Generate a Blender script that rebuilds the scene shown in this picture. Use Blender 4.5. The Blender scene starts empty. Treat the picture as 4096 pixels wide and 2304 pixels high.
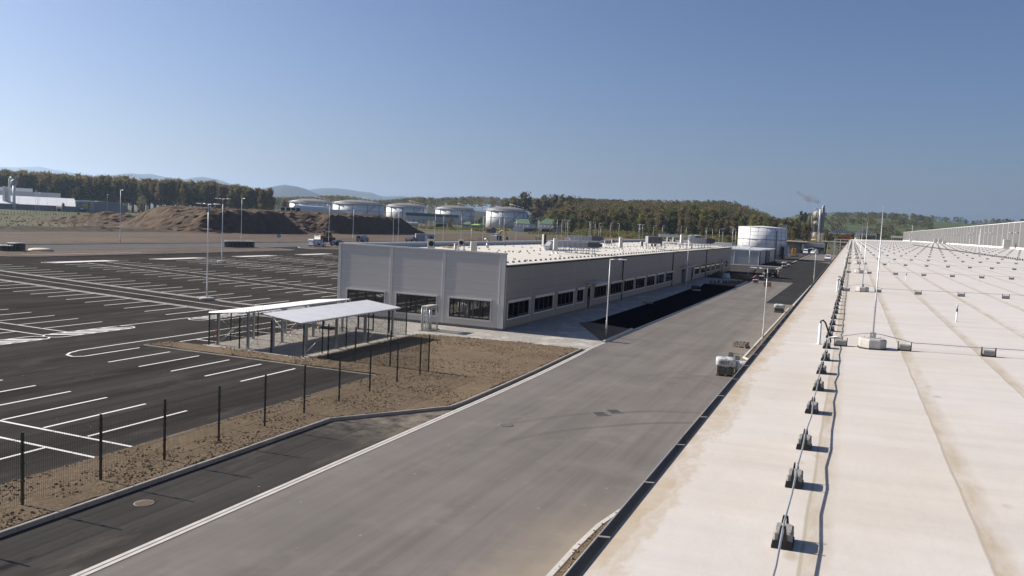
import bpy, math, random
from mathutils import Vector, Matrix
random.seed(11)
S = bpy.context.scene
COL = S.collection
PI = math.pi
H = 8.2                                   # eye height: standing on the warehouse roof

# ------------------------------------------------------------------ camera (solved from the photograph's vanishing points)
F_PX, CX, CY = 3345.0, 2048.0, 1152.0
def _n(v):
    return Vector(v).normalized()
_d1 = _n((3432 - CX, 948 - CY, F_PX))
_h2 = _n((3432 - 9500 - CX, 948 - 9500 * .0475 - CY, F_PX))
_dn = _d1.cross(_h2).normalized()
if _dn.y < 0: _dn = -_dn
_up = -_dn
_x = _d1.cross(_up)
if _x.x < 0: _x = -_x
ROT = Matrix((_x, _d1, _up))              # camera (right, down, forward) -> world (x across, y along the road, z up)

def ray(px, py):
    return ROT @ Vector((px - CX, py - CY, F_PX))
def at(px, py, z=0.0):                    # the ground (or roof) point measured at a pixel of the photograph
    d = ray(px, py); t = (z - H) / d.z
    return d.x * t, d.y * t
def onY(px, py, Y):                       # x and z of a point known to stand Y metres ahead
    d = ray(px, py); t = Y / d.y
    return d.x * t, H + d.z * t
def onD(px, py, D):                       # point at horizontal range D
    d = ray(px, py); t = D / math.hypot(d.x, d.y)
    return d.x * t, d.y * t, H + d.z * t
ZM = {'A': (2.195, 0, 640), 'B': (3.715, 1050, 700), 'C': (3.715, 1650, 720), 'D': (3.45, 2250, 760), 'E': (3.45, 2850, 760),
      'F': (3.45, 3400, 760), 'G': (3.019, 1300, 900), 'H': (2.576, 1950, 950), 'a': (2.576, 750, 1150), 'b': (2.264, 0, 1000),
      'c': (1.802, 0, 1500), 'd': (1.802, 1000, 1500), 'e': (1.802, 2000, 1500), 'f': (2.415, 2850, 900), 'g': (2.07, 3100, 1200),
      'i': (4.293, 2350, 880), 'j': (5.152, 2650, 960), 'k': (8.523, 3250, 880), 'l': (4.027, 2850, 1180), 'm': (5.152, 0, 900),
      'n': (5.152, 1280, 1100), 'o': (8.587, 2150, 920), 'p': (6.3, 1050, 780), 'q': (9.06, 3000, 930), 'r': (5.6, 1560, 820),
      's': (8.05, 3180, 780), 't': (9.06, 2850, 1020), 'u': (4.6, 0, 700)}
def px(k, x, y):
    s, ox, oy = ZM[k]; return ox + x / s, oy + y / s
def g(k, x, y, z=0.0):
    return at(*px(k, x, y), z)

cam_d = bpy.data.cameras.new('camera'); cam = bpy.data.objects.new('camera', cam_d); COL.objects.link(cam)
cam_d.sensor_width = 36; cam_d.lens = 36 * F_PX / 4096; cam_d.clip_start = .1; cam_d.clip_end = 40000
R3 = Matrix([[ROT[r][0], -ROT[r][1], -ROT[r][2]] for r in range(3)])
cam.matrix_world = Matrix.Translation((0, 0, H)) @ R3.to_4x4()
S.camera = cam

# ------------------------------------------------------------------ light
SUN_EL, SUN_AZ = math.radians(31.5), math.radians(2.2)         # sun to the left of the road, slightly behind the camera
sun_dir = Vector((-math.cos(SUN_EL) * math.cos(SUN_AZ), -math.cos(SUN_EL) * math.sin(SUN_AZ), math.sin(SUN_EL)))
W = bpy.data.worlds.new('World'); S.world = W; W.use_nodes = True
nt = W.node_tree; sky = nt.nodes.new('ShaderNodeTexSky'); sky.sky_type = 'NISHITA'; sky.sun_disc = False
sky.sun_elevation = SUN_EL; sky.sun_rotation = math.atan2(sun_dir.x, sun_dir.y)
sky.air_density = 1.0; sky.dust_density = 1.8; sky.ozone_density = 3.5; sky.altitude = 300
bg = nt.nodes['Background']; bg.inputs[1].default_value = 0.050
tint = nt.nodes.new('ShaderNodeMix'); tint.data_type = 'RGBA'; tint.blend_type = 'MULTIPLY'; tint.inputs[0].default_value = 1; tint.inputs[7].default_value = (.955, .98, 1.19, 1)   # clear spring air, slightly bluer
nt.links.new(sky.outputs[0], tint.inputs[6]); nt.links.new(tint.outputs[2], bg.inputs[0])
sl = bpy.data.lights.new('sun', 'SUN'); sl.energy = 5.0; sl.angle = math.radians(.53); sl.color = (1, .93, .83)
so = bpy.data.objects.new('sun', sl); COL.objects.link(so); so.rotation_euler = (-sun_dir).to_track_quat('-Z', 'Y').to_euler(); so.location = (0, 0, 60)
S.view_settings.view_transform = 'Standard'; S.view_settings.look = 'None'; S.view_settings.exposure = 0.62; S.view_settings.gamma = 1
S.render.engine = 'CYCLES'
S.cycles.max_bounces = 6; S.cycles.diffuse_bounces = 3; S.cycles.glossy_bounces = 3; S.cycles.transparent_max_bounces = 12; S.cycles.volume_bounces = 1

# ------------------------------------------------------------------ materials
class NT:
    def __init__(s, name):
        s.m = bpy.data.materials.new(name); s.m.use_nodes = True; s.t = s.m.node_tree; s.b = s.t.nodes['Principled BSDF']
    def nd(s, typ, **kw):
        n = s.t.nodes.new(typ)
        for k, v in kw.items(): setattr(n, k, v)
        return n
    def put(s, sock, v):
        if hasattr(v, 'is_output') or isinstance(v, bpy.types.NodeSocket): s.t.links.new(v, sock)
        else:
            if hasattr(sock.default_value, '__len__') and not hasattr(v, '__len__'): v = (v, v, v, 1)[:len(sock.default_value)]
            elif hasattr(v, '__len__') and len(sock.default_value) == 4 and len(v) == 3: v = (*v, 1)
            sock.default_value = v
    def coord(s, kind='Object'):
        return s.nd('ShaderNodeTexCoord').outputs[kind]
    def pos(s):
        return s.nd('ShaderNodeNewGeometry').outputs['Position']
    def mapping(s, vec, scale=(1, 1, 1), loc=(0, 0, 0), rot=(0, 0, 0)):
        n = s.nd('ShaderNodeMapping'); s.put(n.inputs['Vector'], vec); n.inputs['Scale'].default_value = scale; n.inputs['Location'].default_value = loc; n.inputs['Rotation'].default_value = rot
        return n.outputs[0]
    def noise(s, vec, scale, detail=4, rough=.55, dist=0):
        n = s.nd('ShaderNodeTexNoise'); s.put(n.inputs['Vector'], vec); n.inputs['Scale'].default_value = scale
        n.inputs['Detail'].default_value = detail; n.inputs['Roughness'].default_value = rough; n.inputs['Distortion'].default_value = dist
        return n.outputs['Fac']
    def vor(s, vec, scale, out='Distance', feature='F1'):
        n = s.nd('ShaderNodeTexVoronoi'); n.feature = feature; s.put(n.inputs['Vector'], vec); n.inputs['Scale'].default_value = scale
        return n.outputs[out]
    def math(s, op, a, b=0.0, c=None, clamp=False):
        n = s.nd('ShaderNodeMath', operation=op, use_clamp=clamp); s.put(n.inputs[0], a); s.put(n.inputs[1], b)
        if c is not None: s.put(n.inputs[2], c)
        return n.outputs[0]
    def ramp(s, f, lo, hi, a=0.0, b=1.0):
        n = s.nd('ShaderNodeMapRange'); n.clamp = True; s.put(n.inputs[0], f)
        for i, v in enumerate((lo, hi, a, b)): n.inputs[i + 1].default_value = v
        return n.outputs[0]
    def mix(s, f, a, b, mode='MIX'):
        n = s.nd('ShaderNodeMix', data_type='RGBA', blend_type=mode); s.put(n.inputs[0], f); s.put(n.inputs[6], a); s.put(n.inputs[7], b)
        return n.outputs[2]
    def xyz(s, vec):
        n = s.nd('ShaderNodeSeparateXYZ'); s.put(n.inputs[0], vec); return n.outputs
    def vscale(s, col, f):                       # colour times scalar
        return s.mix(1.0, col, s.rgb(f), 'MULTIPLY')
    def rgb(s, f):
        n = s.nd('ShaderNodeCombineColor'); [s.put(n.inputs[i], f) for i in range(3)]; return n.outputs[0]
    def bump(s, h, strength=.4, dist=.02):
        n = s.nd('ShaderNodeBump'); n.inputs['Strength'].default_value = strength; n.inputs['Distance'].default_value = dist
        s.put(n.inputs['Height'], h); s.t.links.new(n.outputs[0], s.b.inputs['Normal'])
    def out(s, col, rough=.8, metal=0.0, spec=.5):
        s.put(s.b.inputs['Base Color'], col); s.put(s.b.inputs['Roughness'], rough); s.put(s.b.inputs['Metallic'], metal)
        s.b.inputs['Specular IOR Level'].default_value = spec
        return s.m
def mat(name, col, rough=.7, var=.12, scale=2.0, metal=0.0, spec=.5, bump=0.0, bscale=None, world=False):
    n = NT(name); v = n.pos() if world else n.coord()
    f = n.noise(v, scale, 5)
    c = n.vscale((*col, 1), n.ramp(f, .25, .75, 1 - var, 1 + var))
    if bump: n.bump(n.noise(v, bscale or scale * 6, 4), bump)
    return n.out(c, n.ramp(f, .2, .8, rough - .05, min(1, rough + .05)), metal, spec)

M = {}
M['metal'] = mat('galvanised steel', (.50, .51, .52), .42, .12, 3, .75)
M['pole'] = mat('galvanised pole', (.60, .60, .59), .5, .08, 1.5, .5)
M['lampface'] = mat('lamp housing', (.45, .46, .47), .45, .06)
M['concrete'] = mat('concrete', (.40, .38, .35), .9, .16, 4, bump=.2)
M['concrete_pale'] = mat('pale concrete', (.50, .47, .43), .92, .18, 9, bump=.3, bscale=60)
M['black'] = mat('black plastic', (.010, .010, .011), .5, .2, 5)
M['darkgreen'] = mat('dark coated steel', (.011, .016, .014), .45, .2, 5)
M['wire'] = mat('coated fence wire', (.013, .017, .016), .5, .1, 5)
M['white'] = mat('white paint', (.74, .74, .73), .5, .06, 2)
M['offwhite'] = mat('off white enamel', (.46, .44, .40), .5, .08, 2)
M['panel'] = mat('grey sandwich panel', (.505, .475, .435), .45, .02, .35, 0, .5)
M['trim'] = mat('grey flashing', (.58, .55, .52), .4, .06, .8)
M['joint'] = mat('pale panel joint', (.78, .76, .74), .4, .05, 1)
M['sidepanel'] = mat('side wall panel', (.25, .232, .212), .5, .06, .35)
M['frame'] = mat('dark window frame', (.018, .019, .021), .4, .1)
M['plinth'] = mat('plinth', (.16, .155, .15), .9, .15, 3)
M['blackpaint'] = mat('black car paint', (.008, .008, .010), .25, .1)
M['whitepaint'] = mat('white car paint', (.70, .71, .72), .3, .04)
M['greypaint'] = mat('grey car paint', (.20, .21, .22), .3, .05)
M['tyre'] = mat('tyre', (.014, .014, .014), .85, .2)
M['rim'] = mat('wheel rim', (.30, .31, .32), .4, .1, 2, .6)
M['red'] = mat('red', (.42, .02, .025), .6, .15)
M['redlamp'] = mat('red lamp glass', (.30, .012, .012), .3, .1)
M['orange'] = mat('hi vis orange', (.62, .10, .025), .7, .12)
M['conduit'] = mat('orange conduit', (.55, .12, .035), .6, .2, 9)
M['yellowvest'] = mat('hi vis yellow', (.62, .62, .12), .7, .1)
M['machine_yellow'] = mat('machine yellow', (.36, .20, .02), .55, .25, 2)
M['skin'] = mat('skin', (.42, .25, .18), .6, .08)
M['hair'] = mat('dark hair', (.02, .015, .012), .8, .2)
M['trousers'] = mat('dark work trousers', (.025, .027, .035), .85, .2, 8)
M['palecloth'] = mat('pale work shirt', (.40, .38, .36), .85, .15, 8)
M['blackcloth'] = mat('black jacket', (.012, .012, .014), .85, .2, 8)
M['wood'] = mat('pallet wood', (.34, .22, .12), .85, .3, 6)
M['ply'] = mat('plywood', (.40, .27, .14), .8, .25, 3)
M['wrap'] = mat('white wrapping film', (.50, .50, .50), .38, .12, 5, bump=.9, bscale=9)
M['paver'] = mat('grey pavers', (.22, .21, .19), .9, .3, 7)
M['paver_green'] = mat('stacked dark pavers', (.13, .135, .12), .9, .35, 7)
M['blue'] = mat('blue', (.05, .16, .42), .5, .1)
M['greenroof'] = mat('green sheet roof', (.13, .20, .115), .6, .18, .3)
M['darkgreensheet'] = mat('dark green fascia', (.055, .085, .05), .6, .15, .3)
M['limegreen'] = mat('lime green sheet', (.32, .50, .12), .6, .15, .3)
M['brick'] = mat('reddish wall', (.30, .22, .18), .9, .2, 1)
M['cream'] = mat('cream wall', (.60, .52, .40), .85, .2, .4)
M['tankwhite'] = mat('white tank steel', (.72, .72, .71), .5, .06, .12)
M['tankroof'] = mat('weathered tank roof', (.20, .18, .16), .8, .2, .3)
M['rust'] = mat('dark steelwork', (.07, .06, .055), .8, .3, 1)
M['slate'] = mat('dark sheet roof', (.10, .10, .11), .7, .15, .2)
M['shade'] = mat('grey shed wall', (.22, .23, .24), .8, .15, .3)
M['bluegrey'] = mat('blue grey cladding', (.17, .18, .205), .6, .08, .2)
M['whitesheet'] = mat('white roof membrane', (.72, .72, .72), .6, .05, .1)
M['greysheet'] = mat('light grey cladding', (.42, .43, .44), .6, .06, .1)
M['brownband'] = mat('brown band', (.13, .075, .065), .8, .2, .1)
M['redband'] = mat('red band', (.34, .03, .05), .7, .15, .1)
M['cast'] = mat('cast iron cover', (.22, .165, .115), .75, .3, 14)
M['castgrey'] = mat('grey cast iron', (.150, .140, .130), .7, .3, 14)
M['bark'] = mat('bark', (.10, .082, .065), .95, .25, 4)
M['duct'] = mat('galvanised duct', (.40, .41, .42), .38, .12, 2, .6)
M['insul'] = mat('pale insulated duct', (.50, .51, .52), .5, .08, 2)
M['ahu'] = mat('air handler casing', (.30, .31, .33), .45, .06, 1.0)
M['dark'] = mat('dark interior', (.012, .012, .013), .9, .2)
def glass(name, tint, rough=.03, ior=3.0):
    n = NT(name); n.out((*tint, 1), rough, 0, .5); n.b.inputs['IOR'].default_value = ior
    v = n.coord(); n.bump(n.noise(v, .7, 2), .02, .05)
    return n.m
M['glass'] = glass('window glass', (.010, .011, .012))
M['carglass'] = glass('car glass', (.012, .014, .016))

def sheet_mat():                              # corrugated bright shelter roof
    n = NT('trapezoidal roof sheet'); v = n.coord(); f = n.noise(v, 1.2, 4)
    return n.out(n.vscale((.64, .645, .66, 1), n.ramp(f, .3, .7, .93, 1.05)), .45, .1)
M['sheet'] = sheet_mat()
M['sheetgroove'] = mat('shaded sheet groove', (.40, .40, .41), .6, .12, 2)  # shade between the ribs painted in as a darker groove colour

def soil_mat(name, a, b, clod=6.0, dry=(.30, .23, .15), streak=0.0):
    n = NT(name); v = n.pos()
    f = n.noise(v, .35, 6, .6); f2 = n.noise(v, clod * .9, 6, .7); st = n.vor(v, clod * 1.5)
    c = n.mix(n.ramp(f, .35, .65), (*a, 1), (*b, 1))
    c = n.mix(n.ramp(f2, .52, .74), c, (*dry, 1))
    c = n.vscale(c, n.ramp(st, 0, .5, 1.08, .80))
    if streak:
        c = n.vscale(c, n.ramp(n.noise(n.mapping(v, (.22, .025, 1)), 1.0, 6, .65), .30, .70, 1 - streak, 1 + streak))
        c = n.mix(n.ramp(n.noise(n.mapping(v, (.5, .04, 1), (7, 3, 0)), 1.0, 5, .6), .62, .78, 0, .4), c, (*dry, 1))
    h = n.math('ADD', n.math('MULTIPLY', f2, 1.2), n.math('MULTIPLY', st, -.15))
    n.bump(h, .75, .07)
    return n.out(c, .97, 0, .2)
M['soil'] = soil_mat('turned soil', (.165, .118, .072), (.205, .150, .095), 7)
M['clod'] = mat('soil clod', (.205, .150, .095), .97, .3, 14, 0, .2, bump=.4, bscale=40)
M['fieldsoil'] = soil_mat('field soil', (.095, .066, .046), (.140, .102, .070), 1.4, (.19, .145, .10), .38)
M['moundsoil'] = soil_mat('mound soil', (.115, .078, .050), (.155, .108, .070), .9, (.185, .138, .094))

def ground_mat():
    n = NT('open ground'); v = n.pos(); xyz = n.xyz(v)
    st = n.mapping(v, (.02, .006, .02))
    f = n.noise(st, 2.0, 6, .6); f2 = n.noise(v, .22, 5, .65); f3 = n.noise(v, 1.6, 4)
    grass = n.mix(n.ramp(f2, .3, .7), (.060, .064, .026, 1), (.090, .088, .040, 1))
    dry = n.mix(n.ramp(f2, .3, .7), (.110, .090, .054, 1), (.145, .122, .075, 1))
    c = n.mix(n.ramp(f, .42, .58), grass, dry)
    c = n.vscale(c, n.ramp(f3, .3, .7, .75, 1.2))
    n.bump(f2, .6, .3)
    return n.out(c, .97, 0, .2)
M['ground'] = ground_mat()
M['grass'] = (lambda n: (n.bump(n.noise(n.pos(), 1.1, 5), .6, .25), n.out(n.mix(n.ramp(n.noise(n.pos(), .12, 6, .65), .35, .65), (.062, .070, .020, 1), (.095, .095, .038, 1)), .97, 0, .2))[1])(NT('meadow grass'))
M['fieldgreen'] = mat('green field', (.072, .092, .034), .97, .25, .01, 0, .2, world=True)
M['hillwood'] = mat('wooded slope', (.050, .050, .024), .97, .3, .02, 0, .1, world=True)
M['mountain'] = mat('far mountain forest', (.045, .055, .040), .97, .2, .002, 0, .1, world=True)

def lot_mat(name, base, streak=.14, dust=.5, dustcol=(.20, .18, .155), fleck=.6, lane=.8, spec=0.0):
    n = NT(name); v = n.pos()
    lv = n.mapping(v, (lane, .014, 1)); s1 = n.noise(lv, 1.0, 5, .6)
    lv2 = n.mapping(v, (2.6, .05, 1)); s2 = n.noise(lv2, 1.0, 4, .6)
    grain = n.noise(v, 55, 2, .8); blot = n.noise(v, .33, 6, .62); dn = n.noise(n.mapping(v, (.55, .16, 1)), 1.0, 6, .68)
    fl = n.vor(v, 1.9); fl2 = n.noise(v, .8, 2)
    k = n.math('ADD', n.ramp(s1, .3, .7, 1 - streak, 1 + streak), n.ramp(s2, .3, .7, -streak * .55, streak * .55))
    k = n.math('MULTIPLY', k, n.ramp(blot, .3, .7, .88, 1.12)); k = n.math('MULTIPLY', k, n.ramp(grain, .3, .7, .82, 1.2))
    c = n.vscale((*base, 1), k)
    c = n.mix(n.math('MULTIPLY', n.ramp(dn, .55, .78), dust), c, (*dustcol, 1))
    spots = n.math('MULTIPLY', n.ramp(fl, .045, .075, 1, 0), n.ramp(fl2, .5, .62))
    c = n.mix(n.math('MULTIPLY', spots, fleck), c, (.36, .33, .28, 1))
    xyz = n.xyz(v)
    if name.startswith('layby'):                 # sandy dust where the bay tapers out, oil-dark blots
        m_ = n.math('MULTIPLY', n.ramp(xyz[1], 25.0, 28.5), n.math('MULTIPLY', n.ramp(xyz[1], 33, 31), n.ramp(n.noise(v, 1.1, 6, .7), .40, .62)))
        c = n.mix(n.math('MULTIPLY', m_, .75), c, (.27, .235, .19, 1))
        c = n.mix(n.ramp(n.noise(n.mapping(v, (1.2, .5, 1), (3, 1, 0)), 1.0, 3), .66, .74, 0, .75), c, (.022, .021, .021, 1))
    n.bump(grain, .25, .01)
    return n.out(c, .92, 0, spec)
M['lot'] = lot_mat('parking asphalt', (.050, .046, .043), .30, .55, (.15, .138, .122))
M['layby'] = lot_mat('layby asphalt', (.062, .058, .055), .22, .6, (.19, .165, .135), .8)
M['newasphalt'] = lot_mat('fresh asphalt', (.040, .040, .042), .12, .15)
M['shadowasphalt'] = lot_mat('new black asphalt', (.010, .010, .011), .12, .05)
M['farroad'] = lot_mat('far road asphalt', (.135, .130, .128), .10, .2)
def road_mat():
    n = NT('road asphalt'); v = n.pos(); xyz = n.xyz(v)
    lv = n.mapping(v, (.8, .022, 1), rot=(0, 0, .10)); s1 = n.noise(lv, 1.0, 5, .62)
    lv2 = n.mapping(v, (3.0, .07, 1), rot=(0, 0, .16)); s2 = n.noise(lv2, 1.0, 4, .6)
    grain = n.noise(v, 60, 2, .85); blot = n.noise(v, .16, 6, .62); dn = n.noise(v, .42, 6, .7)
    fl = n.vor(v, 1.5); fl2 = n.noise(v, .55, 2)
    k = n.math('ADD', n.ramp(s1, .3, .7, .86, 1.12), n.ramp(s2, .3, .7, -.08, .08))
    k = n.math('MULTIPLY', k, n.ramp(blot, .3, .7, .86, 1.11)); k = n.math('MULTIPLY', k, n.ramp(grain, .3, .7, .80, 1.22))
    c = n.vscale((.166, .152, .140, 1), k)
    c = n.mix(n.math('MULTIPLY', n.ramp(dn, .52, .80), .40), c, (.28, .255, .225, 1))
    wob = n.math('MULTIPLY', n.math('SUBTRACT', n.noise(v, .35, 3), .5), .5)
    for cx, cy, r, w, a in ((-1.71, 26.97, 11.35, .17, .62), (1.66, 23.67, 13.98, .17, .66), (-7.57, 44.55, 2.68, .16, .40), (-6.86, 45.32, 3.19, .14, .36), (-8.39, 43.29, 2.63, .14, .34), (-23.72, 79.23, 15.74, .17, .36),
                            (-7.01, 45.29, 1.81, .13, .30), (-14.54, 74.27, 5.75, .16, .42), (-19.51, 76.06, 12.02, .16, .40), (-1.0, 30.0, 9.6, .14, .22), (3.0, 41.0, 12.2, .15, .25)):
        dx = n.math('SUBTRACT', xyz[0], cx); dy = n.math('SUBTRACT', xyz[1], cy)
        d = n.math('SQRT', n.math('ADD', n.math('MULTIPLY', dx, dx), n.math('MULTIPLY', dy, dy)))
        e = n.math('ABSOLUTE', n.math('ADD', n.math('SUBTRACT', d, r), wob))
        c = n.mix(n.math('MULTIPLY', n.ramp(e, w * .4, w * 1.2, 1, 0), n.math('MULTIPLY', n.math('MULTIPLY', n.ramp(xyz[1], cy + .15 * r, cy + .55 * r), n.ramp(blot, .25, .55, .25, .75)), a)), c, (.085, .078, .074, 1))
    # pale dust where the right kerb begins
    ex = n.ramp(n.math('ADD', xyz[0], n.math('MULTIPLY', n.math('SUBTRACT', dn, .5), 2.2)), -8.2, -6.2)
    ey = n.ramp(xyz[1], 24.5, 20.0)
    c = n.mix(n.math('MULTIPLY', n.math('MULTIPLY', ex, ey), .65), c, (.33, .275, .215, 1))
    ex2 = n.math('MULTIPLY', n.ramp(n.math('ADD', xyz[0], n.math('MULTIPLY', n.math('SUBTRACT', dn, .5), 2.6)), -8.6, -6.6), n.ramp(xyz[1], 50, 60))
    c = n.mix(n.math('MULTIPLY', ex2, .35), c, (.30, .26, .21, 1))
    spots = n.math('MULTIPLY', n.ramp(fl, .04, .075, 1, 0), n.ramp(fl2, .5, .6))
    c = n.mix(n.math('MULTIPLY', spots, .55), c, (.36, .34, .31, 1))
    n.bump(grain, .3, .008)
    return n.out(c, .9, 0, .08)
M['road'] = road_mat()
def line_mat():
    n = NT('road marking paint'); v = n.pos(); f = n.noise(v, 3.0, 6, .7); g_ = n.noise(v, 40, 2)
    c = n.mix(n.ramp(f, .62, .80), (.78, .76, .73, 1), (.26, .25, .24, 1))
    return n.out(n.vscale(c, n.ramp(g_, .3, .7, .9, 1.08)), .8)
M['line'] = line_mat()
M['strip'] = (lambda n: n.out(n.vscale((.56, .525, .485, 1), n.ramp(n.noise(n.pos(), 2.2, 5, .65), .3, .72, 1.06, .80)), .9, 0, .3))(NT('concrete gutter strip'))
M['kerb'] = (lambda n: n.out(n.vscale((.34, .315, .28, 1), n.math('MULTIPLY', n.ramp(n.noise(n.pos(), 1.6, 5, .65), .3, .72, 1.12, .78), n.ramp(n.math('ABSOLUTE', n.math('SUBTRACT', n.math('FRACT', n.xyz(n.pos())[1]), .5)), .485, .497, 1, .55))), .9, 0, .3))(NT('kerb stone'))
def paving_mat():
    n = NT('concrete block paving'); v = n.pos()
    b = n.nd('ShaderNodeTexBrick'); n.put(b.inputs['Vector'], n.mapping(v, (1, 1, 0))); b.inputs['Scale'].default_value = 1.0
    b.inputs['Brick Width'].default_value = .40; b.inputs['Row Height'].default_value = .24; b.inputs['Mortar Size'].default_value = .016
    b.inputs['Color1'].default_value = (.40, .375, .34, 1); b.inputs['Color2'].default_value = (.33, .31, .28, 1); b.inputs['Mortar'].default_value = (.13, .12, .105, 1)
    f = n.noise(v, .55, 6, .66); f2 = n.noise(v, 2.3, 5, .7)
    c = n.mix(n.ramp(f, .50, .68), b.outputs['Color'], (.52, .49, .43, 1))
    c = n.vscale(c, n.ramp(f2, .3, .7, .84, 1.14))
    n.bump(b.outputs['Fac'], -.3, .01)
    return n.out(c, .93, 0, .25)
M['paving'] = paving_mat()
M['slab'] = (lambda n: n.out(n.vscale((.36, .335, .295, 1), n.ramp(n.noise(n.pos(), 1.3, 6, .68), .28, .72, .78, 1.2)), .93, 0, .25))(NT('shelter slab paving'))

def roof_mat():                               # near warehouse roof membrane (object space of the warehouse)
    n = NT('cream roof membrane'); v = n.coord(); xyz = n.xyz(v); x, y = xyz[0], xyz[1]
    big = n.noise(n.mapping(v, (.6, .35, 1)), 1.0, 6, .62); streak = n.noise(n.mapping(v, (.45, 3.4, 1)), 1.0, 5, .62); mid = n.noise(v, 2.6, 6, .66); fine = n.noise(v, 90, 2, .8)
    c = n.mix(n.ramp(big, .34, .66), (.545, .490, .420, 1), (.585, .548, .508, 1))
    c = n.mix(n.ramp(x, .3, 2.5, 0, .55), c, (.585, .560, .535, 1))
    c = n.vscale(c, n.math('MULTIPLY', n.ramp(streak, .3, .7, .925, 1.05), n.ramp(fine, .3, .7, .975, 1.03)))
    c = n.mix(n.math('MULTIPLY', n.ramp(mid, .60, .80), .22), c, (.42, .36, .27, 1))
    wob = n.math('MULTIPLY', n.math('SUBTRACT', n.noise(v, 1.3, 3), .5), .035)
    dirt = n.noise(n.mapping(v, (5, 1.2, 1)), 1.0, 6, .72)
    for i, sx in enumerate((-.105, .66, 1.53, 2.40, 3.27, 4.14, 5.01, 5.88, 6.75, 7.62, 8.49, 9.36)):
        d = n.math('SUBTRACT', n.math('ADD', x, wob), sx)
        band = n.math('MULTIPLY', n.ramp(d, -.005, .012), n.ramp(d, .05, .14, 1, 0))
        c = n.mix(n.math('MULTIPLY', band, n.ramp(dirt, .36, .62, .10, .85)), c, (.40, .325, .225, 1))
        c = n.mix(n.math('MULTIPLY', n.ramp(n.math('ABSOLUTE', d), .004, .012, 1, 0), .65), c, (.34, .28, .20, 1))
    dab = n.vor(n.mapping(v, (1, .6, 1)), 5.2); dz = n.noise(v, .9, 2)
    near_tape = n.ramp(n.math('ABSOLUTE', n.math('SUBTRACT', n.math('FRACT', n.math('DIVIDE', n.math('SUBTRACT', x, .66), .87)), .12)), .06, .16, 1, 0)
    c = n.mix(n.math('MULTIPLY', n.math('MULTIPLY', n.math('MULTIPLY', n.ramp(dab, .10, .22, 1, 0), near_tape), n.ramp(dz, .45, .55)), .55), c, (.36, .29, .20, 1))
    # overlap seams across
    wy = n.math('MULTIPLY', n.math('SUBTRACT', n.noise(v, .9, 3), .5), .10)
    for sy in (14.9, 29.5, 44, 58.5, 73):
        d = n.math('SUBTRACT', n.math('ADD', y, wy), n.math('MULTIPLY_ADD', x, .12, sy))
        c = n.mix(n.math('MULTIPLY', n.ramp(n.math('ABSOLUTE', d), .01, .03, 1, 0), .6), c, (.26, .22, .17, 1))
    # puddle residue along the eaves
    edge = n.math('ADD', n.math('SUBTRACT', x, -.88), n.math('MULTIPLY', n.math('SUBTRACT', .5, n.noise(n.mapping(v, (3.2, 1.6, 1)), 1.0, 7, .68)), .62))
    pud = n.ramp(edge, .03, .10, 1, 0)
    c = n.mix(n.math('MULTIPLY', pud, n.ramp(mid, .30, .60, .35, .9)), c, (.42, .335, .225, 1))
    rim = n.math('MULTIPLY', n.ramp(edge, .07, .10), n.ramp(edge, .11, .16, 1, 0))
    c = n.mix(n.math('MULTIPLY', rim, .6), c, (.44, .36, .26, 1))
    # stain blots
    sp = n.vor(n.mapping(v, (1, .8, 1)), 2.1); sg = n.noise(v, .5, 2)
    c = n.mix(n.math('MULTIPLY', n.math('MULTIPLY', n.ramp(sp, .05, .13, 1, 0), n.ramp(sg, .55, .66)), .5), c, (.36, .30, .22, 1))
    n.bump(n.math('ADD', big, n.math('MULTIPLY', mid, .25)), .22, .06)
    return n.out(c, .72, 0, .3)
M['roofnear'] = roof_mat()
M['roofcream'] = (lambda n: n.out(n.vscale((.66, .62, .54, 1), n.ramp(n.noise(n.pos(), .45, 6, .62), .3, .7, .92, 1.05)), .8, 0, .25))(NT('pale roof membrane'))
M['parapet_in'] = mat('parapet membrane', (.42, .44, .47), .6, .08, .5)
M['pump'] = mat('pump house cladding', (.33, .34, .36), .5, .05, .4)

def leaf_mat(name, a, b):
    n = NT(name); oi = n.nd('ShaderNodeObjectInfo'); gi = n.nd('ShaderNodeNewGeometry')
    f = n.noise(n.coord(), .35, 3)
    c = n.mix(n.ramp(f, .3, .7), (*a, 1), (*b, 1))
    c = n.vscale(c, n.ramp(gi.outputs['Random Per Island'], 0, 1, .78, 1.16))
    c = n.vscale(c, n.ramp(oi.outputs['Random'], 0, 1, .78, 1.22))
    n.out(c, .9, 0, .0)
    tr = n.nd('ShaderNodeBsdfTranslucent'); n.put(tr.inputs['Color'], c); mx = n.nd('ShaderNodeMixShader'); mx.inputs[0].default_value = .45
    n.t.links.new(n.b.outputs[0], mx.inputs[1]); n.t.links.new(tr.outputs[0], mx.inputs[2]); n.t.links.new(mx.outputs[0], n.t.nodes['Material Output'].inputs['Surface'])
    return n.m
M['leaf_bare'] = leaf_mat('budding twigs', (.190, .140, .082), (.200, .165, .075))
M['leaf_olive'] = leaf_mat('olive spring leaves', (.155, .128, .046), (.205, .165, .06))
M['leaf_green'] = leaf_mat('fresh green leaves', (.110, .122, .034), (.165, .170, .05))
M['leaf_yellow'] = leaf_mat('yellow green leaves', (.21, .205, .045), (.25, .235, .065))
M['leaf_dark'] = leaf_mat('dark needles', (.045, .060, .032), (.070, .085, .042))
M['leaf_blossom'] = leaf_mat('blossom', (.26, .25, .14), (.30, .27, .17))

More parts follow.
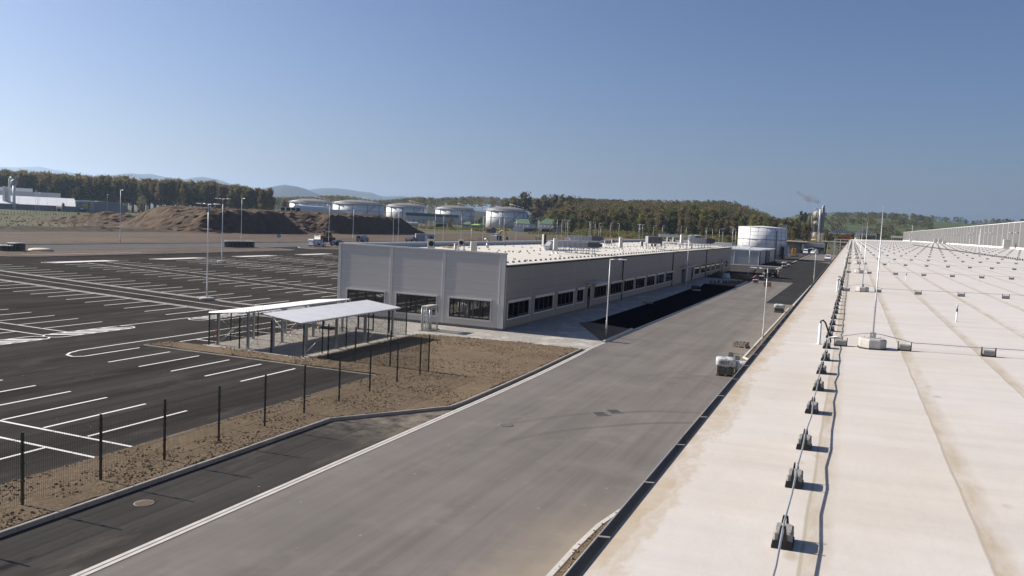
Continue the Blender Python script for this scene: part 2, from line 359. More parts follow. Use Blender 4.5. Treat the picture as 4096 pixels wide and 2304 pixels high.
# ------------------------------------------------------------------ mesh builder
class MB:
    def __init__(s): s.v = []; s.f = []; s.m = []; s.sm = []
    def add(s, vs, fs, m=0, smooth=False):
        o = len(s.v); s.v += [tuple(p) for p in vs]
        for f in fs: s.f.append([i + o for i in f]); s.m.append(m); s.sm.append(smooth)
        return s
    def box(s, x0, y0, z0, x1, y1, z1, m=0):
        return s.add([(x0, y0, z0), (x1, y0, z0), (x1, y1, z0), (x0, y1, z0), (x0, y0, z1), (x1, y0, z1), (x1, y1, z1), (x0, y1, z1)],
                     [(0, 3, 2, 1), (4, 5, 6, 7), (0, 1, 5, 4), (1, 2, 6, 5), (2, 3, 7, 6), (3, 0, 4, 7)], m)
    def bbox(s, x0, y0, z0, x1, y1, z1, b=.02, m=0):   # box with chamfered vertical and top edges
        def ring(i, z): return [(x0 + i + b, y0 + i, z), (x1 - i - b, y0 + i, z), (x1 - i, y0 + i + b, z), (x1 - i, y1 - i - b, z), (x1 - i - b, y1 - i, z), (x0 + i + b, y1 - i, z), (x0 + i, y1 - i - b, z), (x0 + i, y0 + i + b, z)]
        return s.rings([ring(0, z0), ring(0, z1 - b), ring(b, z1)], m)
    def rings(s, rs, m=0, smooth=False, caps=True):
        n = len(rs[0]); vs = [p for r in rs for p in r]; fs = []
        for k in range(len(rs) - 1):
            for i in range(n):
                j = (i + 1) % n; fs.append((k * n + i, k * n + j, (k + 1) * n + j, (k + 1) * n + i))
        s.add(vs, fs, m, smooth)
        if caps:
            o = len(s.v) - len(vs)
            s.f.append([o + i for i in range(n)][::-1]); s.m.append(m); s.sm.append(False)
            s.f.append([o + (len(rs) - 1) * n + i for i in range(n)]); s.m.append(m); s.sm.append(False)
        return s
    def tube(s, pts, r, n=6, m=0, smooth=True, caps=True):
        pts = [Vector(p) for p in pts]; rs = []
        rr = r if hasattr(r, '__len__') else [r] * len(pts)
        up = Vector((0, 0, 1)); prev = None
        for i, p in enumerate(pts):
            d = (pts[min(i + 1, len(pts) - 1)] - pts[max(i - 1, 0)]).normalized()
            a = d.cross(up) if prev is None else prev - d * prev.dot(d)
            if a.length < 1e-4: a = d.cross(Vector((1, 0, 0)))
            a.normalize(); prev = a; b = d.cross(a)
            rs.append([tuple(p + (a * math.cos(2 * PI * k / n) + b * math.sin(2 * PI * k / n)) * rr[i]) for k in range(n)])
        return s.rings(rs, m, smooth, caps)
    def bar(s, p, q, w, h=None, m=0):          # rectangular bar between two points
        p, q = Vector(p), Vector(q); h = h or w; d = (q - p).normalized(); a = d.cross(Vector((0, 0, 1)))
        if a.length < 1e-3: a = Vector((1, 0, 0))
        a.normalize(); b = a.cross(d); a *= w / 2; b *= h / 2
        return s.rings([[tuple(e + a + b), tuple(e - a + b), tuple(e - a - b), tuple(e + a - b)][::-1] for e in (p, q)], m)
    def prism(s, poly, z0, z1, m=0):
        return s.rings([[(x, y, z0) for x, y in poly], [(x, y, z1) for x, y in poly]], m)
    def sheet(s, poly, z, m=0):
        return s.add([(x, y, z) for x, y in poly], [tuple(range(len(poly)))], m)
    def quad(s, a, b, c, d, m=0): return s.add([a, b, c, d], [(0, 1, 2, 3)], m)
    def lathe(s, prof, cx=0, cy=0, n=24, m=0, smooth=True):
        return s.rings([[(cx + r * math.cos(2 * PI * k / n), cy + r * math.sin(2 * PI * k / n), z) for k in range(n)] for r, z in prof], m, smooth)
    def mesh(s, name, mats, off=(0, 0, 0)):
        me = bpy.data.meshes.new(name); me.from_pydata([(x - off[0], y - off[1], z - off[2]) for x, y, z in s.v], [], s.f)
        for k in (mats if isinstance(mats, (list, tuple)) else [mats]): me.materials.append(M[k] if isinstance(k, str) else k)
        me.polygons.foreach_set('material_index', s.m); me.polygons.foreach_set('use_smooth', s.sm); me.update()
        return me
    def build(s, name, mats, parent=None, off=None):   # off: vertices are given in world space, make them relative to the thing
        if off is None: off = (0, 0, 0)
        o = bpy.data.objects.new(name, s.mesh(name, mats, off)); COL.objects.link(o)
        if parent: o.parent = parent
        return o
def tag(o, label=None, cat=None, group=None, kind=None):
    if label: o['label'] = label
    if cat: o['category'] = cat
    if group: o['group'] = group
    if kind: o['kind'] = kind
    return o
def thing(name, label, cat, loc=(0, 0, 0), rz=0.0, group=None):
    o = bpy.data.objects.new(name, None); COL.objects.link(o); o.location = loc; o.rotation_euler = (0, 0, rz); o.empty_display_size = .2
    return tag(o, label, cat, group)
def whole(mb, name, mats, label, cat, loc=(0, 0, 0), rz=0.0, group=None, world=False):   # a thing that is one mesh
    o = mb.build(name, mats, None, loc if world else None); o.location = loc; o.rotation_euler = (0, 0, rz)
    return tag(o, label, cat, group)
def structure(mb, name, mats):
    return tag(mb.build(name, mats), kind='structure')
def dup(root, loc, rz=None, label=None, group=None, scale=None):
    def cp(o, par):
        c = o.copy(); COL.objects.link(c)
        if par: c.parent = par
        for ch in o.children: cp(ch, c)
        return c
    r = cp(root, None); r.location = loc
    if rz is not None: r.rotation_euler = (0, 0, rz)
    if label: r['label'] = label
    if group: r['group'] = group
    if scale: r.scale = scale if hasattr(scale, '__len__') else (scale,) * 3
    return r
def circle(cx, cy, r, n=24): return [(cx + r * math.cos(2 * PI * k / n), cy + r * math.sin(2 * PI * k / n)) for k in range(n)]
def text_mb(txt, size, depth=.002):            # lettering as a mesh, lying in x-z facing -y, centred
    cu = bpy.data.curves.new('lettering', 'FONT'); cu.body = txt; cu.size = size; cu.align_x = 'CENTER'; cu.align_y = 'CENTER'; cu.extrude = depth; cu.resolution_u = 2
    o = bpy.data.objects.new('lettering', cu); COL.objects.link(o)
    me = bpy.data.meshes.new_from_object(o.evaluated_get(bpy.context.evaluated_depsgraph_get()))
    mb = MB(); mb.add([(v.co.x, -v.co.z, v.co.y) for v in me.vertices], [tuple(p.vertices) for p in me.polygons])
    bpy.data.objects.remove(o); return mb
M['guttersteel'] = mat('dark gutter steel', (.27, .255, .235), .5, .18, 2.5, .1)
M['hallpanel'] = mat('tall hall cladding', (.130, .128, .124), .5, .06, .15)
M['machine_orange'] = mat('orange yellow paint', (.60, .27, .03), .6, .1)
M['warehousewall'] = mat('warehouse wall cladding', (.20, .195, .19), .6, .05, .2)
M['darksoil'] = soil_mat('dark ploughed soil', (.060, .042, .030), (.090, .064, .044), 1.6, (.12, .09, .06))
M['weight'] = mat('cast concrete weight', (.27, .255, .235), .92, .2, 30)
M['skyblue'] = mat('sky blue panel', (.16, .34, .55), .6, .1)
M['cream_grey'] = mat('pale grey render', (.40, .38, .35), .8, .1, .2)
M['dryleaf'] = mat('dry grass blades', (.21, .18, .105), .95, .3, .05, world=True)
HAZE = 7.5e-5
# ================================================================== SETTING: ground, roads, kerbs, markings
def smooth(a, b, x):
    t = min(1, max(0, (x - a) / (b - a))); return t * t * (3 - 2 * t)
def _h(i, j, s=0):
    r = math.sin(i * 127.1 + j * 311.7 + s * 74.7) * 43758.5453; return r - math.floor(r)
def vnoise(x, y, s=0):
    i, j = math.floor(x), math.floor(y); u, v = x - i, y - j; u = u * u * (3 - 2 * u); v = v * v * (3 - 2 * v)
    return (_h(i, j, s) * (1 - u) + _h(i + 1, j, s) * u) * (1 - v) + (_h(i, j + 1, s) * (1 - u) + _h(i + 1, j + 1, s) * u) * v
def fbm(x, y, o=4, s=0):
    a, t = .5, 0
    for k in range(o): t += a * vnoise(x, y, s + k); x *= 2.03; y *= 2.03; a *= .5
    return t
def inside(p, poly):
    x, y = p; c = False; n = len(poly)
    for i in range(n):
        (x1, y1), (x2, y2) = poly[i], poly[(i + 1) % n]
        if (y1 > y) != (y2 > y) and x < (x2 - x1) * (y - y1) / (y2 - y1) + x1: c = not c
    return c
def ribbon(mb, pts, w, z, m=0, off=0.0):
    L = []
    for i, p in enumerate(pts):
        a = Vector(pts[max(i - 1, 0)]); b = Vector(pts[min(i + 1, len(pts) - 1)]); d = (b - a).normalized(); nrm = Vector((-d.y, d.x)); q = Vector(p)
        L.append((q + nrm * (off + w / 2), q + nrm * (off - w / 2)))
    for (a, b), (c, d) in zip(L, L[1:]):
        mb.quad((b.x, b.y, z), (d.x, d.y, z), (c.x, c.y, z), (a.x, a.y, z), m)
def kerbrun(mb, pts, w, z0, z1, m=0):
    L = []
    for i, p in enumerate(pts):
        a = Vector(pts[max(i - 1, 0)]); b = Vector(pts[min(i + 1, len(pts) - 1)]); d = (b - a).normalized(); nrm = Vector((-d.y, d.x)); q = Vector(p)
        a, b = q + nrm * w / 2, q - nrm * w / 2; c = .02
        a2, b2 = q + nrm * (w / 2 - c), q - nrm * (w / 2 - c)
        L.append([(b.x, b.y, z0), (a.x, a.y, z0), (a.x, a.y, z1 - c), (a2.x, a2.y, z1), (b2.x, b2.y, z1), (b.x, b.y, z1 - c)][::-1])
    mb.rings(L, m)

mb = MB(); N = 96; RG = 16000
mb.add([(0, 0, -.09)] + [(RG * math.cos(2 * PI * k / N), RG * math.sin(2 * PI * k / N), -.09) for k in range(N)], [(0, k + 1, (k + 1) % N + 1) for k in range(N)])
structure(mb, 'ground', 'ground')
mb = MB(); mb.sheet([(-620, 130), (-330, 95), (-300, 300), (-330, 420), (-430, 520), (-620, 520)][::1], -.07); structure(mb, 'meadow', 'grass')
mb = MB(); mb.sheet([(-190, 30), (-134, 30), (-134, 255), (-95, 300), (-62, 380), (-118, 470), (-160, 433), (-185, 400), (-195, 330), (-222, 240), (-214, 150)], -.05); structure(mb, 'brown_field', 'fieldsoil')
mb = MB(); mb.sheet([(-117, -20), (-21.9, -20), (-21.9, 36.35), (-37.6, 36.3), (-37.4, 38.2), (-35.1, 38.3), (-35.1, 50.4), (-38.3, 50.4), (-38.3, 240), (-117, 240)], 0)
structure(mb, 'parking_lot', 'lot')
mb = MB(); mb.sheet([(-133.5, -20), (-117, -20), (-117, 440), (-133.5, 440)], 0); structure(mb, 'far_road', 'farroad')
mb = MB(); mb.sheet([(-15.2, -6), (-.6, -6), (-.6, 395), (-16.6, 395), (-16.3, 210), (-15.9, 165), (-15.9, 60), (-15.55, 45), (-15.3, 31)], 0); structure(mb, 'road', 'road')
mb = MB(); mb.sheet([(-18.62, -6), (-15.2, -6), (-15.3, 31.5), (-15.62, 32.0), (-17.2, 29.6), (-18.68, 27.4)], 0); structure(mb, 'layby', 'layby')

# pale two-row gutter strip between layby and road
SP = [(-15.2, -4), (-15.2, 18), (-15.24, 28), (-15.27, 36), (-15.36, 42), (-15.62, 49), (-15.86, 53), (-15.88, 66), (-15.82, 85), (-15.78, 127), (-15.78, 150), (-15.95, 172), (-16.4, 212), (-16.9, 260), (-17.3, 330), (-17.6, 388)]
mb = MB(); ribbon(mb, SP, .125, .012, 0, .085); ribbon(mb, SP, .125, .012, 0, -.075); structure(mb, 'gutter_strip', 'strip')

# verge of turned soil with its kerb
KERB = [(-18.62, -6), (-18.62, 22), (-18.66, 25), (-18.68, 27.35), (-17.2, 29.6), (-15.70, 31.95), (-15.62, 33.0), (-15.66, 38), (-15.78, 43), (-15.98, 48), (-16.10, 51.9)]
VERGE = [(x - .06, y) for x, y in KERB] + [(-20.2, 52.02), (-24, 51.65), (-27.6, 51.0), (-27.74, 50.3), (-27.74, 38.1), (-35.1, 38.28), (-37.4, 38.1), (-37.66, 36.38), (-22.05, 36.42), (-21.97, 30), (-21.9, 20), (-21.88, -6)]
mb = MB(); mb.sheet(VERGE, .05)
st = .16
nx0, nx1, ny0, ny1 = -38, -15.4, 8, 53
idx = {}
def vz(x, y): return .062 + .050 * fbm(x * 1.4, y * 1.4, 4, 5) + .05 * (fbm(x * 6, y * 6, 2, 9) - .3)
i = 0
for a in range(int((nx1 - nx0) / st)):
    for b in range(int((ny1 - ny0) / st)):
        x, y = nx0 + a * st, ny0 + b * st
        if x < -22.3 and y < 36: continue
        if all(inside((x + dx, y + dy), VERGE) for dx in (-.05, st + .05) for dy in (-.05, st + .05)):
            ids = []
            for da, db in ((0, 0), (1, 0), (1, 1), (0, 1)):
                k = (a + da, b + db)
                if k not in idx:
                    idx[k] = len(mb.v); X, Y = nx0 + k[0] * st, ny0 + k[1] * st
                    mb.v.append((X + (_h(*k, 1) - .5) * .08, Y + (_h(*k, 2) - .5) * .08, vz(X, Y)))
                ids.append(idx[k])
            mb.f.append(ids); mb.m.append(0); mb.sm.append(True)
structure(mb, 'soil_verge', 'soil')
def lump(mb, x, y, z, r, m=0):
    vs = []; a0 = random.random() * 6
    for k in range(5): vs.append((x + r * math.cos(a0 + k * 1.257) * random.uniform(.7, 1.3), y + r * math.sin(a0 + k * 1.257) * random.uniform(.7, 1.3), z - r * .3))
    for k in range(3): vs.append((x + r * .6 * math.cos(a0 + k * 2.1) * random.uniform(.6, 1.2), y + r * .6 * math.sin(a0 + k * 2.1) * random.uniform(.6, 1.2), z + r * random.uniform(.4, .8)))
    mb.add(vs, [(0, 1, 5), (1, 6, 5), (1, 2, 6), (2, 3, 6), (3, 7, 6), (3, 4, 7), (4, 0, 7), (0, 5, 7), (5, 6, 7)], m)
mb = MB(); c = 0
while c < 9500:
    y = 9 + 43 * random.random() ** 1.35; x = random.uniform(-37.6, -15.6)
    if not inside((x, y), VERGE): continue
    if fbm(x * .7, y * .7, 3, 3) < .32 + .25 * random.random(): continue
    lump(mb, x, y, vz(x, y) + .004, random.choice((.015, .02, .025, .03, .04, .055))); c += 1
tag(mb.build('soil_clods', 'clod'), 'loose brown soil clods strewn over the verge', 'soil', kind='stuff')
mb = MB(); kerbrun(mb, KERB, .14, -.05, .125)
kerbrun(mb, [(-21.9, -6), (-21.92, 20), (-22.0, 30), (-22.08, 36.36)], .07, -.05, .055)
kerbrun(mb, [(-22.12, 36.36), (-37.66, 36.32)], .07, -.05, .055); kerbrun(mb, [(-37.70, 36.36), (-37.44, 38.1)], .07, -.05, .055)
structure(mb, 'kerb', 'kerb')

# right hand beds at the foot of the warehouse
B1 = [(-6.0, -6), (-6.0, 19.9), (-5.93, 21.6), (-5.72, 23.0), (-5.35, 24.2), (-4.75, 25.3), (-3.9, 26.2), (-2.6, 26.9), (-.7, 27.2)]
mb = MB(); mb.sheet(B1 + [(-.7, -6)], .05); kb = MB(); kerbrun(kb, B1, .17, -.05, .07)
for y0, y1 in ((53.8, 97.4), (99.2, 145.0), (152.5, 216.0)):
    P = [(-5.2, y0), (-6.27, y0 + 1.9), (-6.33, (y0 + y1) / 2), (-6.4, y1 - 1.6), (-5.3, y1)]
    mb.sheet(P + [(-.7, y1), (-.7, y0)], .06); kerbrun(kb, P, .16, -.05, .10)
structure(mb, 'planting_bed', 'soil'); structure(kb, 'bed_kerb', 'concrete_pale')
mb = MB()
for k in range(2600):
    y = random.choice((random.uniform(15, 26.6), random.uniform(54, 97))); x = random.uniform(-6.1, -3.2)
    if y < 27 and not inside((x, y), B1 + [(-.7, -6)]): continue
    lump(mb, x, y, .06, random.choice((.02, .025, .035, .05)))
tag(mb.build('bed_clods', 'clod'), 'gravelly soil clods in the beds at the warehouse foot', 'soil', kind='stuff')
mb = MB(); mb.sheet([(-6.3, 49.0), (-.7, 49.0), (-.7, 53.7), (-5.2, 53.7), (-6.3, 52.5)], .02); structure(mb, 'paved_crossing', 'paving')
# fresh asphalt patches
mb = MB(); mb.sheet([(-9.4, 101.3), (-6.5, 101.6), (-6.45, 147.6), (-9.46, 147.6)], .006); mb.sheet([(-15.85, 147.6), (-6.45, 147.6), (-6.5, 240), (-6.6, 262), (-16.9, 290), (-16.3, 212)], .006)
structure(mb, 'fresh_asphalt_patch', 'newasphalt')
# paving round the office building
PAVE = [(-27.74, 51.0), (-24, 51.68), (-20.2, 52.05), (-16.05, 51.95), (-15.97, 56.3), (-20.85, 65.9), (-20.25, 68.4), (-20.3, 97), (-20.75, 116), (-21.07, 129), (-17.0, 139.5), (-17.6, 146), (-24.5, 147), (-24.5, 57.5), (-38.3, 57.5), (-38.3, 50.45), (-27.74, 50.45)]
mb = MB(); mb.sheet(PAVE, .022); structure(mb, 'block_paving', 'paving')
mb = MB(); mb.sheet([(-35.12, 38.32), (-27.76, 38.12), (-27.76, 50.43), (-35.12, 50.43)], .03)
kerbrun(mb, [(-35.12, 38.30), (-27.74, 38.10)], .12, -.02, .075, 1); kerbrun(mb, [(-27.74, 38.16), (-27.74, 50.4)], .10, -.02, .075, 1)
structure(mb, 'shelter_slab', ['slab', 'concrete_pale'])
mb = MB(); mb.sheet([(-20.85, 65.9), (-15.97, 56.3), (-16.05, 64.9), (-20.25, 66.9)], .05); mb.sheet([(-24.5, 147), (-17.6, 146), (-16.1, 150), (-16.1, 166), (-38, 168), (-38, 176), (-24.5, 176)], .05)
structure(mb, 'bare_soil', 'soil')
mb = MB(); kerbrun(mb, [(-15.93, 56.3), (-16.0, 62), (-16.1, 65)], .16, -.05, .12); kerbrun(mb, [(-16.2, 127.3), (-16.15, 136), (-16.2, 141)], .16, -.05, .12)
kerbrun(mb, [(-40, 212.2), (-22, 213.2), (-16.6, 213.4)], .35, -.05, .12); kerbrun(mb, [(-40, 210.6), (-22, 211.4), (-17.6, 211.6)], .35, -.05, .06); kerbrun(mb, [(-16.35, 168), (-16.5, 190), (-16.75, 211)], .3, -.05, .12)
structure(mb, 'yard_kerb', 'concrete_pale')
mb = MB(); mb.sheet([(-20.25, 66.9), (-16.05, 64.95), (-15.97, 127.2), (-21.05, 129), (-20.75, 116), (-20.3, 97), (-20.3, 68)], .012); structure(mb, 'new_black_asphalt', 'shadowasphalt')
mb = MB(); mb.sheet([(-21.05, 129.05), (-15.97, 127.25), (-16.15, 146), (-17.5, 146), (-16.9, 139.4)], .012); structure(mb, 'sand_bed', 'fieldsoil')
mb = MB(); mb.sheet([(-42, 168), (-16.2, 166), (-16.6, 212), (-42, 211)], .0); structure(mb, 'yard_apron', 'layby')
mb = MB(); mb.sheet([(-40, 213.4), (-16.7, 213.6), (-17.6, 388), (-40, 388)], .0); structure(mb, 'tank_yard', 'layby')
# the median and verges beside the far road
MED = [(-108.5, 78.2), (-106.3, 79.2), (-105.1, 82), (-104.9, 138), (-106, 141), (-111, 142.6), (-116.2, 142.2), (-117.2, 139), (-117.4, 84), (-115, 79.4), (-111.5, 78)]
mb = MB(); mb.sheet(MED, .09); ISL = [(-105.2, 153), (-107.8, 151), (-112.5, 151.6), (-115.6, 155), (-115.8, 236), (-105.2, 236)]; mb.sheet(ISL, .09); structure(mb, 'median_soil', 'fieldsoil')
mb = MB(); kerbrun(mb, MED + [MED[0]], .16, -.03, .13); kerbrun(mb, ISL + [ISL[0]], .16, -.03, .13); kerbrun(mb, [(-133.55, 30), (-133.55, 430)], .16, -.03, .12); structure(mb, 'median_kerb', 'kerb')
mb = MB(); mb.sheet([(-109.2, 83), (-108.9, 83), (-108.6, 104), (-108.9, 104)], .10); structure(mb, 'pale_gravel_line', 'strip')

# ---------------------------------------------------------------- painted parking lines
mb = MB(); Zl = .005
def line(p, q, w=.12):
    p, q = Vector(p), Vector(q); d = (q - p).normalized(); nn = Vector((-d.y, d.x)) * w / 2
    mb.quad((*(p - nn), Zl), (*(q - nn), Zl), (*(q + nn), Zl), (*(p + nn), Zl))
def drift(x, y):
    return y + (.165 + .0023 * (y - 55)) * max(0, -46 - x) * (1 if y > 47 else (.8 if y > 44 else .35))
def cross(x0, x1, y, w=.125):
    xs = [x0 + (x1 - x0) * i / 12 for i in range(13)]
    for a, b in zip(xs, xs[1:]): line((a, drift(a, y)), (b, drift(b, y)), w)
for x in (-34.95, -32.85, -30.72, -28.61, -26.47, -24.3): line((x, 20.98), (x, 25.65))
for x in (-37.05, -39.2, -41.3): line((x, 20.98), (x, 25.65))
line((-41.5, 20.93), (-21.97, 20.82)); line((-41.5, 19.6), (-21.97, 19.33))
for x in (-24.28, -26.45, -28.6, -30.7): line((x, 19.3), (x, 14.6))
for x in (-34.98, -32.9, -30.81, -28.68, -26.51): line((x, 31.42), (x, 35.58))
lp = [(-37.25, 35.6), (-37.25, 31.9), (-37.6, 31.5), (-38.2, 31.65), (-38.65, 32.2), (-38.92, 33.0), (-38.97, 35), (-38.95, 64)]
for a, b in zip(lp, lp[1:]): line(a, b, .13)
line((-37.2, 38.6), (-37.2, 60))
for y in (39.9, 42.4, 44.9, 47.4): line((-37.1, y), (-35.3, y))
def island(x0, x1, y0, y1, step, w, round_=True):
    n = 10; cx, r = (x0 + x1) / 2, abs(x1 - x0) / 2
    top = [(cx + r * math.cos(PI * k / n), y1 - r + r * math.sin(PI * k / n)) for k in range(n + 1)]
    bot = [(cx - r * math.cos(PI * k / n), y0 + r - r * math.sin(PI * k / n)) for k in range(n + 1)]
    ol = top + bot + [top[0]]
    for a, b in zip(ol, ol[1:]): line(a, b, .12)
    y = y0 + .6
    while y < y1 - 1.6: line((x0 + .04, y), (x1 - .04, min(y1 - .5, y + 1.5)), w); y += step
island(-44.92, -43.45, 22, 35.2, .95, .34); island(-44.92, -43.45, 35.2, 41.5, .95, .34); island(-44.5, -43.1, 46.6, 60, .95, .34)
line((-44.85, 41), (-44.7, 52))
cross(-62, -44.9, 37.25); cross(-62, -44.9, 35.5)
for x in (-47.2, -49.6, -52.0, -54.5, -57.0, -59.5): line((x, 37.3), (x, drift(x, 42.0) - .2)); line((x, 35.45), (x, 30.9))
xk = lambda k: -49.65 - 2.47 * k - .0105 * k * k
rows = [(47.35, 51.65), (57.15, 61.95), (66.9, 70.9), (73.7, 77.8), (83.8, 88.5), (90.2, 95.2), (97.8, 102.2), (104.2, 108.6), (113.8, 119)]
for y0, y1 in rows:
    for k in range(-3, 18):
        x = xk(k)
        if x > -40: continue
        line((x, drift(x, y0)), (x, drift(x, y1)), .135)
for y in (51.7, 52.1, 54.5, 56.7, 57.1, 70.9, 73.7, 88.5, 90.2, 102.2, 104.2, 119): cross(-93.5, -39.5, y)
for y0, y1 in ((75.9, 87.4), (93.6, 104.4), (111.3, 122), (128.3, 139)): island(-96.7, -95.1, y0, y1, .42, .30)
structure(mb, 'parking_markings', 'line')
mb = MB(); mb.sheet([(-107.5, 88), (-107.2, 88), (-107, 100), (-107.3, 100)], .094)

# iron covers set in the asphalt
def round_cover(x, y, r, label, m, group='manhole covers in the asphalt'):
    t = thing('manhole_cover', label, 'manhole cover', (x, y, .003), .4, group)
    b = MB(); b.lathe([(r * 1.02, 0), (r * 1.02, .008), (r * .9, .008)], n=28); b.build('rim_ring', m, t)
    b = MB(); b.lathe([(r * .89, 0), (r * .89, .005)], n=28)
    k = -r * .8
    while k < r * .8:
        h = math.sqrt(max(0, (r * .84) ** 2 - k * k)); b.box(k - .014, -h, .005, k + .014, h, .016); k += .055
    b.build('ribbed_lid', m, t); return t
round_cover(-17.53, 16.98, .27, 'brown round ribbed manhole cover in the dark layby', 'cast')
round_cover(-12.51, 30.6, .30, 'grey round manhole cover alone in the road', 'castgrey')
def grate(cx, cy, rz, label):
    t = thing('drain_grate', label, 'drain grate', (cx, cy, .003), rz, 'square drain grates in the road')
    b = MB(); w = .31
    for a in (-1, 1): b.box(-w, a * w - .03, 0, w, a * w + .03, .012); b.box(a * w - .03, -w + .03, 0, a * w + .03, w - .03, .012)
    b.build('frame', 'castgrey', t)
    b = MB()
    for k in range(9): b.box(-w + .05, -w + .07 + k * .065, 0, w - .05, -w + .095 + k * .065, .010)
    b.build('bars', 'castgrey', t)
grate(-9.77, 34.72, .75, 'left one of the two square drain grates in the road')
grate(-9.38, 35.55, .75, 'right one of the two square drain grates in the road')

# ---------------------------------------------------------------- earthworks beyond the far road
def mound(x, y):
    toe = -181.5 + 3.0 * (fbm(y * .05, 3.1, 3) - .5)
    run = 9.5 + 22 * math.exp(-((y - 262) / 11.0) ** 2)                # the ramp between the two heaps is much flatter
    d = toe - x
    h = 7.5 * smooth(0, run, d)
    if y > 262 and y < 300: h = max(h, 7.4 * smooth(0, 9.5, d) * smooth(264, 276, y))
    h *= smooth(196, 214, y) * (1 - smooth(326, 352, y)) * smooth(-1.12, -.985, x / max(y, 1)) * smooth(-300, -270, x)
    h2 = 4.4 * math.exp(-(((x + 246) / 20) ** 2 + ((y - 222) / 11) ** 2)) + 3.0 * math.exp(-(((x + 196) / 12) ** 2 + ((y - 206) / 9) ** 2)) + 1.9 * math.exp(-(((x + 268) / 14) ** 2 + ((y - 240) / 14) ** 2))
    h = max(h, h2)
    r = fbm(x * .16, y * .16, 4, 7) - .47; r2 = fbm(x * .7, y * .7, 3, 2) - .45
    return -.3 + h + (r * 1.7 + r2 * 1.7) * min(1, h * 1.1)
mb = MB(); X0, X1, Y0, Y1, sx, sy = -300, -172, 186, 362, 1.0, 1.0
nx, ny = int((X1 - X0) / sx), int((Y1 - Y0) / sy)
vs = [(X0 + i * sx, Y0 + j * sy, mound(X0 + i * sx, Y0 + j * sy)) for j in range(ny + 1) for i in range(nx + 1)]
fs = [(j * (nx + 1) + i, j * (nx + 1) + i + 1, (j + 1) * (nx + 1) + i + 1, (j + 1) * (nx + 1) + i) for j in range(ny) for i in range(nx)
      if max(vs[j * (nx + 1) + i][2], vs[(j + 1) * (nx + 1) + i + 1][2]) > -.28]
mb.add(vs, fs); structure(mb, 'earth_mounds', 'moundsoil')

# rough band of dark clods ploughed up at the far side of the brown field
mb = MB(); X0, X1, Y0, Y1 = -226, -178, 70, 206; sx, sy = .8, 1.2; nx, ny = int((X1 - X0) / sx), int((Y1 - Y0) / sy)
def rough(x, y):
    e = smooth(-226, -214, x) * (1 - smooth(-196, -180, x)) * smooth(70, 84, y) * (1 - smooth(190, 206, y))
    return -.2 + e * (.35 + 1.1 * max(0, fbm(x * .22, y * .12, 4, 12) - .38) + .7 * (fbm(x * .9, y * .7, 2, 4) - .4))
mb.add([(X0 + i * sx, Y0 + j * sy, rough(X0 + i * sx, Y0 + j * sy)) for j in range(ny + 1) for i in range(nx + 1)], [(j * (nx + 1) + i, j * (nx + 1) + i + 1, (j + 1) * (nx + 1) + i + 1, (j + 1) * (nx + 1) + i) for j in range(ny) for i in range(nx)])
structure(mb, 'ploughed_band', 'darksoil')
# country road and track behind the field
def groad(pts, w, name, m, z=-.03):
    P = [at(*px(*p)) for p in pts]; mb = MB(); ribbon(mb, P, w, z); structure(mb, name, m)
groad([('u', -200, 700), ('u', 720, 752), ('u', 1400, 775), ('u', 2000, 786)], 5.0, 'track', 'farroad')
P = [at(1560 + 430 / 5.6, 820 + 540 / 5.6), at(1560 + 1000 / 5.6, 820 + 566 / 5.6), at(1560 + 1700 / 5.6, 820 + 594 / 5.6), at(2150 + 150 / 8.587, 920 + 118 / 8.587), at(2150 + 1300 / 8.587, 920 + 190 / 8.587), at(2150 + 2576 / 8.587, 920 + 238 / 8.587)]
mb = MB(); ribbon(mb, P, 8, -.02); structure(mb, 'country_road', 'farroad')

# ---------------------------------------------------------------- hills
def hill_sheet(u0, u1, y0, y1, hf, nu, nyy):
    mb = MB(); vs = []; fs = []
    for j in range(nyy + 1):
        Y = y0 + (y1 - y0) * j / nyy
        for i in range(nu + 1):
            u = u0 + (u1 - u0) * i / nu; vs.append((u * Y, Y, hf(u, Y)))
    for j in range(nyy):
        for i in range(nu): fs.append((j * (nu + 1) + i, j * (nu + 1) + i + 1, (j + 1) * (nu + 1) + i + 1, (j + 1) * (nu + 1) + i))
    return mb.add(vs, fs, 0, True)
def uof(pxx): d = ray(pxx, 948 - .0475 * (3432 - pxx)); return d.x / d.y
UA, UB = uof(2180), uof(3180)
def hillB(u, Y):                              # wooded hill behind the office building
    t = (u - UA) / (UB - UA)
    prof = 32 * (smooth(-.06, .12, t) * (1 - smooth(.70, 1.04, t))) + 3 * math.sin(t * 9)
    return -.4 + max(0, prof) * smooth(720, 1150, Y) * (1 - smooth(1300, 1700, Y) * .9)
structure(hill_sheet(UA - .06, UB + .05, 690, 1750, hillB, 40, 24), 'wooded_hill', 'hillwood')
UC, UD = uof(3120), uof(4500)
def hillC(u, Y):                              # fields rising on the right
    t = (u - UC) / (UD - UC)
    top = 57 * smooth(-.25, .10, t) * (1 - .08 * smooth(.30, .62, t))
    return -.4 + top * smooth(850, 2300, Y) + 2.2 * (fbm(u * 16, Y * .003, 3, 4) - .4) * smooth(900, 1300, Y)
structure(hill_sheet(UC - .08, UD + .1, 850, 2700, hillC, 50, 30), 'field_hill', 'fieldgreen')
UE, UF = uof(900), uof(2250)
def hillA(u, Y):                              # low wood horizon behind the tank farm
    t = (u - UE) / (UF - UE)
    top = 40 * (.50 + .32 * smooth(.25, .6, t) + .12 * math.sin(t * 11 + 1)) * smooth(-.08, .15, t)
    return -.5 + top * smooth(1500, 2300, Y)
structure(hill_sheet(UE - .05, UF + .05, 1450, 2800, hillA, 40, 20), 'low_hill', 'hillwood')
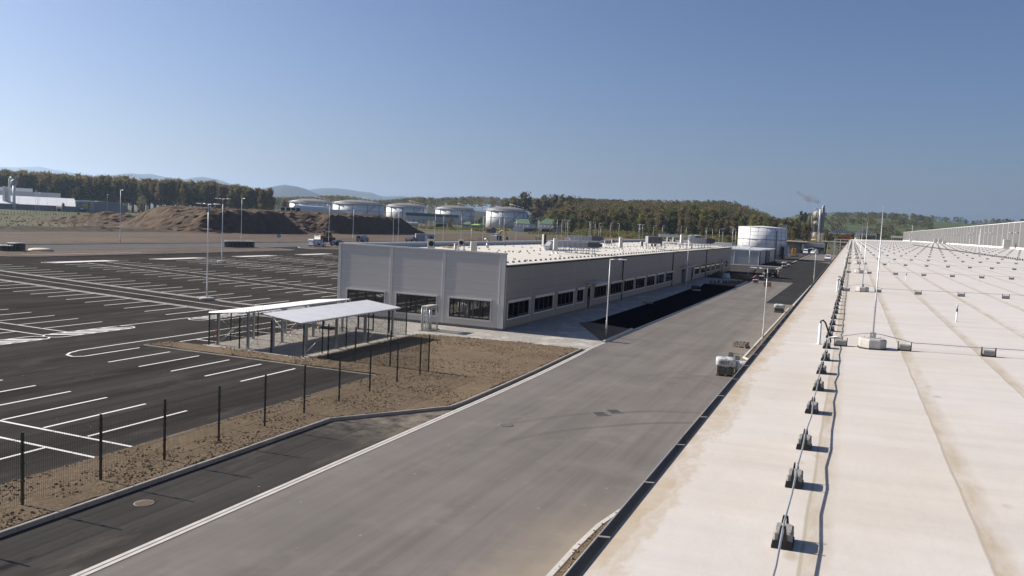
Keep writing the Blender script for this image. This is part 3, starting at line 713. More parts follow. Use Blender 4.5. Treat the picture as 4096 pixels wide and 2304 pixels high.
def ridge(name, prof, D, depth, seed):
    """prof: pixel skyline; the crest stands D metres away, slopes run to the ground in front and behind"""
    mb = MB(); pts = []
    for (x0, y0), (x1, y1) in zip(prof, prof[1:]):
        n = max(2, int((x1 - x0) / 12))
        for k in range(n): pts.append((x0 + (x1 - x0) * k / n, y0 + (y1 - y0) * (smooth(0, 1, k / n) * .5 + k / n * .5)))
    pts.append(prof[-1]); rows_ = []
    for i, (a, b) in enumerate(pts):
        x, y, z = onD(a, b + (fbm(i * .7, seed, 3) - .45) * 2.0, D); nrm = Vector((x, y, 0)).normalized(); r = []
        for k, (dd, hz) in enumerate(((-1.0, 0), (-.7, .25), (-.42, .55), (-.18, .85), (0, 1.0), (.3, .8), (.7, .35), (1.0, 0))):
            j = (fbm(i * .35 + k * 1.7, seed + k, 3) - .45) * (0 if hz in (0, 1.0) else .22)
            p = Vector((x, y, 0)) + nrm * depth * dd; r.append((p.x, p.y, max(0, z) * max(0, hz + j) - (.3 if hz == 0 else 0)))
        rows_.append(r)
    n = 8; vs = [p for r in rows_ for p in r]
    fs = [(i * n + k, (i + 1) * n + k, (i + 1) * n + k + 1, i * n + k + 1) for i in range(len(rows_) - 1) for k in range(n - 1)]
    mb.add(vs, fs, 0, True); structure(mb, name, 'mountain')
ridge('mountain_range', [(-420, 690), (-200, 672), (0, 667), (70, 670), (155, 666), (219, 679), (273, 688), (328, 699), (410, 703), (520, 712), (640, 735), (760, 790)], 14500, 1300, 1)
ridge('mountain', [(300, 760), (360, 720), (401, 708), (456, 699), (524, 693), (570, 697), (601, 696), (661, 708), (738, 717), (775, 711), (811, 708), (866, 717), (934, 738), (1000, 755), (1080, 800)], 10000, 1000, 2)
ridge('wooded_peak', [(940, 800), (1010, 768), (1077, 751), (1117, 742), (1139, 740), (1179, 744), (1222, 755), (1260, 771), (1300, 787), (1370, 822)], 7000, 800, 3)
ridge('mountain', [(1120, 800), (1190, 770), (1241, 759), (1279, 753), (1333, 752), (1386, 757), (1440, 766), (1481, 770), (1534, 787), (1602, 785), (1629, 787), (1696, 797), (1800, 806), (1950, 838)], 10500, 1000, 4)
# ================================================================== THE GREY OFFICE BUILDING
BX0, BX1, BY0, BY1 = -38.15, -23.72, 56.5, 175.5
def roofz(x): return 4.93 + .0315 * (BX1 - x)
bo = (-30.9, BY0, 0)
bld = thing('office_building', 'long low grey panelled building with dark windows beside the road', 'building', bo)
def bpart(mb, name, mats, par=bld): return mb.build(name, mats, par, bo)
b = MB()                                                       # end wall with raised pilaster trims and pale joints
b.box(BX0, BY0, .22, BX1, BY0 + .25, 5.68)
for x0, x1 in ((-38.19, -37.95), (-33.38, -33.19), (-28.80, -28.61), (-24.10, -23.69)):
    b.box(x0, BY0 - .035, .22, x1, BY0 - .002, 5.68, 1)
b.box(-24.13, BY0 - .040, .24, -24.10, BY0 - .002, 5.60, 2); b.box(-33.40, BY0 - .040, .24, -33.385, BY0 - .002, 5.6, 2); b.box(-28.82, BY0 - .040, .24, -28.805, BY0 - .002, 5.6, 2)
for z in (5.33, 4.45, 3.57, 2.68, 1.80, .90):
    for x0, x1 in ((-37.94, -33.41), (-33.18, -28.83), (-28.60, -24.14)):
        if z < 2.2:
            w = {-37.94: (-37.4, -33.75), -33.18: (-32.87, -29.2), -28.60: (-28.3, -24.65)}[x0]
            b.box(x0, BY0 - .005, z - .006, w[0], BY0 - .002, z + .006, 2); b.box(w[1], BY0 - .005, z - .006, x1, BY0 - .002, z + .006, 2)
        else: b.box(x0, BY0 - .005, z - .006, x1, BY0 - .002, z + .006, 2)
bpart(b, 'end_wall', ['panel', 'trim', 'joint'])
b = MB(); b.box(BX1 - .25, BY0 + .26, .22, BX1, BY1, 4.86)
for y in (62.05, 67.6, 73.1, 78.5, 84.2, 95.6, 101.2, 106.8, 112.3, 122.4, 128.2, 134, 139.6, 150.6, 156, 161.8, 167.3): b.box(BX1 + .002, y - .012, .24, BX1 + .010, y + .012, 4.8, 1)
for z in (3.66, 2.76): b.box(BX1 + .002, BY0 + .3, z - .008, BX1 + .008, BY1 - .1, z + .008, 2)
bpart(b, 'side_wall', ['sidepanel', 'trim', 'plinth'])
b = MB(); b.box(BX0, BY0 + .26, .0, BX0 + .25, BY1, 5.68); b.box(BX0 + .26, BY1 - .25, 0, BX1 - .26, BY1, 5.6); bpart(b, 'rear_wall', 'panel')
b = MB(); b.box(BX0 + .03, BY0 + .02, -.05, BX1 - .02, BY0 + .2, .22); b.box(BX1 - .2, BY0 + .21, -.05, BX1 - .03, BY1, .22); bpart(b, 'plinth', 'plinth')
b = MB(); x0, x1 = BX0 + .26, BX1 + .06
b.add([(x0, BY0 + .26, roofz(x0)), (x1, BY0 + .26, roofz(x1)), (x1, BY1 - .26, roofz(x1)), (x0, BY1 - .26, roofz(x0)), (x0, BY0 + .26, 4.7), (x1, BY0 + .26, 4.86), (x1, BY1 - .26, 4.86), (x0, BY1 - .26, 4.7)],
      [(0, 1, 2, 3), (1, 5, 6, 2), (5, 4, 7, 6)]); bpart(b, 'roof', 'roofcream')
b = MB(); b.box(BX0 - .03, BY0 - .05, 5.685, BX1 + .03, BY0 + .30, 5.80); b.box(BX0 - .03, BY0 + .302, 5.685, BX0 + .30, BY1 + .03, 5.79); b.box(BX0 + .302, BY1 - .30, 5.605, BX1 + .03, BY1 + .03, 5.78); bpart(b, 'parapet_cap', 'trim')
b = MB(); b.box(BX0 + .255, BY0 + .305, 5.2, BX0 + .29, BY1 - .3, 5.68); b.box(BX0 + .3, BY0 + .255, 4.9, BX1 - .02, BY0 + .29, 5.68); b.box(BX0 + .3, BY1 - .33, 4.95, BX1, BY1 - .262, 5.60); b.box(BX1 - .3, BY0 + .005, 4.87, BX1 - .002, BY0 + .25, 5.68); bpart(b, 'parapet', 'parapet_in')
b = MB()                                                       # half round gutter along the eaves
pr = [(.075 * math.cos(a), .075 * math.sin(a)) for a in [PI + PI * k / 8 for k in range(9)]]; pr += [(.066 * x / .075, .066 * z / .075) for x, z in pr[::-1]]
b.rings([[(BX1 + .14 + x, y, 4.84 + z) for x, z in pr] for y in (BY0 + .02, BY1)], 0, True); bpart(b, 'gutter', 'frame')
for y in (BY0 + .12, 89.9, 116.95, 145.0):
    b = MB(); b.tube([(BX1 + .14, y, 4.77), (BX1 + .10, y, 4.62), (BX1 + .07, y, 4.55), (BX1 + .07, y, .06)], .05, 8); [b.box(BX1 + .01, y - .06, z, BX1 + .13, y + .06, z + .03) for z in (1.2, 2.9, 4.3)]
    bpart(b, 'downpipe', 'frame' if y > 60 else 'metal')
def end_window(x0, x1, z0, z1):
    f = MB()
    y = BY0 - .10
    f.box(x0 - .10, y, z1, x1 + .10, BY0 - .004, z1 + .11, 0); f.box(x0 - .09, y + .02, z0 - .10, x1 + .09, BY0 - .004, z0 - .0, 0)
    f.box(x0 - .08, y + .035, z0 + .002, x0, BY0 - .004, z1 - .002, 0); f.box(x1, y + .035, z0 + .002, x1 + .08, BY0 - .004, z1 - .002, 0)
    w = bpart(f, 'window', ['trim'])
    f = MB(); yy = BY0 - .035
    xs = [x0 + (x1 - x0) * k / 4 for k in range(5)]
    f.box(x0 + .002, yy, z0 + .002, x1 - .002, yy + .03, z0 + .11); f.box(x0 + .002, yy, z1 - .09, x1 - .002, yy + .03, z1 - .002)
    for k, x in enumerate(xs):
        ww = .085 if k in (0, 4) else .07; f.box(max(x0 + .002, x - ww), yy, z0 + .112, min(x1 - .002, x + ww), yy + .03, z1 - .092)
    bpart(f, 'frame', 'frame', w)
    f = MB(); f.quad((x0, BY0 - .012, z0 + .1), (x1, BY0 - .012, z0 + .1), (x1, BY0 - .012, z1 - .08), (x0, BY0 - .012, z1 - .08)); bpart(f, 'pane', 'glass', w)
end_window(-37.24, -33.84, .72, 2.14); end_window(-32.75, -29.28, .72, 2.15); end_window(-28.15, -24.76, .74, 2.16)
def side_window(y0, y1, z0=.86, z1=2.08, blind=True, n=None):
    f = MB(); X = BX1
    if blind: f.box(X + .003, y0 - .10, z1, X + .17, y1 + .10, z1 + .20, 0)
    f.box(X + .003, y0 - .07, z0, X + .05, y0, z1 - .002, 0); f.box(X + .003, y1, z0, X + .05, y1 + .07, z1 - .002, 0); f.box(X + .003, y0 - .09, z0 - .06, X + .09, y1 + .09, z0 - .002, 1)
    w = bpart(f, 'window', ['trim', 'joint'])
    f = MB(); n = n or max(2, round((y1 - y0) / 1.1))
    f.box(X + .012, y0 + .002, z0 + .002, X + .035, y1 - .002, z0 + .06); f.box(X + .012, y0 + .002, z1 - .07, X + .035, y1 - .002, z1 - .004)
    for k in range(n + 1):
        y = y0 + (y1 - y0) * k / n; f.box(X + .012, max(y0 + .002, y - .05), z0 + .062, X + .035, min(y1 - .002, y + .05), z1 - .072)
    bpart(f, 'frame', 'frame', w)
    f = MB(); f.quad((X + .008, y0, z0 + .04), (X + .008, y1, z0 + .04), (X + .008, y1, z1 - .04), (X + .008, y0, z1 - .04)); bpart(f, 'pane', 'glass', w)
for y0, y1 in ((57.3, 61.6), (62.8, 67.2), (68.4, 72.8), (73.9, 75.8), (79.4, 83.7), (85.2, 89.7), (90.8, 95.1), (96.0, 100.6), (101.7, 106.0), (107.1, 111.6), (112.9, 117.0)): side_window(y0, y1)
for y0, y1 in ((134.8, 138.7), (140.5, 144.4), (146.0, 149.5), (151.0, 154.9), (156.6, 160.7), (168.0, 171.0)): side_window(y0, y1, .98, 2.30, False)
def door(y0, y1, z1=2.28):
    f = MB(); X = BX1
    f.box(X + .003, y0 - .08, .03, X + .06, y0, z1); f.box(X + .003, y1, .03, X + .06, y1 + .08, z1); f.box(X + .003, y0 - .08, z1 + .002, X + .06, y1 + .08, z1 + .09)
    d = bpart(f, 'door', 'trim')
    f = MB(); f.box(X + .004, y0 + .01, .05, X + .03, y1 - .01, z1 - .01); bpart(f, 'leaf', 'frame', d)
    f = MB(); f.quad((X + .033, y0 + .14, .3), (X + .033, y1 - .14, .3), (X + .033, y1 - .14, z1 - .15), (X + .033, y0 + .14, z1 - .15)); bpart(f, 'pane', 'glass', d)
    f = MB(); f.tube([(X + .07, y1 - .12, .9), (X + .07, y1 - .12, 1.25)], .015, 6); bpart(f, 'handle', 'metal', d)
door(77.05, 78.15); door(123.7, 127.0); door(131.6, 133.1); door(163.2, 165.2)
for y0, y1 in ((76.4, 80.3), (122.8, 130.6), (161.8, 166.6)):
    f = MB(); X = BX1; f.box(X + .004, y0, 2.62, X + 1.25, y1, 2.68)
    for y in (y0 + .5, y1 - .5): f.tube([(X + .01, y, 4.3), (X + 1.15, y, 2.68)], .014, 5)
    bpart(f, 'canopy', 'trim')

# ---------------------------------------------------------------- equipment on its roof (each stands on the roof by itself)
def rp(k, x, y, z0=5.05):                       # roof point under a pixel, following the roof slope
    z = z0
    for _ in range(4): X, Y = g(k, x, y, z); z = roofz(X)
    return X, Y, z
def stand_mb(w, d, h):
    b = MB()
    for sx in (-1, 1):
        for sy in (-1, 1): b.bar((sx * w / 2, sy * d / 2, .05), (sx * w / 2, sy * d / 2, h), .05); b.rings([circle3(sx * w / 2, sy * d / 2, .15, 0), circle3(sx * w / 2, sy * d / 2, .10, .06)], 0)
    for sy in (-1, 1): b.bar((-w / 2, sy * d / 2, h - .03), (w / 2, sy * d / 2, h - .03), .06)
    for sx in (-1, 1): b.bar((sx * w / 2, -d / 2, h - .03), (sx * w / 2, d / 2, h - .03), .05)
    return b
def circle3(cx, cy, r, z, n=8): return [(cx + r * math.cos(2 * PI * k / n), cy + r * math.sin(2 * PI * k / n), z) for k in range(n)]
def ac_unit(loc, w, d, h, leg, label, rz=0.0, fan=True, group=None, tall=False):
    """condensing unit: fan face towards -y (camera), coil on the right side"""
    t = thing('air_conditioner', label, 'air conditioner', loc, rz, group)
    stand_mb(w * 1.15, d, max(leg, .12)).build('stand', 'metal', t)
    z0 = max(leg, .12) + .002
    b = MB(); b.bbox(-w / 2, -d / 2, z0, w / 2, d / 2, z0 + h, .02); b.build('casing', 'offwhite', t)
    if fan:
        nf = 2 if h > w * 1.5 else 1
        for k in range(nf):
            cz = z0 + h * (k + .5) / nf; r = min(w, h / nf) * .38; cx = w * .08
            b = MB(); b.rings([[(cx + r * math.cos(a), -d / 2 - .012, cz + r * math.sin(a)) for a in [2 * PI * q / 20 for q in range(20)]], [(cx + r * math.cos(a), -d / 2 - .002, cz + r * math.sin(a)) for a in [2 * PI * q / 20 for q in range(20)]]])
            for rr in (.35, .7, 1): b.tube([(cx + r * rr * math.cos(a), -d / 2 - .02, cz + r * rr * math.sin(a)) for a in [2 * PI * q / 16 for q in range(17)]], .008, 4)
            b.build('fan_grille', 'black', t)
    b = MB(); b.box(w / 2 + .002, -d / 2 + .03, z0 + .04, w / 2 + .012, d / 2 - .03, z0 + h - .04)
    for k in range(int(h / .07)): b.box(w / 2 + .012, -d / 2 + .03, z0 + .06 + k * .07, w / 2 + .02, d / 2 - .03, z0 + .075 + k * .07)
    b.build('coil', 'darkgreen', t)
    if tall:
        b = MB(); b.box(-w / 2 - .012, -d / 2 + .05, z0 + .1, -w / 2 - .002, d / 2 - .05, z0 + h - .1); b.build('service_panel', 'joint', t)
    return t
ac_unit((*rp('C', 272, 1030)[:2], rp('C', 272, 1030)[2]), .62, .34, .80, .10, 'white condenser with one big fan nearest the left parapet', .35)
ac_unit(rp('C', 720, 1040), .50, .32, .52, .42, 'white fan unit raised on a steel stand behind the end wall', .2)
ac_unit(rp('C', 905, 1075), .55, .50, .84, .10, 'upright cream unit with dark green coil right behind the end parapet', .55, False, None, True)
p = rp('o', 600, 800); ac_unit(p, .40, .38, 1.15, .38, 'tall cream cooling unit in front of the white elbow duct', .55, False, None, True)
p = rp('o', 215, 560); ac_unit(p, .40, .38, 1.15, .30, 'tall cooling unit with dark louvres behind the white elbow duct', -.6, False, None, True)
for i, xx in enumerate((2330, 2385, 2440, 2495)): ac_unit(rp('o', xx, 515), .26, .2, .42, .28, 'small condenser in the row of four behind the long air handler', .6, True, 'four small condensers in a row')
p = rp('i', 565, 525); ac_unit(p, .42, .4, 1.30, .42, 'tall cooling unit alone in the middle of the grey building roof', .6, False, None, True)
ac_unit(rp('i', 430, 430), .34, .26, .5, .35, 'pair of stacked small condensers beside the four in a row', .6)
p = rp('i', 1610, 480); ac_unit(p, .46, .45, 1.4, .8, 'tall cooling unit near the far end beside the second air handler', .6, False, None, True)
for xx, yy, lb in ((925, 485, 'left'), (1095, 490, 'second'), (1148, 490, 'third'), (1255, 480, 'fourth')): ac_unit(rp('i', xx, yy), .36, .3, .62, .35, lb + ' of the beige condensers under the big louvred cooler', .6, True, 'beige condensers under the louvred cooler')
for xx, yy in ((1380, 410), (1480, 410)): ac_unit(rp('i', xx, yy), .46, .36, .8, .45, ('left' if xx < 1400 else 'right') + ' dark upright condenser below the long silver duct', .5, True, 'dark condensers below the silver duct')

def gooseneck(loc, h, r, label, m='duct'):
    t = thing('vent_cowl', label, 'vent', loc)
    b = MB(); b.tube([(0, 0, 0), (0, 0, h * .45)], r * 1.35, 12); b.tube([(0, 0, h * .45), (0, 0, h * .8)], r, 12, 0, True); b.build('pipe', m, t)
    b = MB(); R = r * 1.5; b.tube([(-R + R * math.cos(a), 0, h * .8 + R * math.sin(a)) for a in [PI * k / 10 for k in range(11)]], r, 12); b.build('bend', m, t); return t
gooseneck(rp('C', 1113, 1003), .95, .10, 'silver gooseneck vent pipe left of the tall cooling units')
def stub(loc, r, h, label, m='offwhite'):
    t = thing('vent_pipe', label, 'vent', loc); b = MB(); b.lathe([(r * 1.3, 0), (r, .06), (r, h)], n=14); b.build('pipe', m, t); b = MB(); b.lathe([(r * 1.12, h + .002), (r * 1.12, h + .05), (r * .9, h + .08)], n=14); b.build('cap', m, t); return t
stub(rp('C', 635, 1040), .13, .55, 'short white capped vent pipe beside the raised fan unit')
stub(rp('o', 215, 515), .12, .3, 'small grey vent collar near the left elbow duct', 'metal')

def ahu(loc, L, w, h, leg, rz, label, second=False):
    """air handler lying along local +x, open slanted hood at -x, dark end at +x"""
    t = thing('air_handler', label, 'air handler', loc, rz)
    b = MB(); n = 7
    for k in range(n):
        x = -L / 2 + .3 + (L - .6) * k / (n - 1)
        for y in (-w / 2, w / 2): b.bar((x, y, 0), (x, y, leg), .06); b.box(x - .12, y - .12, 0, x + .12, y + .12, .03)
        b.bar((x, -w / 2, leg - .1), (x, w / 2, leg - .1), .05)
    for z in (leg - .04, leg * .45):
        for y in (-w / 2, w / 2): b.bar((-L / 2 + .2, y, z), (L / 2 + .4, y, z), .06)
    b.build('frame', 'metal', t)
    b = MB(); b.bbox(-L / 2, -w / 2, leg + .002, L / 2 - 1.1, w / 2, leg + h, .03)
    for k in range(1, 6): x = -L / 2 + (L - 1.1) * k / 6; b.box(x - .015, -w / 2 - .008, leg + .03, x + .015, -w / 2 - .001, leg + h - .03, 1)
    b.build('casing', ['ahu', 'joint'], t)
    b = MB(); b.rings([[(-L / 2 - .003, -w / 2, leg + h * .05), (-L / 2 - .003, w / 2, leg + h * .05), (-L / 2 - .003, w / 2, leg + h), (-L / 2 - .003, -w / 2, leg + h)], [(-L / 2 - .35, -w / 2, leg + h * .6), (-L / 2 - .35, w / 2, leg + h * .6), (-L / 2 - .75, w / 2, leg + h), (-L / 2 - .75, -w / 2, leg + h)]]); b.build('intake_hood', 'ahu', t)
    b = MB(); b.quad((-L / 2 - .36, -w / 2 + .05, leg + h * .60), (-L / 2 - .76, -w / 2 + .05, leg + h * .98), (-L / 2 - .76, w / 2 - .05, leg + h * .98), (-L / 2 - .36, w / 2 - .05, leg + h * .60)); b.build('intake_grille', 'black', t)
    b = MB(); b.rings([[(x, -w / 2, leg + .02 + q * .28 * h), (x, w / 2, leg + .02 + q * .28 * h), (x, w / 2, leg + h + .05 - q * .3 * h), (x, -w / 2, leg + h + .05 - q * .3 * h)] for x, q in ((L / 2 - 1.095, 0), (L / 2, 0), (L / 2 + .55, 1))]); b.build('discharge_hood', 'slate', t)
    return t
p = rp('o', 1300, 800); ahu((p[0] - .3, p[1] + 1.2, p[2]), 4.5, .75, .55, .62, .62, 'long grey air handler with dark discharge hood nearest the end wall')
p = rp('o', 1600, 560); ahu((p[0], p[1], p[2]), 4.0, .8, .6, .8, .62, 'second grey air handler just behind the nearest one')
p = rp('i', 1930, 470); ahu((p[0], p[1], p[2]), 4.2, 1.0, .9, .75, .62, 'air handler with dark hood near the far end of the grey roof')
def elbow(p, q, w, h, label):
    t = thing('elbow_duct', label, 'duct', p)
    d = Vector(q) - Vector(p); L = math.hypot(d.x, d.y); u = Vector((d.x, d.y, 0)).normalized(); v = Vector((-u.y, u.x, 0))
    prof = [(0, 0), (0, h * .45), (.10 * L, h * .72), (.26 * L, h * .92), (.42 * L, h), (.85 * L, h), (L, h * .8), (L, .15), (L - .4, .15), (L - .4, h * .55), (.75 * L, h * .62), (.5 * L, h * .62), (.42 * L, h * .45), (.36 * L, 0)]
    b = MB(); b.rings([[tuple(u * x + v * s * w / 2 + Vector((0, 0, z))) for x, z in prof] for s in (-1, 1)]); b.build('duct', 'insul', t)
    b = MB(); b.bar(tuple(u * .3 * L + v * (-w / 2 - .02)), tuple(u * .3 * L + v * (-w / 2 - .02) + Vector((0, 0, h * .9))), .03); b.build('seam_strip', 'joint', t)
p1, p2 = rp('o', 320, 690), rp('o', 780, 650); elbow((p1[0], p1[1], p1[2] + .05), p2, .55, 1.0, 'big white elbow duct behind the tall cream cooling unit')
t = thing('louvred_cooler', 'big dark louvred cooler box on legs in the middle of the roof', 'cooler', rp('i', 1130, 500), .62)
stand_mb(2.0, 1.0, .85).build('stand', 'metal', t)
b = MB(); b.box(-1.1, -.5, .85, 1.1, .5, 1.85); b.build('casing', 'ahu', t)
b = MB()
for x0, x1 in ((-1.08, -.40), (-.35, .35), (.40, 1.08)):
    for k in range(12): b.bar((x0, -.515, .91 + k * .075), (x1, -.515, .91 + k * .075), .02, .045)
b.box(1.102, -.45, .9, 1.115, .45, 1.8); b.build('louvres', 'rust', t)
t = thing('roof_duct', 'long silver duct on supports at the back of the grey roof', 'duct', rp('i', 1560, 400), .62)
b = MB(); b.bbox(-4.2, -.35, 1.15, 3.4, .35, 1.7, .03); [b.box(-4.2 + k * .9, -.365, 1.14, -4.16 + k * .9, .365, 1.71) for k in range(9)]; b.build('duct', 'duct', t)
b = MB(); b.bbox(3.41, -.5, .9, 4.5, .5, 1.85, .04); b.build('fan_box', 'slate', t)
b = MB(); [b.bar((x, s * .3, 0), (x, s * .3, 1.15), .06) for x in (-4, -2.4, -.8, .8, 2.6, 4) for s in (-1, 1)]; b.build('legs', 'metal', t)
for (k, xa, ya, xb, yb, lb) in (('i', 1290, 440, 1530, 455, 'low silver pipe run in front of the small condensers'), ('i', 1560, 470, 1790, 480, 'low silver pipe run at the right of the roof plant')):
    P, Q = rp(k, xa, ya), rp(k, xb, yb); t = thing('pipe_run', lb, 'pipe', P); d = Vector(Q) - Vector(P)
    for o_ in (-.18, .1):
        b = MB(); nrm = Vector((-d.y, d.x, 0)).normalized() * o_; b.tube([tuple(nrm + d * s + Vector((0, 0, .45))) for s in (0, .33, .66, 1)], .07, 8); b.build('pipe', 'duct', t)
    b = MB(); [b.bar(tuple(d * s), tuple(d * s + Vector((0, 0, .5))), .06) for s in (.03, .35, .65, .97)]; b.build('supports', 'metal', t)
for i, (xx, yy) in enumerate(((1010, 495), (1190, 490), (1325, 485), (1580, 495), (1690, 495), (1785, 495))):
    gooseneck(rp('i', xx, yy), .75, .085, ('first', 'second', 'third', 'fourth', 'fifth', 'last')[i] + ' bent silver vent pipe among the roof plant counted from the left', 'insul')
t = thing('board_pile', 'loose brown boards lying behind the end parapet', 'boards', rp('C', 500, 1005))
b = MB()
for k in range(7): a = random.uniform(-.5, .5); b.bar((random.uniform(-.9, .9), random.uniform(-.4, .4), .04 + k * .02), (random.uniform(-.9, .9) + 1.0, random.uniform(-.4, .4) + a, .05 + k * .02), .12, .03)
b.build('boards', 'wood', t)

# ================================================================== LAMP POSTS
def lamp_proto(h, kind, base=False):
    t = thing('street_lamp', None, 'street lamp')
    b = MB(); r = .062 if h < 7 else .075
    b.tube([(0, 0, 0), (0, 0, 1.15), (0, 0, 1.2), (0, 0, h * .6), (0, 0, h)], [r, r, r * .72, r * .6, r * .45], 10); b.lathe([(r * 1.6, 0), (r * 1.6, .03)], n=12); b.build('pole', 'pole', t)
    for s in ((1,) if kind == 'single' else (1, -1)):
        b = MB(); L = .62 if h < 7 else .55
        b.tube([(0, 0, h - .05), (s * L, 0, h)], .022, 8); b.build('arm', 'pole', t)
        b = MB(); z = h
        b.rings([[(s * L, -.07, z - .02), (s * L, .07, z - .02), (s * L, .05, z + .03), (s * L, -.05, z + .03)], [(s * (L + .15), -.12, z - .03), (s * (L + .15), .12, z - .03), (s * (L + .15), .08, z + .05), (s * (L + .15), -.08, z + .05)],
                 [(s * (L + .62), -.11, z - .02), (s * (L + .62), .11, z - .02), (s * (L + .62), .08, z + .03), (s * (L + .62), -.08, z + .03)]][::s]); b.build('lamp_head', 'lampface', t)
    if base:
        b = MB(); b.lathe([(.62, 0), (.62, .16), (.56, .2), (.10, .2)], n=24); b.build('base', 'concrete', t)
    else:
        b = MB(); b.lathe([(r * 1.15, 1.14), (r * 1.15, 1.22)], n=10); b.build('collar', 'metal', t)
    return t
used = set()
def lamp(proto, x, y, label, rz=0.0, sc=1.0, group=None):
    if id(proto) not in used:
        used.add(id(proto)); proto.location = (x, y, 0); proto.rotation_euler = (0, 0, rz); proto.scale = (sc,) * 3; proto['label'] = label
        if group: proto['group'] = group
        return proto
    return dup(proto, (x, y, 0), rz, label, group, (sc,) * 3)
P1 = lamp_proto(5.76, 'single'); P2 = lamp_proto(8.4, 'double', True); P3 = lamp_proto(10.2, 'single'); P4 = lamp_proto(10.2, 'double')
GL = 'grey lamp posts along the road'
lamp(P1, -16.57, 59.19, 'single arm lamp post on the bare soil triangle beside the grey building', 0, 1, GL)
lamp(P1, -21.77, 117.66, 'lamp post on the paving close to the far half of the grey building', 0, 1.28, GL)
lamp(P1, -17.5, 153.0, 'lamp post behind the crouching person in red', PI, 1, GL)
lamp(P1, -5.82, 62.58, 'lamp post in the planting bed behind the pallet of stones', PI, .98, GL)
lamp(P1, -6.28, 148.05, 'lamp post by the roof gutter beyond the dark asphalt patch', PI, 1.03, GL)
GP = 'lamp posts on the car park'
lamp(P2, -52.5, 57.6, 'double headed lamp post on a round concrete foot, nearest on the car park', .15, 1.0, GP)
lamp(P2, -86.9, 98.3, 'double headed lamp post on a concrete foot, farther back on the car park', .15, 1.12, GP)
GF = 'lamp posts along the far road'
lamp(P3, -138, 126.6, 'single lamp post left of the earth mounds beside the far road', -.3, 1.04, GF)
lamp(P3, -134.4, 158.4, 'single lamp post behind the row of dark paver pallets', -.3, 1.02, GF)
lamp(P3, -130.65, 188.4, 'single lamp post in front of the bulldozer', PI - .3, .98, GF)
lamp(P4, -135.7, 207.7, 'double headed lamp post right of the bulldozer', .1, .99, GF)
# masts seen over the roof of the grey building: top pixel, kind; each stands on the car park or street behind it
far = [('B', 1955, 520, 'd', 205), ('B', 2030, 530, 'd', 190), ('C', 343, 492, 's', 215), ('C', 470, 500, 's', 235), ('C', 733, 505, 's', 230), ('C', 880, 690, 's', 160), ('C', 1057, 545, 's', 225), ('C', 1300, 540, 'd', 235), ('C', 1370, 545, 'd', 260),
       ('C', 1550, 560, 's', 265), ('C', 1880, 570, 's', 260), ('C', 2155, 580, 's', 265), ('C', 2225, 597, 's', 250), ('C', 2285, 597, 'd', 270), ('C', 2310, 605, 's', 275), ('D', 375, 435, 'd', 300), ('D', 392, 437, 's', 310), ('D', 455, 442, 's', 320), ('D', 508, 460, 's', 300),
       ('D', 530, 500, 's', 260), ('D', 668, 460, 's', 330), ('D', 785, 462, 's', 330), ('D', 1060, 475, 'd', 340), ('D', 1073, 472, 's', 350), ('D', 1108, 478, 's', 350), ('D', 1262, 488, 's', 370), ('D', 1385, 488, 's', 380),
       ('D', 1640, 505, 's', 390), ('D', 1710, 508, 'd', 390), ('D', 1980, 522, 's', 400), ('D', 1995, 524, 's', 380), ('D', 2170, 540, 's', 380), ('D', 2218, 534, 's', 370), ('E', 285, 512, 's', 255), ('E', 325, 542, 's', 250), ('E', 5, 530, 's', 340), ('E', 100, 540, 's', 330), ('E', 148, 533, 's', 330)]
for i, (k, x, y, kd, Y) in enumerate(far):
    X, z = onY(*px(k, x, y), Y); pr = P4 if kd == 'd' else P3
    lamp(pr, X, Y, 'distant thin lamp post standing beyond the roof of the grey building', random.choice((0, PI)) + random.uniform(-.3, .3), z / 10.2, 'distant lamp posts beyond the grey building')
for i, (k, x, y, Y) in enumerate((('u', 718, 318, 330), ('u', 658, 292, 340), ('u', 1975, 360, 400))):
    X, z = onY(*px(k, x, y), Y)
    lamp(P3, X, Y, ('dark bare mast on the meadow in front of the white tent hall', 'pale lamp post just left of the dark mast by the white tent hall', 'small lamp post in front of the wood, above the grey hall')[i], 0, z / 10.2, 'lamp posts by the halls at left')
X, Y = -22.3, 164.6
t = thing('pole', 'short thin grey pole at the far corner of the grey building', 'pole', (X, Y, 0)); b = MB(); b.tube([(0, 0, 0), (0, 0, 3.5)], .04, 8); b.build('shaft', 'pole', t); b = MB(); b.lathe([(.08, 0), (.08, .04)], n=10); b.build('foot', 'metal', t)

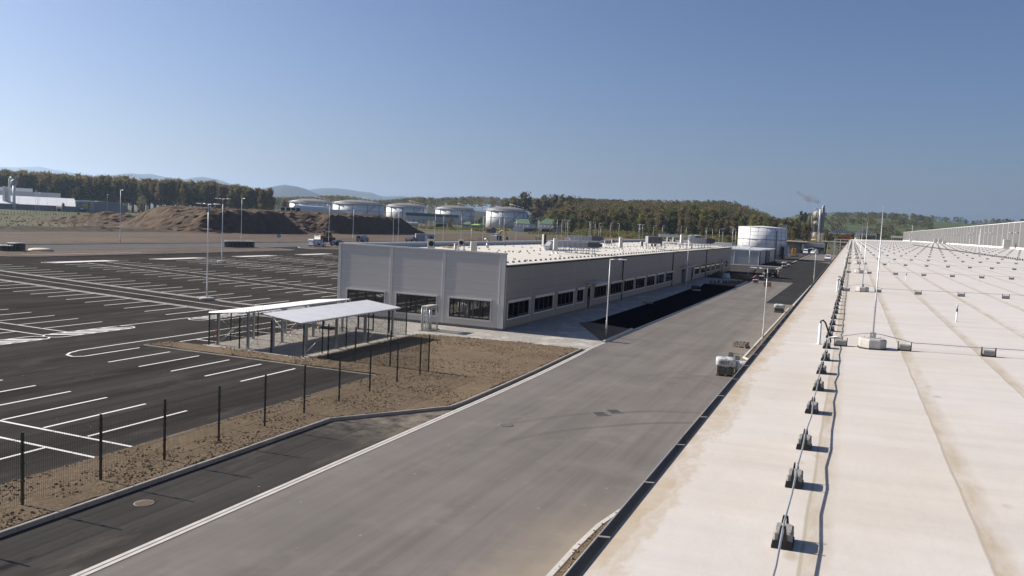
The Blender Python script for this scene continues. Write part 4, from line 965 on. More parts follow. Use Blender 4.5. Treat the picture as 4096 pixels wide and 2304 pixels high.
# ================================================================== WIRE MESH FENCES
def fence(name, label, runs, group, h=1.95, gates=()):
    o = runs[0][0]; t = thing(name, label, 'fence', (o[0], o[1], 0), 0, group); off = (o[0], o[1], 0)
    done = set()
    for run in runs:
        for p in run:
            if (round(p[0], 1), round(p[1], 1)) in done: continue
            done.add((round(p[0], 1), round(p[1], 1)))
            b = MB(); b.box(p[0] - .03, p[1] - .022, -.05, p[0] + .03, p[1] + .022, h + .08); b.box(p[0] - .034, p[1] - .026, h + .082, p[0] + .034, p[1] + .026, h + .10)
            for z in (.25, .72, 1.2, 1.68): b.box(p[0] - .045, p[1] - .04, z, p[0] + .045, p[1] + .04, z + .04)
            b.build('post', 'darkgreen', t, off)
        for i, (p, q) in enumerate(zip(run, run[1:])):
            if (run is runs[-1] and i in gates): continue
            b = MB(); P, Q = Vector((*p, 0)), Vector((*q, 0)); d = (Q - P); L = d.length; d.normalize(); nr = Vector((-d.y, d.x, 0)); n = int(L / .055)
            for k in range(1, n):
                c = P + d * (L * k / n); w = .0046
                b.add([tuple(c - d * w + Vector((0, 0, .10))), tuple(c + nr * w + Vector((0, 0, .10))), tuple(c + d * w + Vector((0, 0, .10))), tuple(c - d * w + Vector((0, 0, h))), tuple(c + nr * w + Vector((0, 0, h))), tuple(c + d * w + Vector((0, 0, h)))], [(0, 1, 4, 3), (1, 2, 5, 4), (2, 0, 3, 5)])
            for z in (.12, .34, .74, 1.14, 1.54, 1.88):
                b.bar(tuple(P + d * .03 + Vector((0, 0, z))), tuple(Q - d * .03 + Vector((0, 0, z))), .006)
            b.build('mesh_panel', 'wire', t, off)
    return t
XF = -19.92
fence('mesh_fence', 'long dark green wire mesh fence on the soil verge between car park and road', [[(XF + .03, y) for y in (5.1, 7.6, 10.1, 12.63)] + [(-19.90, 15.16), (-19.86, 17.6), (-19.88, 20.05), (-19.92, 22.55), (-20.0, 25.08), (-20.06, 27.58), (-20.12, 30.12), (-20.18, 32.67), (-20.22, 35.2), (-20.26, 37.6), (-20.28, 38.55)],
      [(-20.28, 38.55), (-22.66, 38.65), (-24.87, 38.66), (-26.62, 38.64)]], 'dark wire mesh fences')
pg1, pg2 = g('n', 815, 1130), g('n', 1112, 1163); pb1, pb2, pb3, pb4 = g('n', 628, 1110), g('n', 1195, 1175), (-28.25, 50.2), g('n', 1773, 1240)
fence('mesh_fence', 'dark wire mesh fence enclosing the two open shelters', [[(-34.98, 38.62), (-32.70, 38.57), (-30.38, 38.48), (-28.06, 38.36)], [(-28.06, 38.36), (-28.10, 40.2), (-28.13, 42.69), (-28.18, 45.23), (-28.2, 47.68), (-28.22, 50.14)],
      [(-34.98, 38.62), (-35.0, 40.5), (-35.0, 43.0), (-35.0, 45.5), (-35.0, 48.0), (-35.0, 50.2)], [(-35.0, 50.2), (-33.4, 50.2), (-32.15, 50.2), (-30.9, 50.2), (-29.6, 50.2), (-28.22, 50.14)]], 'dark wire mesh fences', 1.85, gates=(2,))
t = thing('gate', 'black framed mesh gate in the back fence of the shelters', 'gate', (-31.5, 50.2, 0))
b = MB()
for x in (-.6, .6): b.bar((x, 0, .05), (x, 0, 1.85), .07)
for z in (.1, 1.82): b.bar((-.57, 0, z), (.57, 0, z), .06)
b.build('frame', 'darkgreen', t)
b = MB()
for k in range(20): b.bar((-.55 + k * .058, 0, .12), (-.55 + k * .058, 0, 1.8), .007)
for z in (.5, .95, 1.4): b.bar((-.57, 0, z), (.57, 0, z), .008)
b.build('mesh_panel', 'wire', t); b = MB(); b.box(.48, -.06, .95, .58, .06, 1.15); b.build('lock', 'black', t)

# ================================================================== SHELTERS
def shelter(label, xl, xr, zl, zr, ys, y0, y1):
    o = ((xl + xr) / 2, y0, 0); t = thing('shelter', label, 'shelter', o)
    lo, hi = (xl + .25, xr - .25)
    zz = lambda x: zl + (zr - zl) * (x - xl) / (xr - xl)
    for x in (lo, hi):
        for y in ys:
            b = MB(); h = zz(x) - .10
            b.box(x - .06, y - .06, .04, x - .045, y + .06, h); b.box(x + .045, y - .06, .04, x + .06, y + .06, h); b.box(x - .045, y - .005, .04, x + .045, y + .005, h); b.box(x - .11, y - .11, .03, x + .11, y + .11, .045)
            b.build('post', 'metal', t, o)
    for x in (lo, hi):
        b = MB(); b.box(x - .05, y0 + .05, zz(x) - .098, x + .05, y1 - .05, zz(x) - .03); b.build('beam', 'metal', t, o)
    for y in ys:
        b = MB(); b.bar((xl + .05, y, zz(xl + .05) - .065), (xr - .05, y, zz(xr - .05) - .065), .08, .06); b.build('rafter', 'metal', t, o)
    b = MB(); p = []; y = y0; per = .235                                     # trapezoidal sheet, ribs run down the slope
    while y < y1:
        for dy, dz in ((0, 0), (.05, 0), (.085, .05), (.150, .05), (.185, 0)): p.append((min(y + dy, y1), dz))
        y += per
    for (ya, a), (yb, c) in zip(p, p[1:]):
        if yb > ya:
            b.quad((xl, ya, zl + a), (xl, yb, zl + c), (xr, yb, zr + c), (xr, ya, zr + a), 1 if a + c < .05 else 0); b.quad((xl, ya, zl + a - .006), (xr, ya, zr + a - .006), (xr, yb, zr + c - .006), (xl, yb, zl + c - .006))
    b.build('roof_sheet', ['sheet', 'sheetgroove'], t, o)
    b = MB(); b.box(xl - .012, y0, zl - .07, xl - .002, y1, zl + .01); b.box(xr + .002, y0, zr - .07, xr + .012, y1, zr + .01); b.build('fascia', 'trim', t, o)
    for ya, yb in ((ys[0], ys[1]), (ys[-2], ys[-1])):
        for x in (lo, hi):
            b = MB(); b.tube([(x + .07, ya, .15), (x + .07, yb, zz(x) - .2)], .010, 5); b.tube([(x + .075, yb, .15), (x + .075, ya, zz(x) - .2)], .010, 5); b.build('brace', 'metal', t, o)
    b = MB(); b.tube([(lo, ys[0] - .07, .15), (hi, ys[0] - .07, zz(hi) - .2)], .010, 5); b.tube([(hi, ys[0] - .075, .15), (lo, ys[0] - .075, zz(lo) - .2)], .010, 5); b.build('brace', 'metal', t, o)
YS = (38.95, 42.1, 45.3, 48.65)
shelter('open steel shelter with bright corrugated roof, the left and rear one of the two', -34.85, -32.15, 1.98, 2.24, YS, 38.35, 49.2)
shelter('open steel shelter with bright corrugated roof, the right one nearest the soil', -30.85, -28.2, 2.26, 1.96, YS, 38.3, 49.2)
def cable_loop(label, pts, m, r=.022):
    o = pts[0]; b = MB(); b.tube([(p[0] - o[0], p[1] - o[1], p[2]) for p in pts], r, 7); t = whole(b, 'cable_conduit', m, label, 'conduit', (o[0], o[1], .03)); return t
x, y = g('a', 290, 595); cable_loop('dark red cable loop standing by the front left shelter post', [(x, y, 0)] + [(x + .17 * math.sin(a), y, .45 - .42 * math.cos(a)) for a in [PI * 2 * k / 14 for k in range(15)]], 'red', .018)
x, y = g('a', 1080, 500); cable_loop('orange conduit curving up out of the slab under the right shelter', [(x, y, 0), (x - .17, y, .15), (x - .17, y + .1, .45), (x - .05, y + .25, .68), (x + .16, y + .3, .8)], 'conduit')
x, y = g('a', 1360, 470); cable_loop('orange conduit leaning back under the right shelter', [(x, y, 0), (x - .05, y + .1, .2), (x - .2, y + .2, .45), (x - .42, y + .3, .68)], 'conduit')
x, y = g('a', 1570, 455); cable_loop('brown cable hoop arching over the slab behind the right shelter', [(x, y, 0)] + [(x + .48 - .48 * math.cos(a), y - .15 * a, .34 * math.sin(a)) for a in [PI * k / 10 for k in range(11)]], 'rust', .02)
x, y = g('a', 1435, 430); t = thing('plastic_crate', 'low black slatted crate lying behind the right shelter', 'crate', (x, y, .03), .05)
b = MB(); [b.box(-.5, -.3 + k * .12, .02, .5, -.22 + k * .12, .15) for k in range(5)]; b.build('slats', 'black', t); b = MB(); b.box(-.5, -.31, 0, -.42, .31, .018); b.box(.42, -.31, 0, .5, .31, .018); b.build('runners', 'black', t)

# ================================================================== TURNSTILE
t = thing('turnstile', 'tall galvanised full height turnstile in front of the grey end wall', 'turnstile', (-28.2, 53.45, .03))
b = MB(); b.bbox(-.28, -.75, 1.62, .30, .75, 1.80, .03); b.build('top_box', 'offwhite', t)
b = MB()
for k in range(9):
    a = PI * (.62 + .76 * k / 8); b.tube([(.55 * math.cos(a) - .02, .62 * math.sin(a), 0), (.55 * math.cos(a) - .02, .62 * math.sin(a), 1.62)], .020, 6)
for z in (.08, .85, 1.58): b.tube([(.55 * math.cos(a) - .02, .62 * math.sin(a), z) for a in [PI * (.62 + .76 * k / 10) for k in range(11)]], .018, 6)
b.build('curved_cage', 'metal', t)
b = MB()
for x in (-.22, .26):
    for y in (-.70, .70): b.box(x - .035, y - .035, 0, x + .035, y + .035, 1.62)
for y in (-.56, -.42, .42, .56): b.tube([(.40, y, 0), (.40, y, 1.60)], .019, 6)
for z in (.08, 1.55): b.bar((.40, -.7, z), (.40, .7, z), .035)
b.build('uprights', 'metal', t)
b = MB(); b.tube([(.02, 0, .03), (.02, 0, 1.62)], .045, 8)
for ang in (.5, .5 + 2 * PI / 3, .5 + 4 * PI / 3):
    for k in range(11):
        z = .16 + k * .135; b.tube([(.02, 0, z), (.02 + .46 * math.cos(ang), .46 * math.sin(ang), z)], .017, 6)
b.build('rotor', 'metal', t)
b = MB()
for k in range(11): z = .16 + k * .135; b.tube([(-.22, -.70, z), (.0, -.22, z)], .016, 5)
b.build('comb_bars', 'metal', t)
b = MB(); b.box(-.45, -.85, 0, .48, .85, .012); b.build('base_plate', 'castgrey', t)
# ================================================================== THE WAREHOUSE UNDERFOOT
WRZ = .0056
def zr(x): return 6.80 + .022 * (x + .2)
def wl(x, y):                                   # warehouse-local -> world
    c, s = math.cos(WRZ), math.sin(WRZ); return x * c - y * s, x * s + y * c
wh = thing('warehouse', 'huge warehouse with pale flat roof underfoot, its gutter beside the road', 'building', (0, 0, 0), WRZ)
b = MB(); YE = 520
ys_ = [-4 + 1.5 * k for k in range(60)] + [90 + 10 * k for k in range(44)]
xs_ = [-.905, -.5, -.2, .4, 1, 2, 3, 4.5, 6, 8, 11, 15, 20, 26]
vs = [(x, y, zr(x) + (.012 * (fbm(x * 1.1, y * .7, 3, 6) - .45) if y < 60 else 0)) for y in ys_ for x in xs_]; n = len(xs_)
b.add(vs, [(j * n + i, j * n + i + 1, (j + 1) * n + i + 1, (j + 1) * n + i) for j in range(len(ys_) - 1) for i in range(n - 1)], 0, True)
b.build('roof', 'roofnear', wh)
b = MB(); b.box(-.80, -4, -.1, -.6, YE, 6.60); b.box(-.6, YE - .2, 0, 26, YE, 6.7); b.build('wall', 'warehousewall', wh)
b = MB(); b.box(-.925, -4, 6.62, -.909, YE, zr(-.905) - .006); b.build('eaves_flashing', 'frame', wh)
b = MB(); R = .056
pr = [(R * math.cos(a), R * math.sin(a)) for a in [PI + PI * k / 10 for k in range(11)]]; pr += [((R - .006) * math.cos(a), (R - .006) * math.sin(a)) for a in [2 * PI - PI * k / 10 for k in range(11)]]
segs = [-4, 2.9, 5.86, 8.9, 11.9, 14.9, 17.9, 21, 30, 60, 120, 240, 400]
for y0, y1 in zip(segs, segs[1:]):
    b.rings([[(-.938 + x, y, 6.745 + z) for x, z in pr] for y in (y0, y1 - .012)], 0, True)
    b.tube([(-.938 - R, y0, 6.748), (-.938 - R, y1 - .012, 6.748)], .009, 6)
b.build('gutter', 'guttersteel', wh)
for k in range(60):
    y = 2.75 + k * .93
    b = MB(); b.rings([[(-.938 + (R + .004) * math.cos(a), y + dy, 6.745 + (R + .004) * math.sin(a)) for a in [PI * .95 + PI * 1.1 * q / 12 for q in range(13)]] + [(-.938 + (R + .001) * math.cos(a), y + dy, 6.745 + (R + .001) * math.sin(a)) for a in [PI * 2.05 - PI * 1.1 * q / 12 for q in range(13)]] for dy in (-.014, .014)])
    b.bar((-.938 - R, y, 6.757), (-.90, y, 6.765), .018, .004); b.build('gutter_bracket', 'guttersteel', wh)
# taller hall rising beyond the roof
hall = thing('tall_hall', 'long grey ribbed wall of the taller hall standing above the pale roof at right', 'building', (26, 100, 0), WRZ)
b = MB(); LH = 424; z0, z1 = zr(26) - .1, 12.05
b.box(.0, 0, 0, 30, LH, z1); b.build('wall', 'hallpanel', hall)
b = MB()
for k in range(0, 71): b.box(-.05, k * 6 + .2, z0, -.002, k * 6 + .32, z1 - .02)
b.box(-.06, -.02, z1 + .002, 30.05, LH + .02, z1 + .10); b.build('trim_strips', 'joint', hall)
b = MB(); b.rings([[(-.10, y, z0 - .05), (-.003, y, z0 - .05), (-.003, y, z0 + .42), (-.05, y, z0 + .42)] for y in (0, LH)]); b.build('base_upstand', 'whitesheet', hall)
def wy(pxx): return 26.0 / ((pxx - 3440) / 3913.0)
for xx in (1660, 1695, 1870, 1925, 2160, 2232, 1470, 1508, 1335, 1360, 1213, 1240, 1135):
    y = wy(3400 + xx / 3.45) - 100; zc = 10.3
    b = MB(); b.lathe([(.05, zc - .16), (.26, zc - .06), (.30, zc + .02), (.10, zc + .08)], -.30, y, 12); b.build('wall_light', 'lampface', hall)
for xx, hh_ in ((1655, 1.2), (1765, 2.2), (1775, 3.4)):
    y = wy(3400 + xx / 3.45) - 100; b = MB(); b.box(-.08, y - .1, zr(26) + .5, -.004, y + .12, zr(26) + .5 + hh_); b.build('conduit_box', 'whitesheet', hall)
M_up = [(1295, 725, .9, 1.5, 1), (1350, 728, .9, 1.5, 1), (1410, 730, 1.4, 1.1, 1), (2215, 785, 1.5, 1.9, 1)]
def wroof(k, x, y):                              # warehouse roof point under a pixel (local x decides height)
    z = 6.8
    for _ in range(8):
        X, Y = g(k, x, y, z); z = min(zr(X + .0056 * Y), 7.6)
    return X, Y, z
for i, xx in enumerate((1290, 1350, 1410, 2215)):
    y = wy(3400 + xx / 3.45); X, Y = wl(25.1, y)
    t = thing('roof_unit', ('leftmost white plant unit on the pale roof at the foot of the tall hall', 'second white plant unit at the foot of the tall hall', 'third and lowest white plant unit at the foot of the tall hall', 'large white plant unit at the foot of the tall hall near the right edge')[i], 'roof unit', (X, Y, zr(25.1)), WRZ)
    w, h = ((.9, 1.5), (.9, 1.45), (1.2, .95), (1.1, 1.65))[i]
    b = MB(); b.bbox(-.5, -w / 2, .12, .5, w / 2, h, .03); b.build('casing', 'offwhite', t)
    b = MB(); [b.box(-.515, -w / 2 + .08, .3 + k * .12, -.502, w / 2 - .08, .36 + k * .12) for k in range(int((h - .45) / .12))]; b.build('louvres', 'joint', t)
    b = MB(); b.box(-.5, -w / 2, 0, .5, -w / 2 + .08, .118); b.box(-.5, w / 2 - .08, 0, .5, w / 2, .118); b.build('feet', 'metal', t)
X, Y = wl(24.6, 143.0); t = thing('roof_unit', 'black box cut by the right edge at the foot of the tall hall', 'roof unit', (X, Y, zr(24.6)), WRZ)
b = MB(); b.bbox(-.5, -2.2, .15, .6, 1.6, 3.0, .04); b.build('casing', 'blackpaint', t); b = MB(); [b.box(-.4, y, 0, .5, y + .1, .148) for y in (-2, -.3, 1.3)]; b.build('feet', 'metal', t)
y = wy(3400 + 1000 / 3.45); X, Y = wl(24.0, y); t = thing('roof_plant', 'white ladder frame and small cabinets near the far end of the tall hall', 'roof plant', (X, Y, zr(24)), WRZ)
b = MB(); [b.bar((0, s, 0), (0, s * 1.0, 7.0), .16) for s in (-1.4, -.3)]; b.bar((0, -1.4, 6.9), (0, 3.0, 6.9), .16); b.build('mast_frame', 'white', t)
b = MB(); b.box(-.5, 2, .2, .5, 5.5, 1.5); b.box(-.5, 2.6, 2.2, .5, 5.2, 3.2); b.build('cabinets', 'offwhite', t); b = MB(); [b.bar((0, y_, 0), (0, y_, 2.3), .12) for y_ in (2.7, 5.1)]; b.build('legs', 'metal', t)

# ---------------------------------------------------------------- lightning protection
def holder_proto():
    t = thing('conductor_holder', None, 'holder')
    b = MB(); b.bbox(-.055, -.082, .018, .055, .082, .092, .010); b.build('concrete_block', 'weight', t)
    b = MB(); b.box(-.062, -.092, 0, .062, .092, .017)
    for s in (-1, 1):
        for q in (-1, 1):
            b.rings([[(q * .004, s * .083, .0175), (q * .024, s * .083, .0175), (q * .026, s * .083, .06), (q * .017, s * .083, .125), (q * .012, s * .083, .135), (q * .006, s * .083, .128)][::q * s * -1], [(q * .004, s * .094, .0175), (q * .024, s * .094, .0175), (q * .026, s * .094, .06), (q * .017, s * .094, .125), (q * .012, s * .094, .135), (q * .006, s * .094, .128)][::q * s * -1]])
    b.box(-.056, -.091, .0172, .056, -.0835, .044); b.box(-.056, .0835, .0172, .056, .091, .044)
    b.build('plastic_cradle', 'black', t); return t
HP = holder_proto(); HP.scale = (.74, .84, .82); h_used = [False]
def holder(x, y, rz, label, group):
    X, Y = wl(x, y); L = (X, Y, zr(x)); rz += WRZ + random.uniform(-.05, .05)
    if not h_used[0]:
        h_used[0] = True; HP.location = L; HP.rotation_euler = (0, 0, rz); HP['label'] = label; HP['group'] = group; return HP
    return dup(HP, L, rz, label, group)
far_h = []
row1 = [2.85, 3.9, 4.87, 5.77, 6.97, 8.02, 9.02, 10.0, 11.1, 12.3, 13.14, 14.1, 15.15, 16.2, 17.2, 18.2]
while row1[-1] < 330: row1.append(row1[-1] + 1.0)
NAMES = {1: 'lowest and nearest concrete cable holder with black cradle', 2: 'second nearest concrete cable holder of the row beside the gutter', 3: 'third nearest concrete cable holder of the row beside the gutter', 4: 'fourth nearest concrete cable holder, with a brown stain at its left'}
for i, y in enumerate(row1):
    if y < 95: holder(-.19 + random.uniform(-.01, .01), y, 0, NAMES.get(i, 'concrete holder with black cradle carrying the long cable beside the gutter'), 'cable holders in the long row beside the gutter')
    else: far_h.append((-.19, y, 0))
ROWS = [11.41 + 11.72 * k for k in range(26)]
ORD = ['first', 'second', 'third', 'fourth', 'fifth', 'sixth', 'seventh', 'eighth', 'ninth']
for r, y in enumerate(ROWS):
    xs = [-.04, .70, 1.62] + [1.62 + .96 * k for k in range(1, 26)]
    for x in xs:
        if x > 25: break
        if r < 8 and x < 17 and x < (y * .16 + 1.6):
            holder(x, y + .02 * x + random.uniform(-.03, .03), PI / 2, 'concrete cable holder with black cradle in the %s row across the roof' % ORD[r], 'cable holders in the rows across the roof')
        elif x < y * .17 + 1: far_h.append((x, y + .02 * x, PI / 2))
for k in range(130):
    y = 60 + k * 1.0
    far_h.append((11.5, y, 0))
lab = {'row': 'small distant cable holders on the pale roof'}
b = MB()
def tiny(b, X, Y, z, rz):
    c, s = math.cos(rz), math.sin(rz)
    for (x0, y0, z0, x1, y1, z1, m) in ((-.055, -.082, .0, .055, .082, .09, 1), (-.03, .083, 0, .03, .095, .13, 0), (-.03, -.095, 0, .03, -.083, .13, 0), (-.062, -.095, -.004, .062, .095, -.001, 0)):
        n0 = len(b.v); b.box(x0, y0, z0, x1, y1, z1, m)
        for i in range(n0, len(b.v)): vx, vy, vz_ = b.v[i]; b.v[i] = (X + vx * c - vy * s, Y + vx * s + vy * c, z + vz_)
for x, y, rz in far_h: X, Y = wl(x, y); tiny(b, X, Y, zr(x) + .005, rz)
tag(b.build('distant_cable_holders', ['black', 'concrete']), 'mass of distant small cable holders dotting the far pale roof', 'holders', kind='stuff')
def cable(pts, label, r=.006, group=None, m='metal'):
    o = pts[0]; b = MB(); b.tube([(p[0] - o[0], p[1] - o[1], p[2] - o[2]) for p in pts], r, 6); return whole(b, 'lightning_cable', m, label, 'cable', o, 0, group)
pts = []
for y0, y1 in zip(row1, row1[1:]):
    x = -.19
    for f in (0, .5):
        yy = y0 + (y1 - y0) * f; X, Y = wl(x + random.uniform(-.012, .012) * (f > 0), yy); pts.append((X, Y, zr(x) + .104 - (.012 if f else 0)))
    if y0 > 250: break
X, Y = wl(-.24, -1.5); cable([(X, Y, zr(-.2) + .10)] + pts, 'long grey steel cable running beside the gutter over the nearest holders', .0048)
MAST_TOP = {}
for r, y in enumerate(ROWS[:12]):
    P = []
    for x in [-.19 + .2 * k for k in range(int((min(25, y * .17 + 3) + .19) / .2))]:
        z = zr(x) + .104 + (.090 * max(0, math.cos((x - .33) / .42 * PI / 2)) if abs(x - .33) < .42 else 0) - .006 * abs(math.sin(x * 3.27))
        X, Y = wl(x, y + .02 * x); P.append((X, Y, z))
    cable(P, 'steel cable lying across the roof in the %s row from the front' % (ORD + ['tenth', 'eleventh', 'twelfth'])[r], .0048, 'cables across the roof')
X0, Y0 = wl(-.19, 11.41)
def mast_proto():
    t = thing('lightning_rod', None, 'lightning rod')
    b = MB(); oc = lambda R_, z: [(R_ * math.cos(PI / 8 + k * PI / 4), R_ * math.sin(PI / 8 + k * PI / 4), z) for k in range(8)]
    b.rings([oc(.165, .014), oc(.170, .11), oc(.155, .128)]); b.build('concrete_foot', 'concrete_pale', t)
    b = MB(); b.rings([oc(.178, 0), oc(.178, .013)]); b.build('rubber_pad', 'black', t)
    b = MB(); b.box(-.035, -.012, .1285, .035, .012, .20); b.tube([(0, -.03, .165), (0, .03, .165)], .016, 8); [b.tube([(x, y, .128), (x, y, .158)], .004, 5) for x, y in ((-.09, .06), (-.07, -.08), (.06, -.07), (.1, .05))]; b.build('clamp', 'metal', t)
    b = MB(); b.tube([(0, 0, .129), (0, 0, .62), (0, 0, .63), (0, 0, 1.79)], [.011, .011, .0075, .0045], 8); b.build('rod', 'metal', t); return t
MP = mast_proto()
for r, y in enumerate(ROWS[:14]):
    X, Y = wl(.33, y + .01); L = (X, Y, zr(.33)); lb = ['nearest and tallest looking lightning rod, on an octagonal concrete foot', 'second lightning rod from the front, on a concrete foot', 'third lightning rod from the front, on a concrete foot'][r] if r < 3 else 'far lightning rod on a concrete foot lined up beside the gutter row'
    if r == 0: MP.location = L; MP.rotation_euler = (0, 0, .15); MP['label'] = lb; MP['group'] = 'lightning rods on the pale roof'
    else: dup(MP, L, random.uniform(0, 1), lb, 'lightning rods on the pale roof')
def hose_proto():
    t = thing('vent_pipe', None, 'vent pipe')
    b = MB(); b.lathe([(.045, 0), (.018, .006), (.0175, .27)], n=12); b.build('pipe', 'white', t)
    b = MB(); b.tube([(0, 0, .2705), (.005, 0, .30), (.03, .01, .312), (.06, .02, .28), (.12, .045, .12), (.14, .05, .03)], .011, 7); b.build('hose', 'black', t); return t
# small weights carrying the conductors of the office roof
n_ = 0; ob = MB()
for k in range(96):
    y = 57.6 + k * 1.22; x = -24.55
    if k < 80: dup(HP, (x, y, roofz(x)), random.uniform(-.1, .1), 'small dark cable holder in the row along the eaves of the office roof', 'cable holders along the eaves of the office roof', 1.25)
    else: tiny(ob, x, y, roofz(x), 0)
for k in range(90): tiny(ob, -37.3, 58 + k * 1.28, roofz(-37.3), 0)
for k in range(60): tiny(ob, -30.8, 58 + k * 1.9, roofz(-30.8), 0)
for r in range(10):
    for k in range(12): x = -36.5 + k * 1.05; tiny(ob, x, 63.5 + r * 11.5 + .03 * k, roofz(x), PI / 2)
tag(ob.build('office_roof_holders', ['black', 'concrete']), 'many tiny dark cable holders dotted over the office roof', 'holders', kind='stuff')
HO = hose_proto()
for i, (x, y) in enumerate(((-.30, 11.46), (-.265, 22.8), (-.27, 24.5), (-.25, 45.5), (-.28, 62.3), (-.3, 80), (-.3, 104))):
    X, Y = wl(x, y); L = (X, Y, zr(x)); lb = ['white vent pipe with bent black hose nearest the camera, beside the gutter row', 'white vent pipe with bent hose, left one of the second pair', 'white vent pipe with bent hose, right one of the second pair'][i] if i < 3 else 'far white vent pipe with bent hose near the gutter row'
    if i == 0: HO.location = L; HO['label'] = lb; HO['group'] = 'white vent pipes with hoses'
    else: dup(HO, L, random.uniform(-.2, .2), lb, 'white vent pipes with hoses')
def probe_proto():
    t = thing('anchor_post', None, 'anchor post')
    b = MB(); b.lathe([(.03, 0), (.012, .005), (.0115, .17)], n=10); b.build('sleeve', 'white', t)
    b = MB(); b.lathe([(.0135, .1705), (.0135, .222)], n=10); b.build('black_collar', 'black', t)
    b = MB(); b.lathe([(.007, .2225), (.007, .25), (.014, .258), (.014, .285), (.005, .292)], n=10); b.build('eye_head', 'metal', t); return t
PP = probe_proto()
for i, (x, y) in enumerate(((1.74, 16.0), (1.74, 30.5), (1.76, 45.2), (1.76, 59.6), (1.8, 76.6))):
    X, Y = wl(x, y); L = (X, Y, zr(x)); lb = 'white anchor post with black collar standing alone in the middle of the roof, nearest one' if i == 0 else 'white anchor post with black collar, %s from the front' % ORD[i]
    if i == 0: PP.location = L; PP['label'] = lb; PP['group'] = 'white anchor posts'
    else: dup(PP, L, 0, lb, 'white anchor posts')
# ladder rising past the eaves
X, Y = wl(-1.35, 100.0); t = thing('roof_ladder', 'white tubular ladder frame rising past the gutter far along the roof', 'ladder', (X, Y, 0), WRZ)
b = MB(); [b.bar((x, 0, 0), (x + .04, 0, 7.85), .07) for x in (-.48, .12)]; b.bar((-.5, 0, 7.84), (1.35, 0, 7.84), .06); b.bar((-.6, 0, 6.95), (.95, 0, 7.05), .05); b.bar((.75, 0, 5.9), (1.05, 0, 7.84), .07); [b.bar((-.46, 0, .4 + k * .3), (.14, 0, .4 + k * .3), .03) for k in range(24)]; b.build('frame', 'white', t)

# ================================================================== PALLETS AND SMALL THINGS ON THE ROAD
def pallet_into(t, w=1.0, d=.8):
    b = MB()
    for x in (-w / 2, -.05, w / 2 - .1):
        for y in (-d / 2, -.05, d / 2 - .1): b.box(x, y, .02, x + .1, y + .1, .095)
    for y in (-d / 2, -.05, d / 2 - .1): b.box(-w / 2, y, 0, w / 2, y + .1, .019)
    for x in (-w / 2, -.05, w / 2 - .1): b.box(x, -d / 2, .096, x + .1, d / 2, .114)
    for k in range(5): b.box(-w / 2, -d / 2 + k * (d - .12) / 4, .115, w / 2, -d / 2 + k * (d - .12) / 4 + .12, .133)
    return b.build('pallet', 'wood', t)
def wrapped(loc, rz, label, w=1.0, d=.8, h=.95, cover=.42, word=None, group=None, bare=False):
    t = thing('paver_pallet', label, 'pallet', loc, rz, group); pallet_into(t, w, d)
    b = MB(); n, m_, rowsn = 6, 4, max(2, int((h - .14) / .11))
    for q in range(rowsn):
        z = .135 + q * (h - .14) / rowsn
        for i in range(n):
            for j in (0, m_ - 1): b.box(-w / 2 + .03 + i * (w - .06) / n, -d / 2 + .02 + j * (d - .04) / m_, z, -w / 2 + .03 + (i + 1) * (w - .06) / n - .012, -d / 2 + .02 + (j + 1) * (d - .04) / m_ - .012, z + (h - .14) / rowsn - .01)
            if i in (0, n - 1):
                for j in range(1, m_ - 1): b.box(-w / 2 + .03 + i * (w - .06) / n, -d / 2 + .02 + j * (d - .04) / m_, z, -w / 2 + .03 + (i + 1) * (w - .06) / n - .012, -d / 2 + .02 + (j + 1) * (d - .04) / m_ - .012, z + (h - .14) / rowsn - .01)
    b.box(-w / 2 + .10, -d / 2 + .1, .135, w / 2 - .10, d / 2 - .1, h - .02); b.build('pavers', 'paver_green', t)
    b = MB(); rs = []
    for z, gx in ((h - cover, .012), (h - cover * .7, .03), (h - cover * .4, .018), (h - .05, .022), (h + .02, -.05), (h + .035, -.30)):
        ring = []
        for k in range(28):
            a = 2 * PI * k / 28; cx, cy = math.cos(a), math.sin(a); s = 1 / max(abs(cx) / (w / 2 + gx), abs(cy) / (d / 2 + gx)); wr = random.uniform(-.012, .014)
            ring.append((cx * s + cx * wr, cy * s + cy * wr, z + random.uniform(-.025, .025) * (1 if z > h - cover + .01 else 1.6)))
        rs.append(ring)
    b.rings(rs, 0, True); sh = b.build('wrapping', 'wrap', t)
    b = MB(); [b.box(x - .008, -d / 2 - .004, .14, x + .008, d / 2 + .004, h - cover + .02) for x in (-w * .3, 0, w * .3)]; b.build('straps', 'black', t)
    if word:
        tm = text_mb(word, h * .24); b = MB(); b.add([(x - .06, y - d / 2 - .052, z + h - cover * .48) for x, y, z in tm.v], tm.f); b.build('lettering', 'black', t)
        b = MB(); b.box(w * .27, -d / 2 - .054, h - cover * .66, w * .33, -d / 2 - .050, h - cover * .50); b.build('red_mark', 'red', t)
    return t
wrapped((-6.42, 48.35, 0), .18, 'paver pallet with torn white wrapping lettered BEST, nearest by the gutter', 1.02, .95, .98, .42, 'BEST')
wrapped((-5.45, 48.75, 0), .25, 'lower wrapped paver pallet half hidden behind the gutter, right of the lettered one', .95, .9, .78, .40, 'BEST')
wrapped((-6.98, 90.6, 0), .03, 'wrapped paver pallet with flat white top standing alone beside the bed', 1.0, .9, .84, .34, 'BEST')
t = thing('paver_stack', 'loose grey pavers on end behind the lettered pallet', 'pavers', (-6.1, 49.5, 0)); b = MB(); b.box(-.35, -.1, 0, -.05, .1, 1.05); b.box(.05, -.08, 0, .3, .12, 1.0); b.box(-.33, -.11, 1.052, -.1, .08, 1.2); b.build('pavers', 'paver', t)
t = thing('stone_pallet', 'wooden pallet stacked with broken grey paving stones', 'pallet', (-7.12, 60.85, 0), -.28); pallet_into(t, 1.0, .8)
b = MB()
